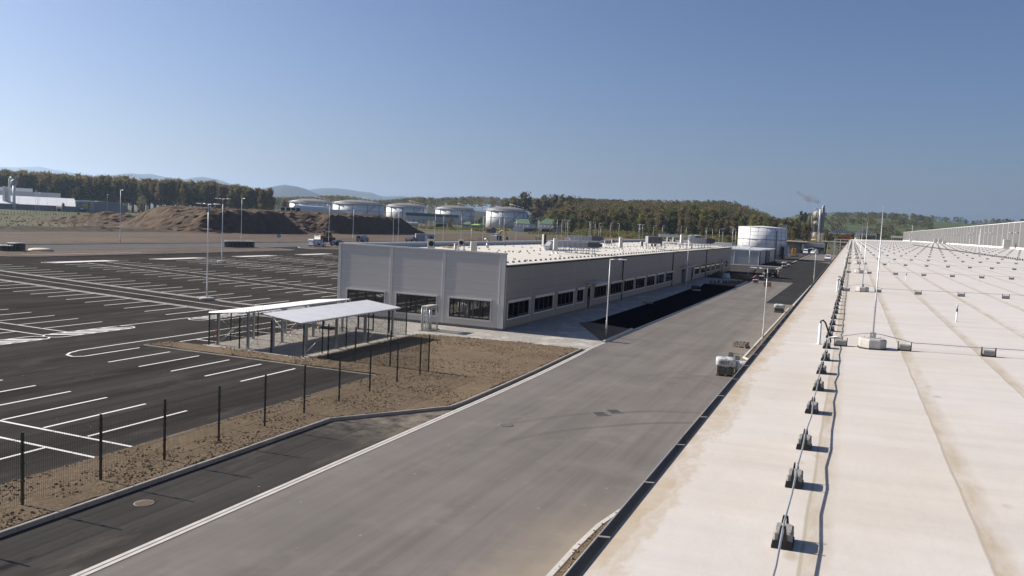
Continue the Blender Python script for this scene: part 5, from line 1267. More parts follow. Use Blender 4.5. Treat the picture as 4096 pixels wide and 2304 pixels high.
for q in range(4):
    for i in range(7):
        for j in range(4):
            if q == 3 and random.random() < .55: continue
            x, y = -.48 + i * .137, -.38 + j * .19; b.box(x, y, .136 + q * .075, x + random.uniform(.10, .13), y + random.uniform(.15, .185), .136 + q * .075 + random.uniform(.055, .072))
b.build('stones', 'paver', t)
t = thing('plank', 'two pale kerb bars lying on the road near the planting bed', 'bars', (-6.9, 57.2, 0)); b = MB(); b.bar((-.35, 0, .03), (.2, -.02, .03), .05); b.bar((.3, -.1, .03), (.75, -.12, .03), .06); b.build('bars', 'wood', t)
P = g('E', 757, 1338); t = thing('plywood_crate', 'plywood sheet crate standing on the road near the black van', 'crate', (P[0], P[1], 0), .05)
b = MB(); b.box(-.55, -.02, .05, .55, .02, .75); b.box(-.55, .021, .05, .1, .5, .70); [b.bar((.2 + random.uniform(-.2, .3), -.03, .12 + k * .08), (.5, -.03, .10 + k * .085), .015) for k in range(7)]; b.build('panels', 'ply', t); b = MB(); b.box(-.6, -.1, 0, -.5, .5, .049); b.box(.5, -.1, 0, .6, .5, .049); b.build('runners', 'wood', t)
P = g('E', 675, 1247); wrapped((P[0], P[1], 0), 0, 'cube of dark pavers with pale cover beside the black van', .8, .7, .78, .12)
P = g('E', 592, 1284); wrapped((P[0], P[1], 0), .2, 'dark paver stack at the feet of the person in red', .85, .7, .55, .05)
P = g('E', 990, 1082); wrapped((P[0], P[1], 0), 0, 'lower one of two wrapped paver pallets stacked beside the gutter strip', 1.1, .9, .72, .30, 'BEST'); wrapped((P[0], P[1], .76), 0, 'upper one of two wrapped paver pallets stacked beside the gutter strip', 1.1, .9, .72, .30, 'BEST')
P = g('E', 1038, 1070); wrapped((P[0] + .2, P[1], 0), 0, 'small wrapped pallet behind the stacked pair', .7, .8, .85, .3)
P = g('E', 920, 1028); wrapped((P[0], P[1], 0), .1, 'white covered paver pallet in front of the pump house', 1.3, 1.0, .85, .55)
# yard clutter in the shade of the grey building
def heap(loc, rx, ry, h, label, m='moundsoil', name='soil_heap', cat='soil heap'):
    b = MB(); rs = []
    for q in range(6):
        f = q / 5; rs.append([(rx * (1 - f ** 1.4) * math.cos(a) * random.uniform(.85, 1.12) + .001 * math.cos(a), ry * (1 - f ** 1.4) * math.sin(a) * random.uniform(.85, 1.12) + .001 * math.sin(a), h * f * random.uniform(.9, 1.05) - (.03 if q == 0 else 0)) for a in [2 * PI * k / 18 for k in range(18)]])
    b.rings(rs, 0, True); return whole(b, name, m, label, cat, loc)
heap((-22.0, 149.0, .03), 1.9, 2.5, 1.1, 'dark soil heap against the shaded wall of the grey building'); heap((-18.6, 149.5, .03), 2.2, 2.6, 1.1, 'dark soil heap between the white sack and the lamp post')
P = g('j', 1310, 800); t = thing('bulk_bag', 'white woven bulk bag standing between two dark soil heaps', 'bag', (P[0], P[1], 0)); b = MB(); b.rings([[(sx * (1 - .1 * q) + random.uniform(-.04, .04), sy * (1 - .1 * q), .02 + q * .32) for sx, sy in ((-.7, -.5), (0, -.56), (.7, -.5), (.75, 0), (.7, .5), (0, .55), (-.7, .5), (-.75, 0))] for q in range(4)], 0, True); b.build('sack', 'parapet_in', t); b = MB(); [b.tube([(x, y, .95), (x * .8, y * .8, 1.15), (x * .4, y * .8, 1.0)], .02, 5) for x, y in ((-.5, -.35), (.5, -.35))]; b.build('lifting_straps', 'blue', t)
for i, xx in enumerate((1000, 1085, 1165, 1265, 1320, 1385, 1440, 1495, 1560, 1610)):
    P = g('j', xx, 885 - (xx - 1000) * .012); b = MB(); [b.box(-.22 + k * .16, -.1, 0, -.1 + k * .16, .1, .32 + random.uniform(0, .12)) for k in range(2)]; b.box(-.2, .11, 0, .2, .2, .2)
    whole(b, 'paver_bundle', 'paver_green', 'small bundle of dark pavers in the row across the shaded sand bed', 'pavers', (P[0], P[1], .02), 0, 'paver bundles in a row on the sand bed')
P = g('j', 680, 1035); t = thing('plate_compactor', 'small machine left on the shaded black asphalt', 'machine', (P[0], P[1], .012), .3); b = MB(); b.bbox(-.55, -.4, .12, .45, .4, .62, .06); b.build('engine_cover', 'black', t); b = MB(); b.box(-.5, -.45, 0, .6, .45, .10); b.build('plate', 'metal', t); b = MB(); b.tube([(.4, -.3, .4), (.8, -.3, .8), (.9, 0, .85), (.8, .3, .8), (.4, .3, .4)], .025, 6); b.build('handle', 'joint', t)
P = g('H', 1650, 680); t = thing('empty_pallet', 'flat empty pallet lying on the shaded walkway', 'pallet', (P[0], P[1], .025), .2); pallet_into(t, 1.1, .9)
# dark paver pallets by the far road
for i in range(7):
    P = g('A', 2000 + i * 33 + (8 if i > 4 else 0), 769); wrapped((P[0], P[1], 0), .1, ('leftmost dark paver pallet in the row of seven by the far road', 'second dark paver pallet from the left by the far road', 'third dark paver pallet from the left by the far road', 'middle dark paver pallet of seven by the far road', 'fifth dark paver pallet from the left by the far road', 'sixth dark paver pallet from the left by the far road', 'rightmost dark paver pallet in the row by the far road')[i], 1.0, 1.0, 1.35, .14, None, 'dark paver pallets by the far road')
for i, xx in enumerate((20, 110, 200, 290, 385)):
    P = g('m', xx, 543); wrapped((P[0], P[1], .09), .1, ('first', 'second', 'third', 'fourth', 'rightmost')[i] + ' low dark pallet in the row cut by the left edge of the picture', 1.5, 1.2, .85 if i < 3 else 1.2, .10, None, 'low dark pallets at the left edge')
P = g('m', 860, 545); b = MB(); b.rings([[(x * s, y * s, z) for x, y in ((-1.9, -.9), (-.6, -1.2), (.8, -1.0), (1.9, -.3), (1.7, .8), (0, 1.1), (-1.7, .7))] for s, z in ((1, 0), (.95, .25), (.55, .42))], 0, True); whole(b, 'sand_pile', 'cream', 'low pale sand pile on the median soil strip', 'sand pile', (P[0], P[1], .09))
P = g('p', 405, 1262); t = thing('road_sign', 'round blue road sign on a thin post left of the silver van', 'road sign', (P[0], P[1], 0), .6)
b = MB(); b.tube([(0, 0, 0), (0, 0, 2.5)], .035, 8); b.build('post', 'metal', t); b = MB(); b.rings([[(.42 * math.cos(a), yy, 2.1 + .42 * math.sin(a)) for a in [2 * PI * k / 20 for k in range(20)]] for yy in (-.07, -.045)]); b.build('disc', 'blue', t); b = MB(); b.rings([[(-.05, -.078, 1.85), (.05, -.078, 1.85), (.05, -.078, 2.15), (.16, -.078, 2.15), (0, -.078, 2.38), (-.16, -.078, 2.15), (-.05, -.078, 2.15)][::-1], [(-.05, -.072, 1.85), (.05, -.072, 1.85), (.05, -.072, 2.15), (.16, -.072, 2.15), (0, -.072, 2.38), (-.16, -.072, 2.15), (-.05, -.072, 2.15)][::-1]]); b.build('arrow', 'white', t)
# ================================================================== VEHICLES
PROF = {   # side profile: (x, z) from the front bumper over the roof to the rear; belt height; window spans (x0,x1)
    'van': dict(p=[(2.42, .30), (2.45, .75), (2.25, 1.00), (1.60, 1.12), (.95, 1.78), (.55, 1.90), (-2.2, 1.92), (-2.36, 1.75), (-2.42, 1.0), (-2.42, .32)], belt=1.08, win=[(.98, .30), (.22, -.85), (-.95, -2.1)], ws=((1.52, 1.18), (.98, 1.76)), rear=(1.1, 1.7), w=1.86, wb=1.5, r=.32),
    'bigvan': dict(p=[(2.7, .32), (2.75, .85), (2.55, 1.15), (2.05, 1.3), (1.45, 2.15), (1.0, 2.42), (-2.6, 2.45), (-2.72, 2.3), (-2.75, .35)], belt=1.3, win=[(1.4, .62)], ws=((1.97, 1.38), (1.5, 2.1)), rear=(1.35, 2.0), w=1.98, wb=1.75, r=.34),
    'car': dict(p=[(2.1, .28), (2.14, .62), (1.95, .80), (1.05, .92), (.35, 1.38), (-.1, 1.46), (-1.1, 1.42), (-1.75, 1.0), (-2.05, .92), (-2.1, .3)], belt=.90, win=[(.55, -.2), (-.28, -1.15)], ws=((.98, .97), (.42, 1.36)), rear=(.98, 1.36), w=1.78, wb=1.3, r=.31),
    'pickup': dict(p=[(2.3, .32), (2.35, .8), (2.1, .98), (1.3, 1.08), (.75, 1.62), (.4, 1.70), (-.6, 1.70), (-.75, 1.05), (-2.3, 1.05), (-2.35, .38)], belt=1.05, win=[(.8, .15), (.05, -.55)], ws=((1.22, 1.12), (.8, 1.6)), rear=(1.1, 1.6), w=1.85, wb=1.5, r=.34)}
def vehicle(kind, name, label, cat, paint, loc, rz, sc=.86, openside=False, group=None, plate=True):
    q = PROF[kind]; t = thing(name, label, cat, loc, rz, group); t.scale = (sc,) * 3
    w = q['w'] / 2; bel = q['belt']; top = max(z for _, z in q['p'])
    yy = lambda z: w - (0.0 if z < bel else .16 * (z - bel) / (top - bel)) - (.05 if z < .4 else 0)
    b = MB(); p = q['p'][::-1]
    L = [(x, -yy(z), z) for x, z in p]; Rr = [(x, yy(z), z) for x, z in p]
    inner = [(x * .985, -yy(z) + .05, z) for x, z in p]
    b.rings([L, Rr], 0); b.build('body', paint, t)
    (xa, za), (xb, zb) = q['ws']
    def dx(z0, z1, x0, x1):                                      # pane on the slope, 1 cm proud
        n = Vector((z1 - z0, 0, x0 - x1)).normalized() * .012; return n
    n = dx(za, zb, xa, xb); b = MB(); b.quad((xa + n.x, -yy(za) + .10, za + n.z), (xa + n.x, yy(za) - .10, za + n.z), (xb + n.x, yy(zb) - .08, zb + n.z), (xb + n.x, -yy(zb) + .08, zb + n.z)); b.build('windscreen', 'carglass', t)
    zt = top - .16
    for s in (-1, 1):
        for i, (x0, x1) in enumerate(q['win']):
            if openside and s == -1 and i == 1: continue
            if kind == 'car': xt0, xt1 = min(x0, .42 if i == 0 else x0), (x1 if i == 0 else max(x1, -1.0))
            else: xt0, xt1 = (x0 - .25 if i == 0 and kind != 'bigvan' else x0), x1
            b = MB(); zb_ = bel + .06; zt_ = min(zt, zb_ + .62)
            b.quad((x0, s * (yy(zb_) + .008), zb_), (x1, s * (yy(zb_) + .008), zb_), (xt1, s * (yy(zt_) + .008), zt_), (xt0, s * (yy(zt_) + .008), zt_)); b.build('side_window', 'carglass', t)
    if openside:
        b = MB(); b.quad((.28, -w - .008, .45), (-.9, -w - .008, .45), (-.9, -yy(1.7) - .010, 1.7), (.28, -yy(1.7) - .010, 1.7)); b.build('open_doorway', 'dark', t)
        b = MB(); b.box(-2.05, -w - .10, .45, -.95, -w - .05, 1.75); b.build('sliding_door', paint, t)
    z0, z1 = q['rear']; rx = min(x for x, z in q['p']) - .012
    if kind == 'car':
        n = Vector((-.42, 0, .65)).normalized() * .012; b = MB(); b.quad((-1.70 + n.x, .62, 1.03 + n.z), (-1.70 + n.x, -.62, 1.03 + n.z), (-1.16 + n.x, -.55, 1.38 + n.z), (-1.16 + n.x, .55, 1.38 + n.z))
    elif kind == 'pickup': b = MB(); b.quad((-.72, .62, 1.15), (-.72, -.62, 1.15), (-.63, -.55, 1.55), (-.63, .55, 1.55))
    else: b = MB(); b.quad((rx + .012 - (.008), w - .28, z0), (rx + .004, -w + .28, z0), (rx + .03, -w + .30, z1), (rx + .03, w - .30, z1))
    b.build('rear_window', 'carglass', t)
    fx = max(x for x, z in q['p'])
    for s in (-1, 1):
        b = MB(); b.rings([[(fx - .06, s * (w - .12), .66), (fx - .06, s * (w - .45), .62), (fx - .06, s * (w - .45), .78), (fx - .12, s * (w - .10), .85)][::s], [(fx + .008, s * (w - .14), .66), (fx + .008, s * (w - .45), .62), (fx + .004, s * (w - .45), .76), (fx - .03, s * (w - .12), .82)][::s]]); b.build('headlight', 'joint', t)
        b = MB(); b.box(rx - .004, min(s * (w - .18), s * (w - .03)), .85, rx + .05, max(s * (w - .18), s * (w - .03)), 1.25 if kind != 'car' else 1.0); b.build('tail_light', 'redlamp', t)
        b = MB(); b.box(q['ws'][0][0] - .22, min(s * (w + .02), s * (w + .18)), bel + .02, q['ws'][0][0] - .10, max(s * (w + .02), s * (w + .18)), bel + .22); b.build('mirror', 'black', t)
    b = MB(); b.box(fx - .05, -w + .06, .28, fx + .03, w - .06, .52); b.build('bumper', 'black', t); b = MB(); b.box(rx - .03, -w + .06, .32, rx + .05, w - .06, .52); b.build('bumper', 'black', t)
    if plate:
        b = MB(); b.box(rx - .040, -.26, .58 if kind != 'van' else .42, rx - .032, .26, .69 if kind != 'van' else .53); b.build('number_plate', 'white', t)
    for x in (q['wb'], -q['wb']):
        for s in (-1, 1):
            b = MB(); r = q['r']; y0, y1 = sorted((s * (w - .20), s * (w + .012)))
            b.rings([[(x + rr * math.cos(a), yq, r + rr * math.sin(a)) for a in [-2 * PI * k / 20 for k in range(20)]] for rr, yq in ((r * .9, y0), (r, y0 + .03), (r, y1 - .03), (r * .92, y1))], 0, True); wv = b.build('wheel', 'tyre', t)
            b = MB(); yo = s * (w + .016); b.rings([[(x + rr * math.cos(a), yq, r + rr * math.sin(a)) for a in [-2 * PI * k / 14 for k in range(14)]][::s] for rr, yq in ((r * .62, yo - s * .012), (r * .60, yo), (r * .2, yo - s * .003))], 0, True); b.build('rim', 'rim', wv)
    return t
vehicle('van', 'silver_van', 'silver van with its side door open in front of the bulldozer', 'van', 'whitepaint', (-116.0, 162.6, 0), PI / 2 - .08, .92, True)
vehicle('car', 'dark_car', 'dark car peeking from behind the left corner of the grey building', 'car', 'blackpaint', (-117.3, 173.0, 0), PI / 2, 1.0)
P = onY(*px('B', 1430, 975), 205)[0]; vehicle('van', 'pale_van', 'pale van half hidden by the roof edge, right of the dark car', 'van', 'greypaint', (P, 207, 0), PI / 2 + .2, 1.05)
P = onY(*px('r', 480, 800), 232)[0]; vehicle('pickup', 'brown_pickup', 'small truck half hidden left of the grey site cabin', 'truck', 'greypaint', (P, 232, 0), PI / 2, 1.0)
v = vehicle('van', 'black_van', 'black van seen from behind, parked beside the gutter strip', 'van', 'blackpaint', (-13.75, 160.6, 0), PI / 2 - .02, .84)
b = MB(); b.tube([(-2.445, .10 * math.cos(a), 1.02 + .10 * math.sin(a)) for a in [2 * PI * k / 16 for k in range(17)]], .012, 4); b.tube([(-2.445, .075, 1.075), (-2.445, .03, .935), (-2.445, 0, 1.01), (-2.445, -.03, .935), (-2.445, -.075, 1.075)], .010, 4); b.build('round_emblem', 'joint', v)
b = MB(); b.box(-2.43, .95, .4, -2.40, 1.75, 1.75); b.build('open_rear_door', 'blackpaint', v)
vehicle('bigvan', 'white_van', 'tall white van facing the camera at the end of the road by the gatehouse', 'van', 'whitepaint', (-19.45, 364, 0), -PI / 2 + .03, .92)
vehicle('van', 'white_van', 'second white van just behind the tall white one', 'van', 'whitepaint', (-16.6, 376, 0), -PI / 2 - .3, .95)
v = vehicle('van', 'white_van', 'white van facing the camera with its front door open, near the two workers in orange', 'van', 'whitepaint', (-8.65, 294, 0), -PI / 2, 1.0)
b = MB(); b.rings([[(1.1, .94, .5), (1.1, .98, .5), (.9, 1.75, .5), (.87, 1.72, .5)], [(1.05, .9, 1.1), (1.05, .94, 1.1), (.9, 1.72, 1.1), (.87, 1.69, 1.1)]]); b.build('open_front_door', 'whitepaint', v)
vehicle('car', 'dark_car', 'dark car parked under the gatehouse canopy', 'car', 'blackpaint', (*at(3000 + 1840 / 9.06, 930 + 745 / 9.06), 0), -PI / 2 + .2, 1.0)
P = at(*px('u', 1785, 776)); vehicle('car', 'dark_car', 'small dark car driving left on the track beside the brown heaps', 'car', 'blackpaint', (P[0], P[1], 0), PI - math.atan2(.28, 1) + .9, 1.15)
for (xx, yb, kind, lb, pt, rz, sc) in ((1545, 685, 'car', 'dark car parked in front of the pale office at left', 'blackpaint', 1.9, 1.9), (1875, 690, 'bigvan', 'white box van parked before the grey hall, left of the long white one', 'whitepaint', 2.6, 1.35), (2025, 692, 'bigvan', 'long white van parked before the grey hall', 'whitepaint', 1.9, 1.5), (2160, 695, 'car', 'grey car parked right of the long white van', 'greypaint', 1.9, 1.6), (2375, 690, 'van', 'small white van at the right end of the grey hall', 'whitepaint', 2.4, 1.2), (1790, 690, 'car', 'dark grey car parked at the corner of the pale office', 'greypaint', 1.9, 1.4)):
    P = at(*px('u', xx, yb)); vehicle(kind, 'parked_' + ('car' if kind == 'car' else 'van'), lb, 'car' if kind == 'car' else 'van', pt, (P[0], P[1], 0), rz, sc)

# bulldozer
P = g('p', 1610, 1180); t = thing('bulldozer', 'dark yellow bulldozer with raised pale blade beyond the far road', 'bulldozer', (P[0], P[1], 0), -2.05)
for s in (-1, 1):
    b = MB(); pr = [(1.9 * math.cos(a) * (1 if abs(math.cos(a)) > .1 else 1) if False else (1.35 if math.cos(a) > 0 else -1.35) + .55 * math.cos(a), .55 + .55 * math.sin(a)) for a in [2 * PI * k / 20 + .01 for k in range(20)]]
    b.rings([[(x, s * 1.0 + yq, z) for x, z in pr] for yq in (-.28, .28)]); b.build('track', 'rust', t)
b = MB(); b.bbox(-1.6, -.70, .55, 2.1, .70, 1.75, .12); b.build('engine_body', 'machine_yellow', t)
b = MB(); b.box(-1.2, -.65, 1.752, .45, .65, 1.86); [b.box(x, y, 1.861, x + .12, y + .12, 3.0) for x in (-1.2, .33) for y in (-.65, .53)]; b.box(-1.3, -.75, 3.001, .55, .75, 3.15); b.build('cab', 'black', t)
b = MB(); b.box(-1.07, -.60, 1.87, .32, .60, 2.95); b.build('cab_glass', 'carglass', t)
b = MB(); b.rings([[(2.95 + .25 * math.cos(a), y, .9 + .75 * math.sin(a)) for a in [PI * .6 + PI * .8 * k / 8 for k in range(9)]] + [(2.98 + .25 * math.cos(a), y, .9 + .78 * math.sin(a)) for a in [PI * 1.4 - PI * .8 * k / 8 for k in range(9)]] for y in (-1.75, 1.75)]); b.build('blade', 'joint', t)
b = MB(); [b.bar((0, s * 1.33, .55), (2.8, s * 1.3, .6), .16) for s in (-1, 1)]; b.build('push_arms', 'machine_yellow', t)
b = MB(); b.tube([(1.3, .35, 1.75), (1.3, .35, 2.7)], .07, 8); b.build('exhaust', 'rust', t); b = MB(); b.bar((-1.6, 0, 1.0), (-2.5, 0, 1.1), .35, .3); b.bar((-2.5, 0, 1.2), (-2.75, 0, .25), .15, .25); b.build('ripper', 'rust', t)
P = at(*px('p', 1385, 1035)); t = thing('marker_post', 'thin pale marker post with round head left of the bulldozer', 'post', (P[0], P[1], 0)); b = MB(); b.tube([(0, 0, 0), (0, 0, 4.1)], .07, 7); b.build('post', 'wood', t); b = MB(); b.lathe([(.02, 4.1), (.2, 4.2), (.2, 4.35), (.02, 4.45)], n=10); b.build('head', 'white', t)
# blade-like trailer box behind the silver van is the bulldozer's; excavator behind the roof
P = at(*px('r', 2380, 815)); t = thing('excavator', 'yellow excavator with arched boom showing above the roof edge', 'excavator', (P[0], P[1], 0), -.35)
for s in (-1, 1): b = MB(); b.bbox(-2.0, s * 1.2 - .3, 0, 2.0, s * 1.2 + .3, .85, .2); b.build('track', 'rust', t)
b = MB(); b.bbox(-2.6, -1.35, .9, 1.6, 1.35, 2.2, .15); b.build('house', 'slate', t); b = MB(); b.bbox(.1, -1.3, 2.21, 1.5, -.2, 3.1, .1); b.build('cab', 'whitepaint', t); b = MB(); b.box(.2, -1.315, 2.5, 1.4, -1.305, 3.0); b.build('cab_glass', 'carglass', t)
b = MB(); b.tube([(.8, .3, 2.0), (1.6, .3, 3.6), (2.4, .3, 4.25), (3.4, .3, 4.2)], [.35, .33, .30, .22], 6, 0, False); b.build('boom', 'machine_yellow', t); b = MB(); b.tube([(3.2, .3, 4.4), (4.3, .3, 3.5), (5.0, .3, 1.9)], [.2, .22, .14], 6, 0, False); b.build('stick', 'machine_yellow', t); b = MB(); b.bbox(4.6, -.25, .9, 5.5, .85, 1.9, .15); b.build('bucket', 'rust', t)
P = at(*px('r', 775, 830)); t = thing('site_cabin', 'grey site cabin container standing behind the roof edge of the grey building', 'container', (P[0], P[1], 0), .62)
b = MB(); b.bbox(-3.0, -1.2, .1, 3.0, 1.2, 2.6, .06); [b.box(-3.0 + k * .3, -1.225, .25, -2.9 + k * .3, -1.201, 2.45) for k in range(20)]; b.build('shell', 'pump', t); b = MB(); b.box(-.1, -1.24, .2, .8, -1.23, 2.2); b.build('door', 'joint', t); b = MB(); b.box(-.3 + 1.8, -1.24, 1.1, .6 + 1.9, -1.23, 1.9); b.build('window', 'carglass', t)
for i, (xx, w_) in enumerate(((1760, 2.2), (2010, 3.0))):
    P = at(*px('r', xx, 805)); heap((P[0], P[1], -.05), w_ * 1.6, 3, 1.0, ('left' if i == 0 else 'right') + ' dark spoil heap showing above the roof edge left of the excavator')
P = at(*px('o', 40, 370)); t = thing('pallet_stack', 'stack of wooden boxes behind the roof edge of the grey building', 'boxes', (P[0], P[1], 0)); b = MB(); [b.bbox(-1.5 + k * 1.05, -.5, 0, -.5 + k * 1.05, .5, 1.7, .02) for k in range(3)]; b.build('boxes', 'ply', t)

# ================================================================== PEOPLE
def skinned(name, verts, edges, radii, mats_, parent, sub=1):
    me = bpy.data.meshes.new(name); me.from_pydata(verts, edges, []); o = bpy.data.objects.new(name, me); COL.objects.link(o)
    sk = o.modifiers.new('s', 'SKIN'); sk.use_smooth_shade = True
    for i, d in enumerate(me.skin_vertices[0].data): d.radius = (radii[i], radii[i]); d.use_root = (i == 0)
    if sub: o.modifiers.new('u', 'SUBSURF').levels = sub
    dg = bpy.context.evaluated_depsgraph_get(); nm = bpy.data.meshes.new_from_object(o.evaluated_get(dg)); bpy.data.objects.remove(o)
    nm.materials.clear(); nm.materials.append(M[mats_]); r = bpy.data.objects.new(name, nm); COL.objects.link(r)
    if parent: r.parent = parent
    return r
def person(label, loc, rz, J, top, legs, hair='hair', cap=None, sc=1.0):
    """J: joints in metres (x right of the figure, y forward, z up): pelvis, chest, neck, head, elbows, wrists, knees, ankles"""
    t = thing('person', label, 'person', loc, rz); t.scale = (sc,) * 3
    V = lambda k: Vector(J[k])
    up = (V('head') - V('neck')).normalized(); fwd = Vector(J.get('face', (0, 1, 0))).normalized()
    vs = [V('pelvis'), (V('pelvis') + V('chest')) / 2, V('chest'), V('neck'), V('head') - up * .05, V('head') + up * .07]
    rd = [.125, .115, .135, .055, .085, .075]; ed = [(0, 1), (1, 2), (2, 3), (3, 4), (4, 5)]
    side = Vector((1, 0, 0))
    def add(v, r, a): vs.append(v); rd.append(r); ed.append((a, len(vs) - 1)); return len(vs) - 1
    add(V('head') + fwd * .095 - up * .005, .018, 4)                     # nose
    for s, k in ((-1, 'l'), (1, 'r')):
        add(V('head') + side * s * .088 - up * .01, .02, 4)              # ears
        sh = add(V('chest') + side * s * .19 + (V('neck') - V('chest')) * .45, .062, 2)
        e = add(V('elb_' + k), .045, sh); w = add(V('wri_' + k), .030, e); d = (V('wri_' + k) - V('elb_' + k)).normalized()
        pm = add(V('wri_' + k) + d * .07, .030, w); n = d.cross(side).normalized() if abs(d.dot(side)) < .95 else Vector((0, 0, 1)); q = d.cross(n).normalized()
        for f in range(4): a = add(V('wri_' + k) + d * .125 + q * (f - 1.5) * .02, .0085, pm); add(V('wri_' + k) + d * (.165 + .012 * (1.5 - abs(f - 1.5))) + q * (f - 1.5) * .021 + n * .02, .0075, a)
        a = add(V('wri_' + k) + d * .06 + q * .045 * -s, .010, w); add(V('wri_' + k) + d * .10 + q * .06 * -s + n * .015, .008, a)
        hp = add(V('pelvis') + side * s * .095 - Vector((0, 0, .05)), .095, 0); kn = add(V('kne_' + k), .062, hp); an = add(V('ank_' + k), .042, kn)
        ff = Vector(J.get('toe', (0, 1, 0))).normalized(); add(V('ank_' + k) + ff * .16 + Vector((0, 0, -.05)), .038, an)
    skinned('body', vs, ed, rd, 'skin', t)
    g_ = .018; sv = [V('pelvis') + (V('chest') - V('pelvis')) * .1, (V('pelvis') + V('chest')) / 2, V('chest'), V('neck') - (V('neck') - V('chest')) * .35]; sr = [.14, .135, .155, .08]; se = [(0, 1), (1, 2), (2, 3)]
    for s, k in ((-1, 'l'), (1, 'r')):
        sv.append(V('chest') + side * s * .19 + (V('neck') - V('chest')) * .45); sr.append(.085); se.append((2, len(sv) - 1))
        sv.append(V('elb_' + k)); sr.append(.062); se.append((len(sv) - 2, len(sv) - 1)); sv.append(V('elb_' + k).lerp(V('wri_' + k), .85)); sr.append(.048); se.append((len(sv) - 2, len(sv) - 1))
    skinned('jacket', sv, se, sr, top, t)
    sv = [V('pelvis')]; sr = [.145]; se = []
    for s, k in ((-1, 'l'), (1, 'r')):
        sv.append(V('pelvis') + side * s * .095 - Vector((0, 0, .05))); sr.append(.115); se.append((0, len(sv) - 1)); sv.append(V('kne_' + k)); sr.append(.082); se.append((len(sv) - 2, len(sv) - 1)); sv.append(V('kne_' + k).lerp(V('ank_' + k), .9)); sr.append(.066); se.append((len(sv) - 2, len(sv) - 1))
    skinned('trousers', sv, se, sr, legs, t)
    b = MB(); rs = []
    for q in range(6):
        f = q / 5; r = .105 * math.sqrt(max(.02, 1 - (f * .97) ** 2)); c = V('head') + up * (.035 + .09 * f) - fwd * .015; a1 = fwd; a2 = up.cross(fwd).normalized()
        rs.append([tuple(c + (a1 * math.cos(a) * 1.08 + a2 * math.sin(a)) * r) for a in [2 * PI * k / 12 for k in range(12)]])
    b.rings(rs, 0, True); b.build('cap' if cap else 'hair', cap or hair, t)
    b = MB(); a2 = up.cross(fwd).normalized()
    for s in (-1, 1): c = V('head') + fwd * .088 + a2 * s * .032 + up * .012; b.bar(tuple(c - a2 * .012), tuple(c + a2 * .012), .008)
    c = V('head') + fwd * .088 - up * .055; b.bar(tuple(c - a2 * .022), tuple(c + a2 * .022), .008); b.build('face_features', 'hair', t)
    for k in ('l', 'r'):
        b = MB(); c = V('ank_' + k); ff = Vector(J.get('toe', (0, 1, 0))).normalized(); rs = []
        for d, wv, hh_ in ((-.07, .035, .07), (0, .045, .085), (.10, .05, .06), (.19, .04, .035)):
            p = c + ff * d; sd = ff.cross(Vector((0, 0, 1))).normalized(); z0 = c.z - .09
            rs.append([tuple(Vector((p.x, p.y, z0)) + sd * x + Vector((0, 0, z))) for x, z in ((-wv, 0), (wv, 0), (wv * .8, hh_), (-wv * .8, hh_))])
        b.rings(rs); b.build('boot', 'black', t)
    return t
STAND = dict(pelvis=(0, 0, .95), chest=(0, .02, 1.30), neck=(0, .02, 1.50), head=(0, .05, 1.63), elb_l=(-.27, -.02, 1.13), elb_r=(.27, -.02, 1.13), wri_l=(-.28, .10, .90), wri_r=(.26, .12, .90), kne_l=(-.10, .03, .50), kne_r=(.10, .03, .50), ank_l=(-.11, 0, .09), ank_r=(.11, 0, .09))
BEND = dict(STAND, chest=(0, .30, 1.12), neck=(0, .47, 1.20), head=(0, .58, 1.25), face=(0, .8, -.6), elb_l=(-.25, .42, .88), elb_r=(.25, .42, .88), wri_l=(-.18, .58, .68), wri_r=(.18, .58, .68))
KNEEL = dict(pelvis=(0, -.05, .42), chest=(0, .26, .70), neck=(0, .42, .80), head=(0, .53, .84), face=(0, .75, -.65), elb_l=(-.26, .45, .48), elb_r=(.26, .45, .48), wri_l=(-.16, .60, .25), wri_r=(.18, .60, .25), kne_l=(-.16, .32, .30), kne_r=(.14, .30, .10), ank_l=(-.14, .10, .09), ank_r=(.14, -.12, .09))
P = g('t', 1490, 905); person('person in a red jacket crouching at the gutter strip', (P[0], P[1], .01), -1.2, KNEEL, 'red', 'trousers', sc=.95)
P = g('t', 1500, 800); person('person in black clothes standing in shade behind the one in red', (P[0] - .1, P[1] + 1.2, .05), 2.6, STAND, 'blackcloth', 'trousers', sc=.9)
P = g('t', 1910, 865); person('person in a pale shirt bending at the open back of the black van', (P[0], P[1], 0), .9, BEND, 'palecloth', 'trousers', sc=.9)
X, z = onY(*px('k', 735, 1165), 268); person('worker in an orange suit, left of the two beyond the white van', (X - .1, 268, 0), 2.4, dict(STAND, wri_l=(-.12, .30, 1.05), wri_r=(.12, .30, 1.05)), 'orange', 'orange', cap='orange')
X, z = onY(*px('k', 772, 1165), 271); person('worker in an orange jacket and dark trousers, right of the two beyond the white van', (X + .1, 271, 0), -2.2, STAND, 'orange', 'trousers', cap='white')
P = g('p', 1868, 1285); person('person in a yellow vest at the grey building corner by the dark car', (P[0], P[1], 0), 1.5, BEND, 'yellowvest', 'blackcloth', sc=1.05)

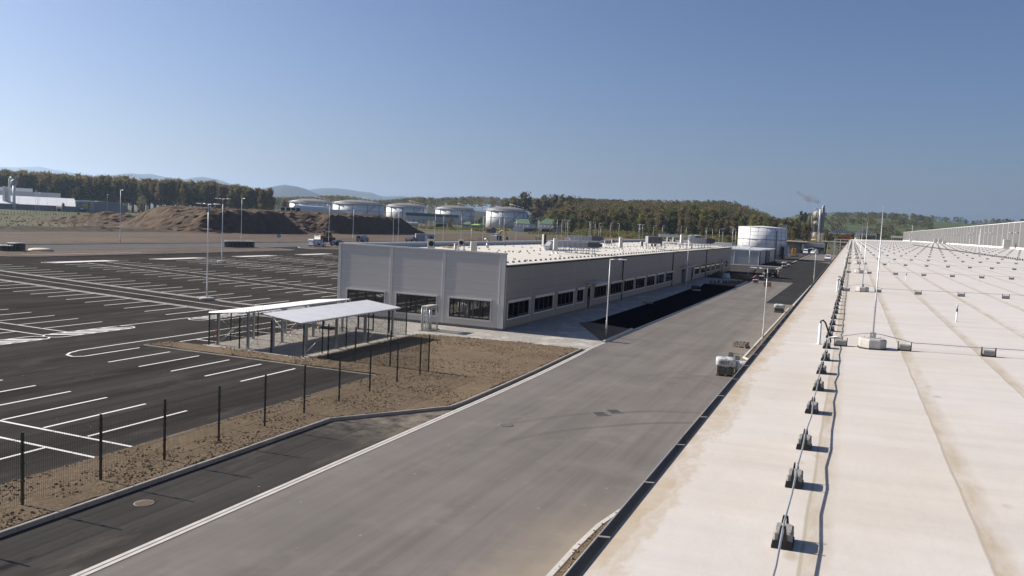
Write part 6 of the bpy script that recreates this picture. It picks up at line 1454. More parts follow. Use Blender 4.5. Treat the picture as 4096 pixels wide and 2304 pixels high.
# ================================================================== PUMP HOUSE, WATER TANK, GATEHOUSE
o = (-25.5, 215, 0); t = thing('pump_house', 'low grey box building in front of the round white water tank', 'building', o)
b = MB(); b.box(-40.5, 214.6, .1, -22.2, 231.0, 3.55); b.box(-40.5, 231.01, .1, -22.9, 236.0, 3.60); b.box(-40.5, 236.01, .1, -22.0, 254.0, 3.5); [b.box(x, 214.56, .15, x + .14, 214.598, 3.5, 1) for x in (-40.5, -34.0, -28.3, -22.36)]; b.build('walls', ['pump', 'joint'], t, o)
b = MB(); b.box(-40.6, 214.5, 3.552, -22.1, 231.05, 3.80); b.box(-40.6, 236.02, 3.502, -21.9, 254.1, 3.72); b.build('roof_edge', 'joint', t, o)
b = MB(); b.box(-40.4, 214.7, 3.801, -22.3, 231, 3.83); b.box(-40.4, 236.2, 3.721, -22.1, 254, 3.75); b.build('roof', 'insul', t, o)
for y in (215.2, 229.8, 236.6, 253.4): b = MB(); b.tube([(-22.08 + (.2 if y > 236 else 0), y, 3.5), (-22.08 + (.2 if y > 236 else 0), y, .1)], .09, 8); b.build('downpipe', 'black', t, o)
for y in (241, 244.5, 248): b = MB(); b.box(-21.995, y, 1.2, -21.985, y + 1.0, 2.9); b.build('window', 'glass', t, o)
t2 = thing('roof_rail', 'thin rail frame on the roof of the pump house', 'rail', (-26.5, 216.5, 3.83)); b = MB()
for x in (-2.6, -1.8, -.9): b.bar((x, 0, 0), (x, 0, 1.1), .05)
b.bar((-2.6, 0, 1.1), (-.9, 0, 1.1), .05); b.bar((-.9, 0, .8), (3.2, 0, .8), .06); b.build('rail', 'metal', t2); b = MB(); b.bbox(1.6, -.3, .45, 2.3, .3, 1.0, .05); b.build('small_box', 'white', t2)
xc, yc, rr = -28.6, 281.5, 7.55; o = (xc, yc, 0); t = thing('water_tank', 'round white panelled water tank behind the grey box building', 'tank', o)
HT = 9.75; b = MB(); b.lathe([(rr, 0), (rr, HT)], xc, yc, 64, 0, True); b.build('shell', 'tankwhite', t, o)
b = MB()
for z in (1.2, 2.4, 3.6, 4.8, 7.2, 8.4): b.rings([[(xc + R * math.cos(2 * PI * k / 64), yc + R * math.sin(2 * PI * k / 64), z_) for k in range(64)] for R, z_ in ((rr + .002, z - .03), (rr + .025, z), (rr + .002, z + .03))], 0, True, False)
for z in (6.0,): b.rings([[(xc + R * math.cos(2 * PI * k / 64), yc + R * math.sin(2 * PI * k / 64), z_) for k in range(64)] for R, z_ in ((rr + .002, z - .10), (rr + .12, z - .06), (rr + .12, z + .06), (rr + .002, z + .10))], 0, True, False)
for k in range(18):
    a = 2 * PI * k / 18 + .1; x, y = xc + (rr + .02) * math.cos(a), yc + (rr + .02) * math.sin(a); b.bar((x, y, .05), (x, y, HT - .05), .07)
b.build('seam_bands', 'bluegrey', t, o)
b = MB(); b.lathe([(rr + .06, HT), (rr + .06, HT + .12), (rr - .15, HT + .13), (.5, HT + .55)], xc, yc, 64); b.build('roof', 'joint', t, o)
a = -.35; lx, ly = xc + (rr + .45) * math.cos(a), yc + (rr + .45) * math.sin(a); b = MB()
for q in (-.3, .3): b.bar((lx, ly + q, .2), (lx, ly + q, HT + 1.1), .06)
for k in range(30): b.bar((lx, ly - .3, .5 + k * .32), (lx, ly + .3, .5 + k * .32), .04)
b.build('ladder', 'metal', t, o)
b = MB()
for q in range(7):
    aa = a - .45 + q * .13; x, y = xc + (rr - .2) * math.cos(aa), yc + (rr - .2) * math.sin(aa); b.bar((x, y, HT + .1), (x, y, HT + 1.3), .07)
    if q < 6: x2, y2 = xc + (rr - .2) * math.cos(aa + .13), yc + (rr - .2) * math.sin(aa + .13); [b.bar((x, y, HT + z), (x2, y2, HT + z), .06) for z in (.7, 1.25)]
b.build('top_railing', 'metal', t, o)
b = MB(); b.tube([(xc + 5.0, yc - 5.9, 9.0), (xc + 5.05, yc - 5.95, .3)], .18, 10); b.lathe([(.5, 1.3), (.5, 1.31)], xc + 6.2, yc - 4.9, 16); b.build('riser_pipe', 'bluegrey', t, o)
t = thing('control_cabinet', 'tall grey cabinet with a dark door beside the water tank', 'cabinet', (-20.9, 277.2, 0), .0)
b = MB(); b.bbox(-.9, -.8, 1.0, .9, .8, 4.4, .05); b.build('cabinet', 'pump', t); b = MB(); b.box(-.95, -.84, .1, -.3, -.81, 3.9); b.build('door', 'black', t); b = MB(); [b.bar((x, y, 0), (x, y, .998), .12) for x in (-.8, .8) for y in (-.7, .7)]; b.box(-.9, -.85, 4.402, -.2, -.5, 4.9); b.build('legs', 'metal', t)
o = (-22, 388, 0); t = thing('gatehouse', 'grey gatehouse with flat projecting canopy and a round column at the end of the road', 'building', o)
b = MB(); b.box(-31.5, 392, 0, -22.5, 402, 4.0); b.box(-22.45, 390.5, 0, -13.2, 402, 4.6); b.build('walls', ['pump'], t, o)
b = MB(); b.box(-33, 386.2, 4.65, -20.4, 402, 5.15); b.build('canopy_roof', 'cream', t, o); b = MB(); b.box(-32.4, 386.8, 4.2, -21.0, 401.6, 4.648); b.build('canopy_soffit', 'rust', t, o)
b = MB(); b.tube([(-22.0, 387.4, 0), (-22.0, 387.4, 4.2)], .45, 14); b.build('column', 'concrete_pale', t, o); b = MB(); b.tube([(-31.6, 387.4, 0), (-31.6, 387.4, 4.2)], .45, 14); b.build('column', 'concrete_pale', t, o)
b = MB(); b.box(-20.6, 390.47, .6, -13.4, 390.49, 2.9); b.build('shopfront_window', 'glass', t, o); b = MB(); b.box(-31.0, 391.96, .1, -29.4, 391.98, 3.6); b.build('door', 'joint', t, o); b = MB(); b.box(-26.2, 391.96, 1.0, -24.6, 391.98, 2.5); b.build('window', 'glass', t, o)
P = at(*px('q', 1595, 745)); t = thing('fuel_bollards', 'two orange yellow bollards in front of the gatehouse', 'bollards', (P[0], P[1], 0)); b = MB(); b.bbox(-.95, -.3, 0, -.25, .3, 2.1, .1); b.build('bollard', 'machine_orange', t); b = MB(); b.bbox(.15, -.3, 0, .85, .3, 2.1, .1); b.build('bollard', 'machine_orange', t)
P = at(*px('q', 1480, 880)); heap((P[0] - 1.5, P[1] + 14, -.05), 3.6, 14, 1.3, 'light brown soil bank beside the road near the gatehouse', 'fieldsoil')
t = thing('entrance_canopy', 'long thin flat canopy roof crossing behind the end of the road', 'canopy', (-6, 400, 0))
b = MB(); b.box(-9.0, -2, 5.3, 8.5, 8, 5.75); b.build('roof_slab', 'cream', t); b = MB(); [b.box(x, y, 0, x + .7, y + .7, 5.298) for x in (-7.6, 1, 6.5) for y in (0, 5.5)]; b.build('columns', 'rust', t)
x, y, z = onD(*px('k', 1180, 600), 560); t = thing('gantry', 'orange red steel gantry on posts before the lattice sheds', 'gantry', (x, y, 0)); b = MB(); b.bar((-2.8, 0, z + .7), (2.4, 0, z + .9), .4); b.bar((-2.8, 0, z - .5), (2.4, 0, z - .5), .3); [b.bar((x_, 0, 0), (x_, 0, z + .7), .25) for x_ in (-2.6, -1.2, .4, 2.2)]; b.build('frame', 'orange', t)
for i, xx in enumerate((325, 450, 520)):
    X, z = onY(*px('k', xx, 480 if i == 0 else (640 if i == 1 else 770)), 410); lamp(P3, X, 410, 'thin lamp post among the shrubs at the end of the road, %s of three' % ('leftmost', 'middle', 'rightmost')[i], 0, max(4, z) / 10.2, 'lamp posts at the end of the road')

# ================================================================== HALLS AT THE LEFT
def bar_building(name, label, A, B, depth, parts):
    """long building whose front runs from A to B; parts: (part name, material, profile [(d, z)...])"""
    A, B = Vector(A), Vector(B); d = (B - A); L = d.length; d.normalize(); n = Vector((-d.y, d.x))
    if n.dot(A) < 0: n = -n
    t = thing(name, label, 'building', (A.x, A.y, 0)); 
    for pn, m, s0, s1, prof in parts:
        b = MB(); b.rings([[(d.x * s + n.x * q, d.y * s + n.y * q, z) for q, z in prof] for s in (L * s0, L * s1)]); b.build(pn, m, t)
    return t, d, n, L
A = onD(*px('A', -200, 428), 640)[:2]; Bp = onD(*px('A', 663, 453), 640)[:2]
def zat(k, x, y, P): return onD(*px(k, x, y), math.hypot(*P))[2]
zE, zR = 3.7, 9.0
t, d, n, L = bar_building('tent_hall', 'long white roofed tent hall on the meadow at the left edge', A, Bp, 40, [('walls', 'bluegrey', 0, 1, [(0, 0), (40, 0), (40, zE), (0, zE)]), ('gable', 'greysheet', .002, .998, [(0, zE), (40, zE), (20, zR - .2)]), ('roof', 'whitesheet', -.005, 1.002, [(-.5, zE - .05), (20, zR), (40.5, zE - .05), (20, zR - .15)])])
b = MB()
for k in range(1, 10): s = L * k / 10; b.bar(tuple((d * s + n * -.55).to_3d() + Vector((0, 0, zE + .04))), tuple((d * s + n * 20).to_3d() + Vector((0, 0, zR + .04))), .22, .06)
b.build('roof_seams', 'joint', t)
b = MB(); s0, s1 = L * .795, L * .855; P0, P1 = d * s0 + n * -4, d * s1 + n * -4; b.rings([[tuple((d * s + n * q).to_3d() + Vector((0, 0, z))) for q, z in ((-4, 0), (-.02, 0), (-.02, 3.3), (-4, 3.0))] for s in (s0, s1)]); b.build('porch', 'cream', t)
b = MB(); b.rings([[tuple((d * s + n * q).to_3d() + Vector((0, 0, z))) for q, z in ((-4.04, 0), (-4.01, 0), (-4.01, 1.9), (-4.04, 1.9))] for s in (s0 + .6, s1 - .6)]); b.build('porch_opening', 'dark', t)
def along(pxs, pys, D): x, y, z = onD(pxs, pys, D); return Vector((x, y)), z
(A2, za), (B2, zb) = along(-60, 640 + 255 / 2.195, 686), along(532 / 2.195, 640 + 293 / 2.195, 686)
zt = zb
t, d, n, L = bar_building('white_hall', 'big light grey flat roofed hall behind the white tent hall', A2, B2, 40, [('walls', 'greysheet', 0, 1, [(0, zt - 3.6), (22, zt - 3.6), (22, zt), (0, zt)]), ('brown_band', 'brownband', 0, 1, [(.2, 0), (21.8, 0), (21.8, zt - 3.61), (.2, zt - 3.61)]), ('white_upper_roof', 'whitesheet', -.02, .62, [(-.6, zt + .02), (21, zt + .02), (21, zt + 2.3), (-.6, zt + 2.3)])])
b = MB(); b.rings([[tuple((d * s + n * q).to_3d() + Vector((0, 0, z))) for q, z in ((.12, zt - 5.4), (.17, zt - 5.4), (.17, zt - 3.8), (.12, zt - 3.8))] for s in (L * .80, L * .995)]); b.build('red_band', 'redband', t)
A3, B3, C3 = onD(*px('A', 668, 459), 650)[:2], onD(*px('A', 828, 457), 650)[:2], onD(*px('A', 1100, 446), 665)[:2]
t, d, n, L = bar_building('pale_office', 'pale cubic office with blue squares beside the white tent hall', A3, B3, 16, [('walls', 'cream_grey', 0, 1, [(0, 0), (16, 0), (16, 7.3), (0, 7.3)]), ('roof_edge', 'whitesheet', -.01, 1.01, [(-.4, 7.32), (16.2, 7.32), (16.2, 8.0), (-.4, 8.0)])])
for s, z0, z1, m, nm in ((.20, 3.4, 5.2, 'glass', 'window'), (.33, 3.4, 5.2, 'glass', 'window'), (.48, 3.4, 5.2, 'glass', 'window'), (.74, 3.2, 5.0, 'glass', 'window'), (.16, 5.3, 6.6, 'skyblue', 'blue_square'), (.36, 5.3, 6.6, 'skyblue', 'blue_square'), (.46, 2.0, 3.3, 'skyblue', 'blue_square'), (.80, .8, 2.4, 'skyblue', 'blue_square')):
    wv = 2.0 if nm == 'window' else 3.4
    b = MB(); b.rings([[tuple((d * (L * s + q)).to_3d() + Vector((n.x * e, n.y * e, z))) for e, z in ((-.03, z0), (-.012, z0), (-.012, z1), (-.03, z1))] for q in (-wv / 2, wv / 2)]); b.build(nm, m, t)
A4 = Vector(B3) + Vector((1.0, -.2)); dB = (Vector(C3) - Vector(B3)); C4 = Vector(B3) + dB * .42
D0 = math.hypot(*B3); z_l, z_r = zat('A', 840, 362, B3), None
t, d, n, L = bar_building('grey_hall', 'dark blue grey hall with low curved roof beside the pale office', tuple(Vector(B3) + dB * .01), tuple(Vector(onD(*px('A', 1097, 446), D0 + 12)[:2])), 30, [('walls', 'bluegrey', 0, 1, [(0, 0), (30, 0), (30, 6.2), (0, 6.2)])])
b = MB(); b.rings([[tuple((d * (L * s)).to_3d() + Vector((n.x * q, n.y * q, z))) for s, z in ((0, 6.21), (1, 6.21), (.86, 7.2), (.6, 7.9), (.35, 8.1), (.1, 7.9), (0, 7.4))] for q in (-.1, 30)]); b.build('roof', 'bluegrey', t)
x, y, zt_ = onD(*px('u', 240, 45), 640); t = thing('silo_mast', 'tall pale silo pipes rising above the white hall roof', 'silo', (x, y, 0)); zb_ = onD(*px('u', 240, 270), 640)[2]
b = MB(); b.tube([(-3.2, 0, 0), (-3.2, 0, zt_ * .95), (-2.2, 0, zt_), (-.6, 0, zt_ * .93)], .6, 8); b.tube([(1.0, 0, 0), (1.0, 0, zt_ * .75)], .9, 8); b.build('pipes', 'joint', t); b = MB(); b.lathe([(.9, zt_ * .75), (1.9, zt_ * .8), (1.9, zt_ * .89), (.5, zt_ * .95)], 1.0, 0, 12); b.build('hopper', 'pump', t); b = MB(); b.bbox(-8, -1.5, 0, -5.6, 1.5, zb_ + 1.8, .1); b.build('stair_box', 'greysheet', t)

# ================================================================== TANK FARM
def tank(kp, D, w_px, ytop, label, ladder=True):
    (k, x, y) = kp; X, Y, _ = onD(*px(k, x, y), D); s = ZM[k][0]; dep = ROT[0][2] * X + ROT[1][2] * Y
    R_ = w_px / s / F_PX * dep / 2; zt = onD(*px(k, x, ytop), D - R_ * .0)[2]; Hh = max(4, zt)
    t = thing('storage_tank', label, 'tank', (X, Y, 0)); hs = Hh * .80
    b = MB(); b.lathe([(R_, 0), (R_, hs)], n=48); b.build('shell', 'tankwhite', t)
    b = MB(); b.lathe([(R_ * .94, hs), (R_ * .94, hs * 1.08), (R_ * .92, hs * 1.10)], n=48); b.rings([[(R * math.cos(2 * PI * q / 48), R * math.sin(2 * PI * q / 48), z) for q in range(48)] for R, z in ((R_ * 1.001, hs - .6), (R_ * 1.05, hs - .5), (R_ * 1.05, hs - .25), (R_ * 1.001, hs - .2))], 0, True, False); b.rings([[(R * math.cos(2 * PI * q / 48), R * math.sin(2 * PI * q / 48), z) for q in range(48)] for R, z in ((R_ * 1.001, hs * .58), (R_ * 1.012, hs * .59), (R_ * 1.012, hs * .60), (R_ * 1.001, hs * .61))], 0, True, False); b.build('ring_walkway', 'pump', t)
    b = MB(); b.lathe([(R_ * .925, hs * 1.10), (R_ * .7, hs * 1.18), (R_ * .4, hs * 1.235), (R_ * .1, hs * 1.25)], n=48, smooth=False); [b.bar((R_ * .92 * math.cos(a), R_ * .92 * math.sin(a), hs * 1.115), (R_ * .15 * math.cos(a), R_ * .15 * math.sin(a), hs * 1.26), .3, .3) for a in [2 * PI * q / 28 for q in range(28)]]; b.build('dome_roof', 'tankroof', t)
    b = MB()
    for q in range(40):
        a = 2 * PI * q / 40; b.bar((R_ * 1.03 * math.cos(a), R_ * 1.03 * math.sin(a), hs - .2), (R_ * 1.03 * math.cos(a), R_ * 1.03 * math.sin(a), hs + 1.1), .16)
    b.rings([[(R_ * 1.03 * math.cos(2 * PI * q / 48) * f, R_ * 1.03 * math.sin(2 * PI * q / 48) * f, z) for q in range(48)] for f, z in ((1, hs + 1.0), (1.004, hs + 1.0), (1.004, hs + 1.15), (1, hs + 1.15))], 0, False, False); b.build('railing', 'joint', t)
    b = MB(); dv = Vector((-X, -Y)).normalized()
    for q in (-.75, -.2, .35, .8):
        e = Vector((-dv.y, dv.x)); p = dv * math.sqrt(1 - q * q) + e * q; b = MB(); b.bar((p.x * R_ * 1.008, p.y * R_ * 1.008, .2), (p.x * R_ * 1.008, p.y * R_ * 1.008, hs - .3), .45); b.build('wall_pipe', 'bluegrey', t)
    b = MB(); a0 = math.atan2(dv.y, dv.x) + .75; b.tube([(R_ * 1.03 * math.cos(a0 - .9 * q / 12), R_ * 1.03 * math.sin(a0 - .9 * q / 12), hs * (1 - q / 12) + .3) for q in range(13)], .35, 5); b.build('spiral_stair', 'pump', t)
    b = MB(); e = Vector((-dv.y, dv.x)); b.tube([tuple((e * R_ * .8).to_3d() + Vector((0, 0, hs * 1.25))), tuple((e * R_ * .1).to_3d() + Vector((0, 0, hs * 1.42)))], .25, 5); [b.tube([tuple((e * R_ * f).to_3d() + Vector((0, 0, hs * 1.15))), tuple((e * R_ * f).to_3d() + Vector((0, 0, hs * 1.42 - hs * .18 * (f - .1))))], .14, 5) for f in (.15, .35, .55, .78)]; b.build('roof_gangway', 'joint', t)
    return t
tank(('C', 1393, 700), 900, 612, 398, 'rightmost white storage tank with weathered dome, close to the green roofed houses')
tank(('C', 625, 650), 1010, 580, 380, 'second white storage tank from the right, behind the green canopy')
tank(('B', 2140, 640), 1010, 600, 418, 'middle white storage tank, above the right end of the dark mound')
tank(('B', 1420, 640), 960, 745, 372, 'large white storage tank behind the ramp between the mounds')
tank(('B', 730, 600), 1050, 640, 355, 'leftmost white storage tank behind the low white building')
# low white building with the arched roof lights
xA, yA, zA = onD(*px('B', 255, 560), 560); zT = onD(*px('B', 255, 470), 560)[2]; xB, yB, _ = onD(*px('B', 570, 560), 565); xC, yC, _ = onD(*px('B', 1230, 580), 640)
o = Vector((xB, yB)); e1 = Vector((xA, yA)) - o; e2 = Vector((xC, yC)) - o
t = thing('white_depot', 'low white flat building with dark square windows behind the earth mounds', 'building', (xB, yB, 0))
b = MB(); qd = [Vector((0, 0)), e1, e1 + e2, e2]; b.rings([[(p.x, p.y, z) for p in (qd if (e1.x * e2.y - e1.y * e2.x) > 0 else qd[::-1])] for z in (0, zT)]); b.build('walls', 'tankwhite', t)
for f in (.14, .37, .60, .86):
    b = MB(); c = e1 * f; u = e1.normalized(); nn = Vector((-u.y, u.x)); nn = nn if nn.dot(e2) < 0 else -nn; zz = onD(*px('B', 400, 545), 560)[2]; b.rings([[tuple((c + u * q + nn * e).to_3d() + Vector((0, 0, z))) for e, z in ((.02, zz - 1.2), (.10, zz - 1.2), (.10, zz + 2.6), (.02, zz + 2.6))] for q in (-1.3, 1.3)]); b.build('window', 'dark', t)
b = MB(); u2 = e2.normalized(); 
b.rings([[tuple((u2 * s + e1.normalized() * (4 + 3.2 * math.cos(a))).to_3d() + Vector((0, 0, zT - .02 + 1.7 * math.sin(a)))) for a in [PI * k / 8 for k in range(9)]] for s in (4, e2.length * .58)]); b.build('arched_roof', 'whitesheet', t)
# green fascia canopy (truck filling racks)
x0, y0, z0 = onD(*px('r', 352, 290), 690); x1, y1, _ = onD(*px('r', 955, 290), 690); x2, y2, _ = onD(*px('r', 1538, 330), 760); zt = onD(*px('r', 352, 165), 690)[2]; zf = onD(*px('r', 352, 232), 690)[2]
t = thing('loading_canopy', 'wide flat loading canopy with dark green fascia before the white tanks', 'canopy', (x1, y1, 0)); o = Vector((x1, y1)); a_ = Vector((x0, y0)) - o; c_ = Vector((x2, y2)) - o
qd = [Vector((0, 0)), a_, a_ + c_, c_]; qd = qd if (a_.x * c_.y - a_.y * c_.x) > 0 else qd[::-1]
b = MB(); b.rings([[(p.x, p.y, z) for p in qd] for z in (zf, zt)]); b.build('fascia', 'darkgreensheet', t)
b = MB(); b.rings([[(p.x * .995, p.y * .995, z) for p in qd] for z in (zf - 3.2, zf - .02)]); b.build('ribbed_soffit', 'greysheet', t)
b = MB()
for f in (.03, .22, .42, .62, .82, .98):
    for gq in (.02, .33, .66, .97): p = a_ * f + c_ * gq; b = MB(); b.bar((p.x, p.y, 0), (p.x, p.y, zf - 3.2), .55); b.build('column', 'joint', t)
def house(kA, kB, kC, D, label, m_wall, m_roof, zw_px, zr_px, hip=True, name='house'):
    """kA left front corner, kB right front corner, kC right back corner (pixels at their base)"""
    xa, ya, _ = onD(*px(*kA), D); xb, yb, _ = onD(*px(*kB), D); D2 = D * 1.025; xc_, yc_, _ = onD(*px(*kC), D2)
    zw = onD(*px(*zw_px), D)[2]; zr_ = onD(*px(*zr_px), D * 1.01)[2]
    t = thing(name, label, 'house', (xb, yb, 0)); o = Vector((xb, yb)); a = Vector((xa, ya)) - o; c = Vector((xc_, yc_)) - o
    q = [Vector((0, 0)), a, a + c, c]; q = q if (a.x * c.y - a.y * c.x) > 0 else q[::-1]
    b = MB(); b.rings([[(p.x, p.y, z) for p in q] for z in (-1, zw)]); b.build('walls', m_wall, t)
    ctr = (a + c) / 2; r1, r2 = ctr + a * (.28 if hip else .5), ctr - a * (.28 if hip else .5); q2 = [ctr + (p - ctr) * 1.07 for p in q]
    b = MB(); vs = [(p.x, p.y, zw + .02) for p in q2] + [(r1.x, r1.y, zr_), (r2.x, r2.y, zr_)]
    ia = [i for i, p in enumerate(q) if (p - a).length < .01 or (p - a - c).length < .01]; 
    n_ = 4; idx_ = {}
    for i, p in enumerate(q): idx_[i] = 4 if i in ia else 5
    fs = []
    for i in range(4):
        j = (i + 1) % 4
        fs.append((i, j, idx_[j], idx_[i]) if idx_[i] != idx_[j] else (i, j, idx_[i]))
    b.add(vs, fs); b.build('roof', m_roof, t)
    u = a.normalized(); nn = Vector((-u.y, u.x)); nn = nn if nn.dot(c) < 0 else -nn; L = a.length
    for f in (.15, .38, .62, .85):
        b = MB(); cc = a * f; b.rings([[tuple((cc + u * q_ + nn * e).to_3d() + Vector((0, 0, z))) for e, z in ((.02, zw * .5), (.08, zw * .5), (.08, zw * .82), (.02, zw * .82))] for q_ in (-.7, .7)]); b.build('window', 'glass', t)
    return t
house(('C', 1497, 752), ('C', 1738, 752), ('C', 1800, 748), 660, 'white house with green hipped roof, the left one of two', 'tankwhite', 'greenroof', ('C', 1497, 640), ('C', 1620, 578))
house(('C', 1872, 768), ('C', 2108, 770), ('C', 2205, 765), 690, 'white house with green hipped roof, the right one of two', 'tankwhite', 'greenroof', ('C', 1872, 645), ('C', 1980, 570))
house(('C', 742, 695), ('C', 858, 700), ('C', 915, 690), 760, 'small cream shed with flat green roof left of the lime green one', 'cream', 'greenroof', ('C', 742, 655), ('C', 830, 620), name='shed')
house(('C', 860, 703), ('C', 962, 708), ('C', 1078, 700), 720, 'pale shed with lime green roof between the white tanks', 'greysheet', 'limegreen', ('C', 860, 668), ('C', 960, 653), False, 'shed')
house(('C', 1097, 762), ('C', 1165, 768), ('C', 1245, 760), 520, 'small dark roofed brick hut beside the country road', 'brick', 'rust', ('C', 1097, 725), ('C', 1180, 700), True, 'hut')
def tanker(kp, D, L, label, m='tankwhite', truck=True):
    X, Y, _ = onD(*px(*kp), D); d = Vector((-Y, X)).normalized(); rz = math.atan2(-d.y, -d.x)
    t = thing('tank_truck', label, 'truck', (X, Y, 0), rz); r = 1.25
    b = MB(); b.rings([[(x, f * r * math.cos(a), 2.3 + f * r * math.sin(a)) for a in [-2 * PI * k / 14 for k in range(14)]] for x, f in ((-L / 2, .5), (-L / 2 + .3, .95), (-L / 2 + .8, 1), (L / 2 - .8, 1), (L / 2 - .3, .95), (L / 2, .5))], 0, True); b.build('tank_barrel', m, t)
    if truck: b = MB(); b.bbox(L / 2 + .3, -1.2, .6, L / 2 + 2.4, 1.2, 3.3, .2); b.build('cab', 'slate', t); b = MB(); b.box(L / 2 + 2.405, -1.0, 1.9, L / 2 + 2.41, 1.0, 2.9); b.build('windscreen', 'carglass', t)
    for x in (-L / 2 + 1.2, -L / 2 + 2.5, L / 2 + 1.2 if truck else L / 2 - 1.5):
        for s in (-1, 1): b = MB(); b.rings([[(x + .5 * math.cos(a), s * 1.0 + q, .5 + .5 * math.sin(a)) for a in [2 * PI * k / 14 for k in range(14)]] for q in (-.2, .2)]); b.build('wheel', 'tyre', t)
    b = MB(); b.box(-L / 2 + .3, -.5, .75, L / 2 + (2.0 if truck else 0), .5, 1.04); b.build('chassis', 'rust', t); return t
tanker(('C', 1740, 757), 640, 9.5, 'dark tank truck parked before the left green roofed house', 'slate'); tanker(('C', 1975, 772), 640, 6.5, 'dark truck parked before the right green roofed house', 'rust')
tanker(('B', 2095, 745), 640, 8, 'white tank trailer, left one under the loading canopy', 'tankwhite', False); tanker(('B', 2240, 755), 640, 8, 'white tank trailer, right one beside the loading canopy', 'tankwhite', False)
tanker(('C', 400, 672), 640, 6, 'dark truck under the right end of the loading canopy', 'rust')

# ================================================================== ASPHALT PLANT, SHEDS, SMOKE
DP = 900
def pz(k, x, y): return onD(*px(k, x, y), DP)
xb, yb, _ = pz('s', 640, 1300); z_top = pz('s', 640, 560)[2]; m_px = DP * .93 / F_PX / 8.05 * 1.0      # metres per zoom pixel
t = thing('asphalt_plant', 'cream silo tower with open steel decks beside the chimney', 'tower', (xb, yb, 0), .35)
w = 95 * m_px
b = MB(); b.lathe([(w * .95, z_top * .13), (w * .95, z_top * .36)], 0, 0, 4 * 4); b.lathe([(w * .9, z_top * .60), (w * .9, z_top * .72)], n=16); b.lathe([(w, z_top * .80), (w, z_top), (w * .6, z_top + 1.0)], n=16); b.lathe([(w * 1.1, 0), (w * 1.1, z_top * .129)], n=16); b.build('silo_drums', 'cream', t)
b = MB(); [b.bar((sx * w, sy * w, 0), (sx * w, sy * w, z_top), .28) for sx in (-1, 1) for sy in (-1, 1)]
for f in (.36, .44, .52, .60, .73, .80): [b.bar((-w * 1.15, s * w * 1.1, z_top * f), (w * 1.15, s * w * 1.1, z_top * f), .3) for s in (-1, 1)]; [b.bar((s * w * 1.1, -w, z_top * f), (s * w * 1.1, w, z_top * f), .3) for s in (-1, 1)]
b.build('steel_decks', 'rust', t)
b = MB(); b.box(-w * .5, -w * .5, z_top * .37, w * .6, w * .5, z_top * .59); b.build('machinery', 'slate', t)
b = MB(); [b.tube([(-w * .9, s, z_top - 1), (-w * .6, s, z_top + 2.6), (0, s, z_top + 3.8)], .22, 5) for s in (-.6, .6)]; b.tube([(w * .9, 0, z_top - 1), (w * .6, 0, z_top + 2.6), (0, 0, z_top + 3.8)], .22, 5); b.bar((-w * .3, 0, z_top + 3.9), (w * .3, 0, z_top + 4.1), .6); b.tube([(-w * 1.4, 0, 0), (-w * 1.4, 0, z_top * .92), (-w * 1.1, 0, z_top * .97), (-w * .8, 0, z_top * .95)], .38, 6); b.build('top_pipes', 'pump', t)
x, y, _ = pz('s', 775, 1300); zc = pz('s', 775, 455)[2]; t = thing('white_stack', 'round white stack between the silo tower and the grey chimney', 'stack', (x - .5, y - 3, 0)); b = MB(); b.lathe([(26 * m_px, 0), (26 * m_px, zc)], n=18); b.build('shaft', 'tankwhite', t); b = MB(); b.lathe([(20 * m_px, zc), (20 * m_px, zc + 1.3)], n=14); b.build('neck', 'pump', t)
x, y, _ = pz('s', 850, 1280); zc = pz('s', 850, 345)[2]; t = thing('chimney', 'tall square grey chimney with slanted top under the smoke', 'chimney', (x, y, 0), .5); h_ = 38 * m_px
b = MB(); b.rings([[(-h_, -h_, 0), (h_, -h_, 0), (h_, h_, 0), (-h_, h_, 0)], [(-h_, -h_, zc - 2.4), (h_, -h_, zc - 2.4), (h_, h_, zc - 2.4), (-h_, h_, zc - 2.4)]]); b.build('shaft', 'shade', t); b = MB(); b.rings([[(-h_ * .8, -h_ * .8, zc - 2.39), (h_ * .8, -h_ * .8, zc - 2.39), (h_ * .8, h_ * .8, zc - 2.39), (-h_ * .8, h_ * .8, zc - 2.39)], [(-h_ * .8, -h_ * .8, zc - .2), (h_ * .8, -h_ * .8, zc + 1.2), (h_ * .8, h_ * .8, zc + 1.2), (-h_ * .8, h_ * .8, zc - .2)]]); b.build('slanted_top', 'pump', t); CHX, CHY, CHZ = x, y, zc
P0 = pz('s', 915, 665); P1 = pz('s', 1270, 1100); t = thing('conveyor', 'dark sloping conveyor running down from the chimney to the lattice shed', 'conveyor', (P1[0], P1[1], 0)); b = MB(); b.bar((P0[0] - P1[0], P0[1] - P1[1], P0[2]), (0, 0, P1[2]), .9, .9); b.build('gallery', 'rust', t); b = MB(); [b.bar(((P0[0] - P1[0]) * f, (P0[1] - P1[1]) * f, 0), ((P0[0] - P1[0]) * f, (P0[1] - P1[1]) * f, P1[2] + (P0[2] - P1[2]) * f), .35) for f in (.15, .55)]; b.build('legs', 'rust', t)
x, y, _ = pz('s', 865, 1320); t = thing('plant_cabin', 'small white block at the foot of the grey chimney', 'cabin', (x, y - 6, 0)); b = MB(); b.bbox(-66 * m_px, -2.5, 0, 66 * m_px, 2.5, pz('s', 865, 1225)[2], .1); b.build('block', 'cream', t); b = MB(); b.box(-10 * m_px, -2.55, 1, 20 * m_px, -2.52, 4); b.build('opening', 'rust', t)
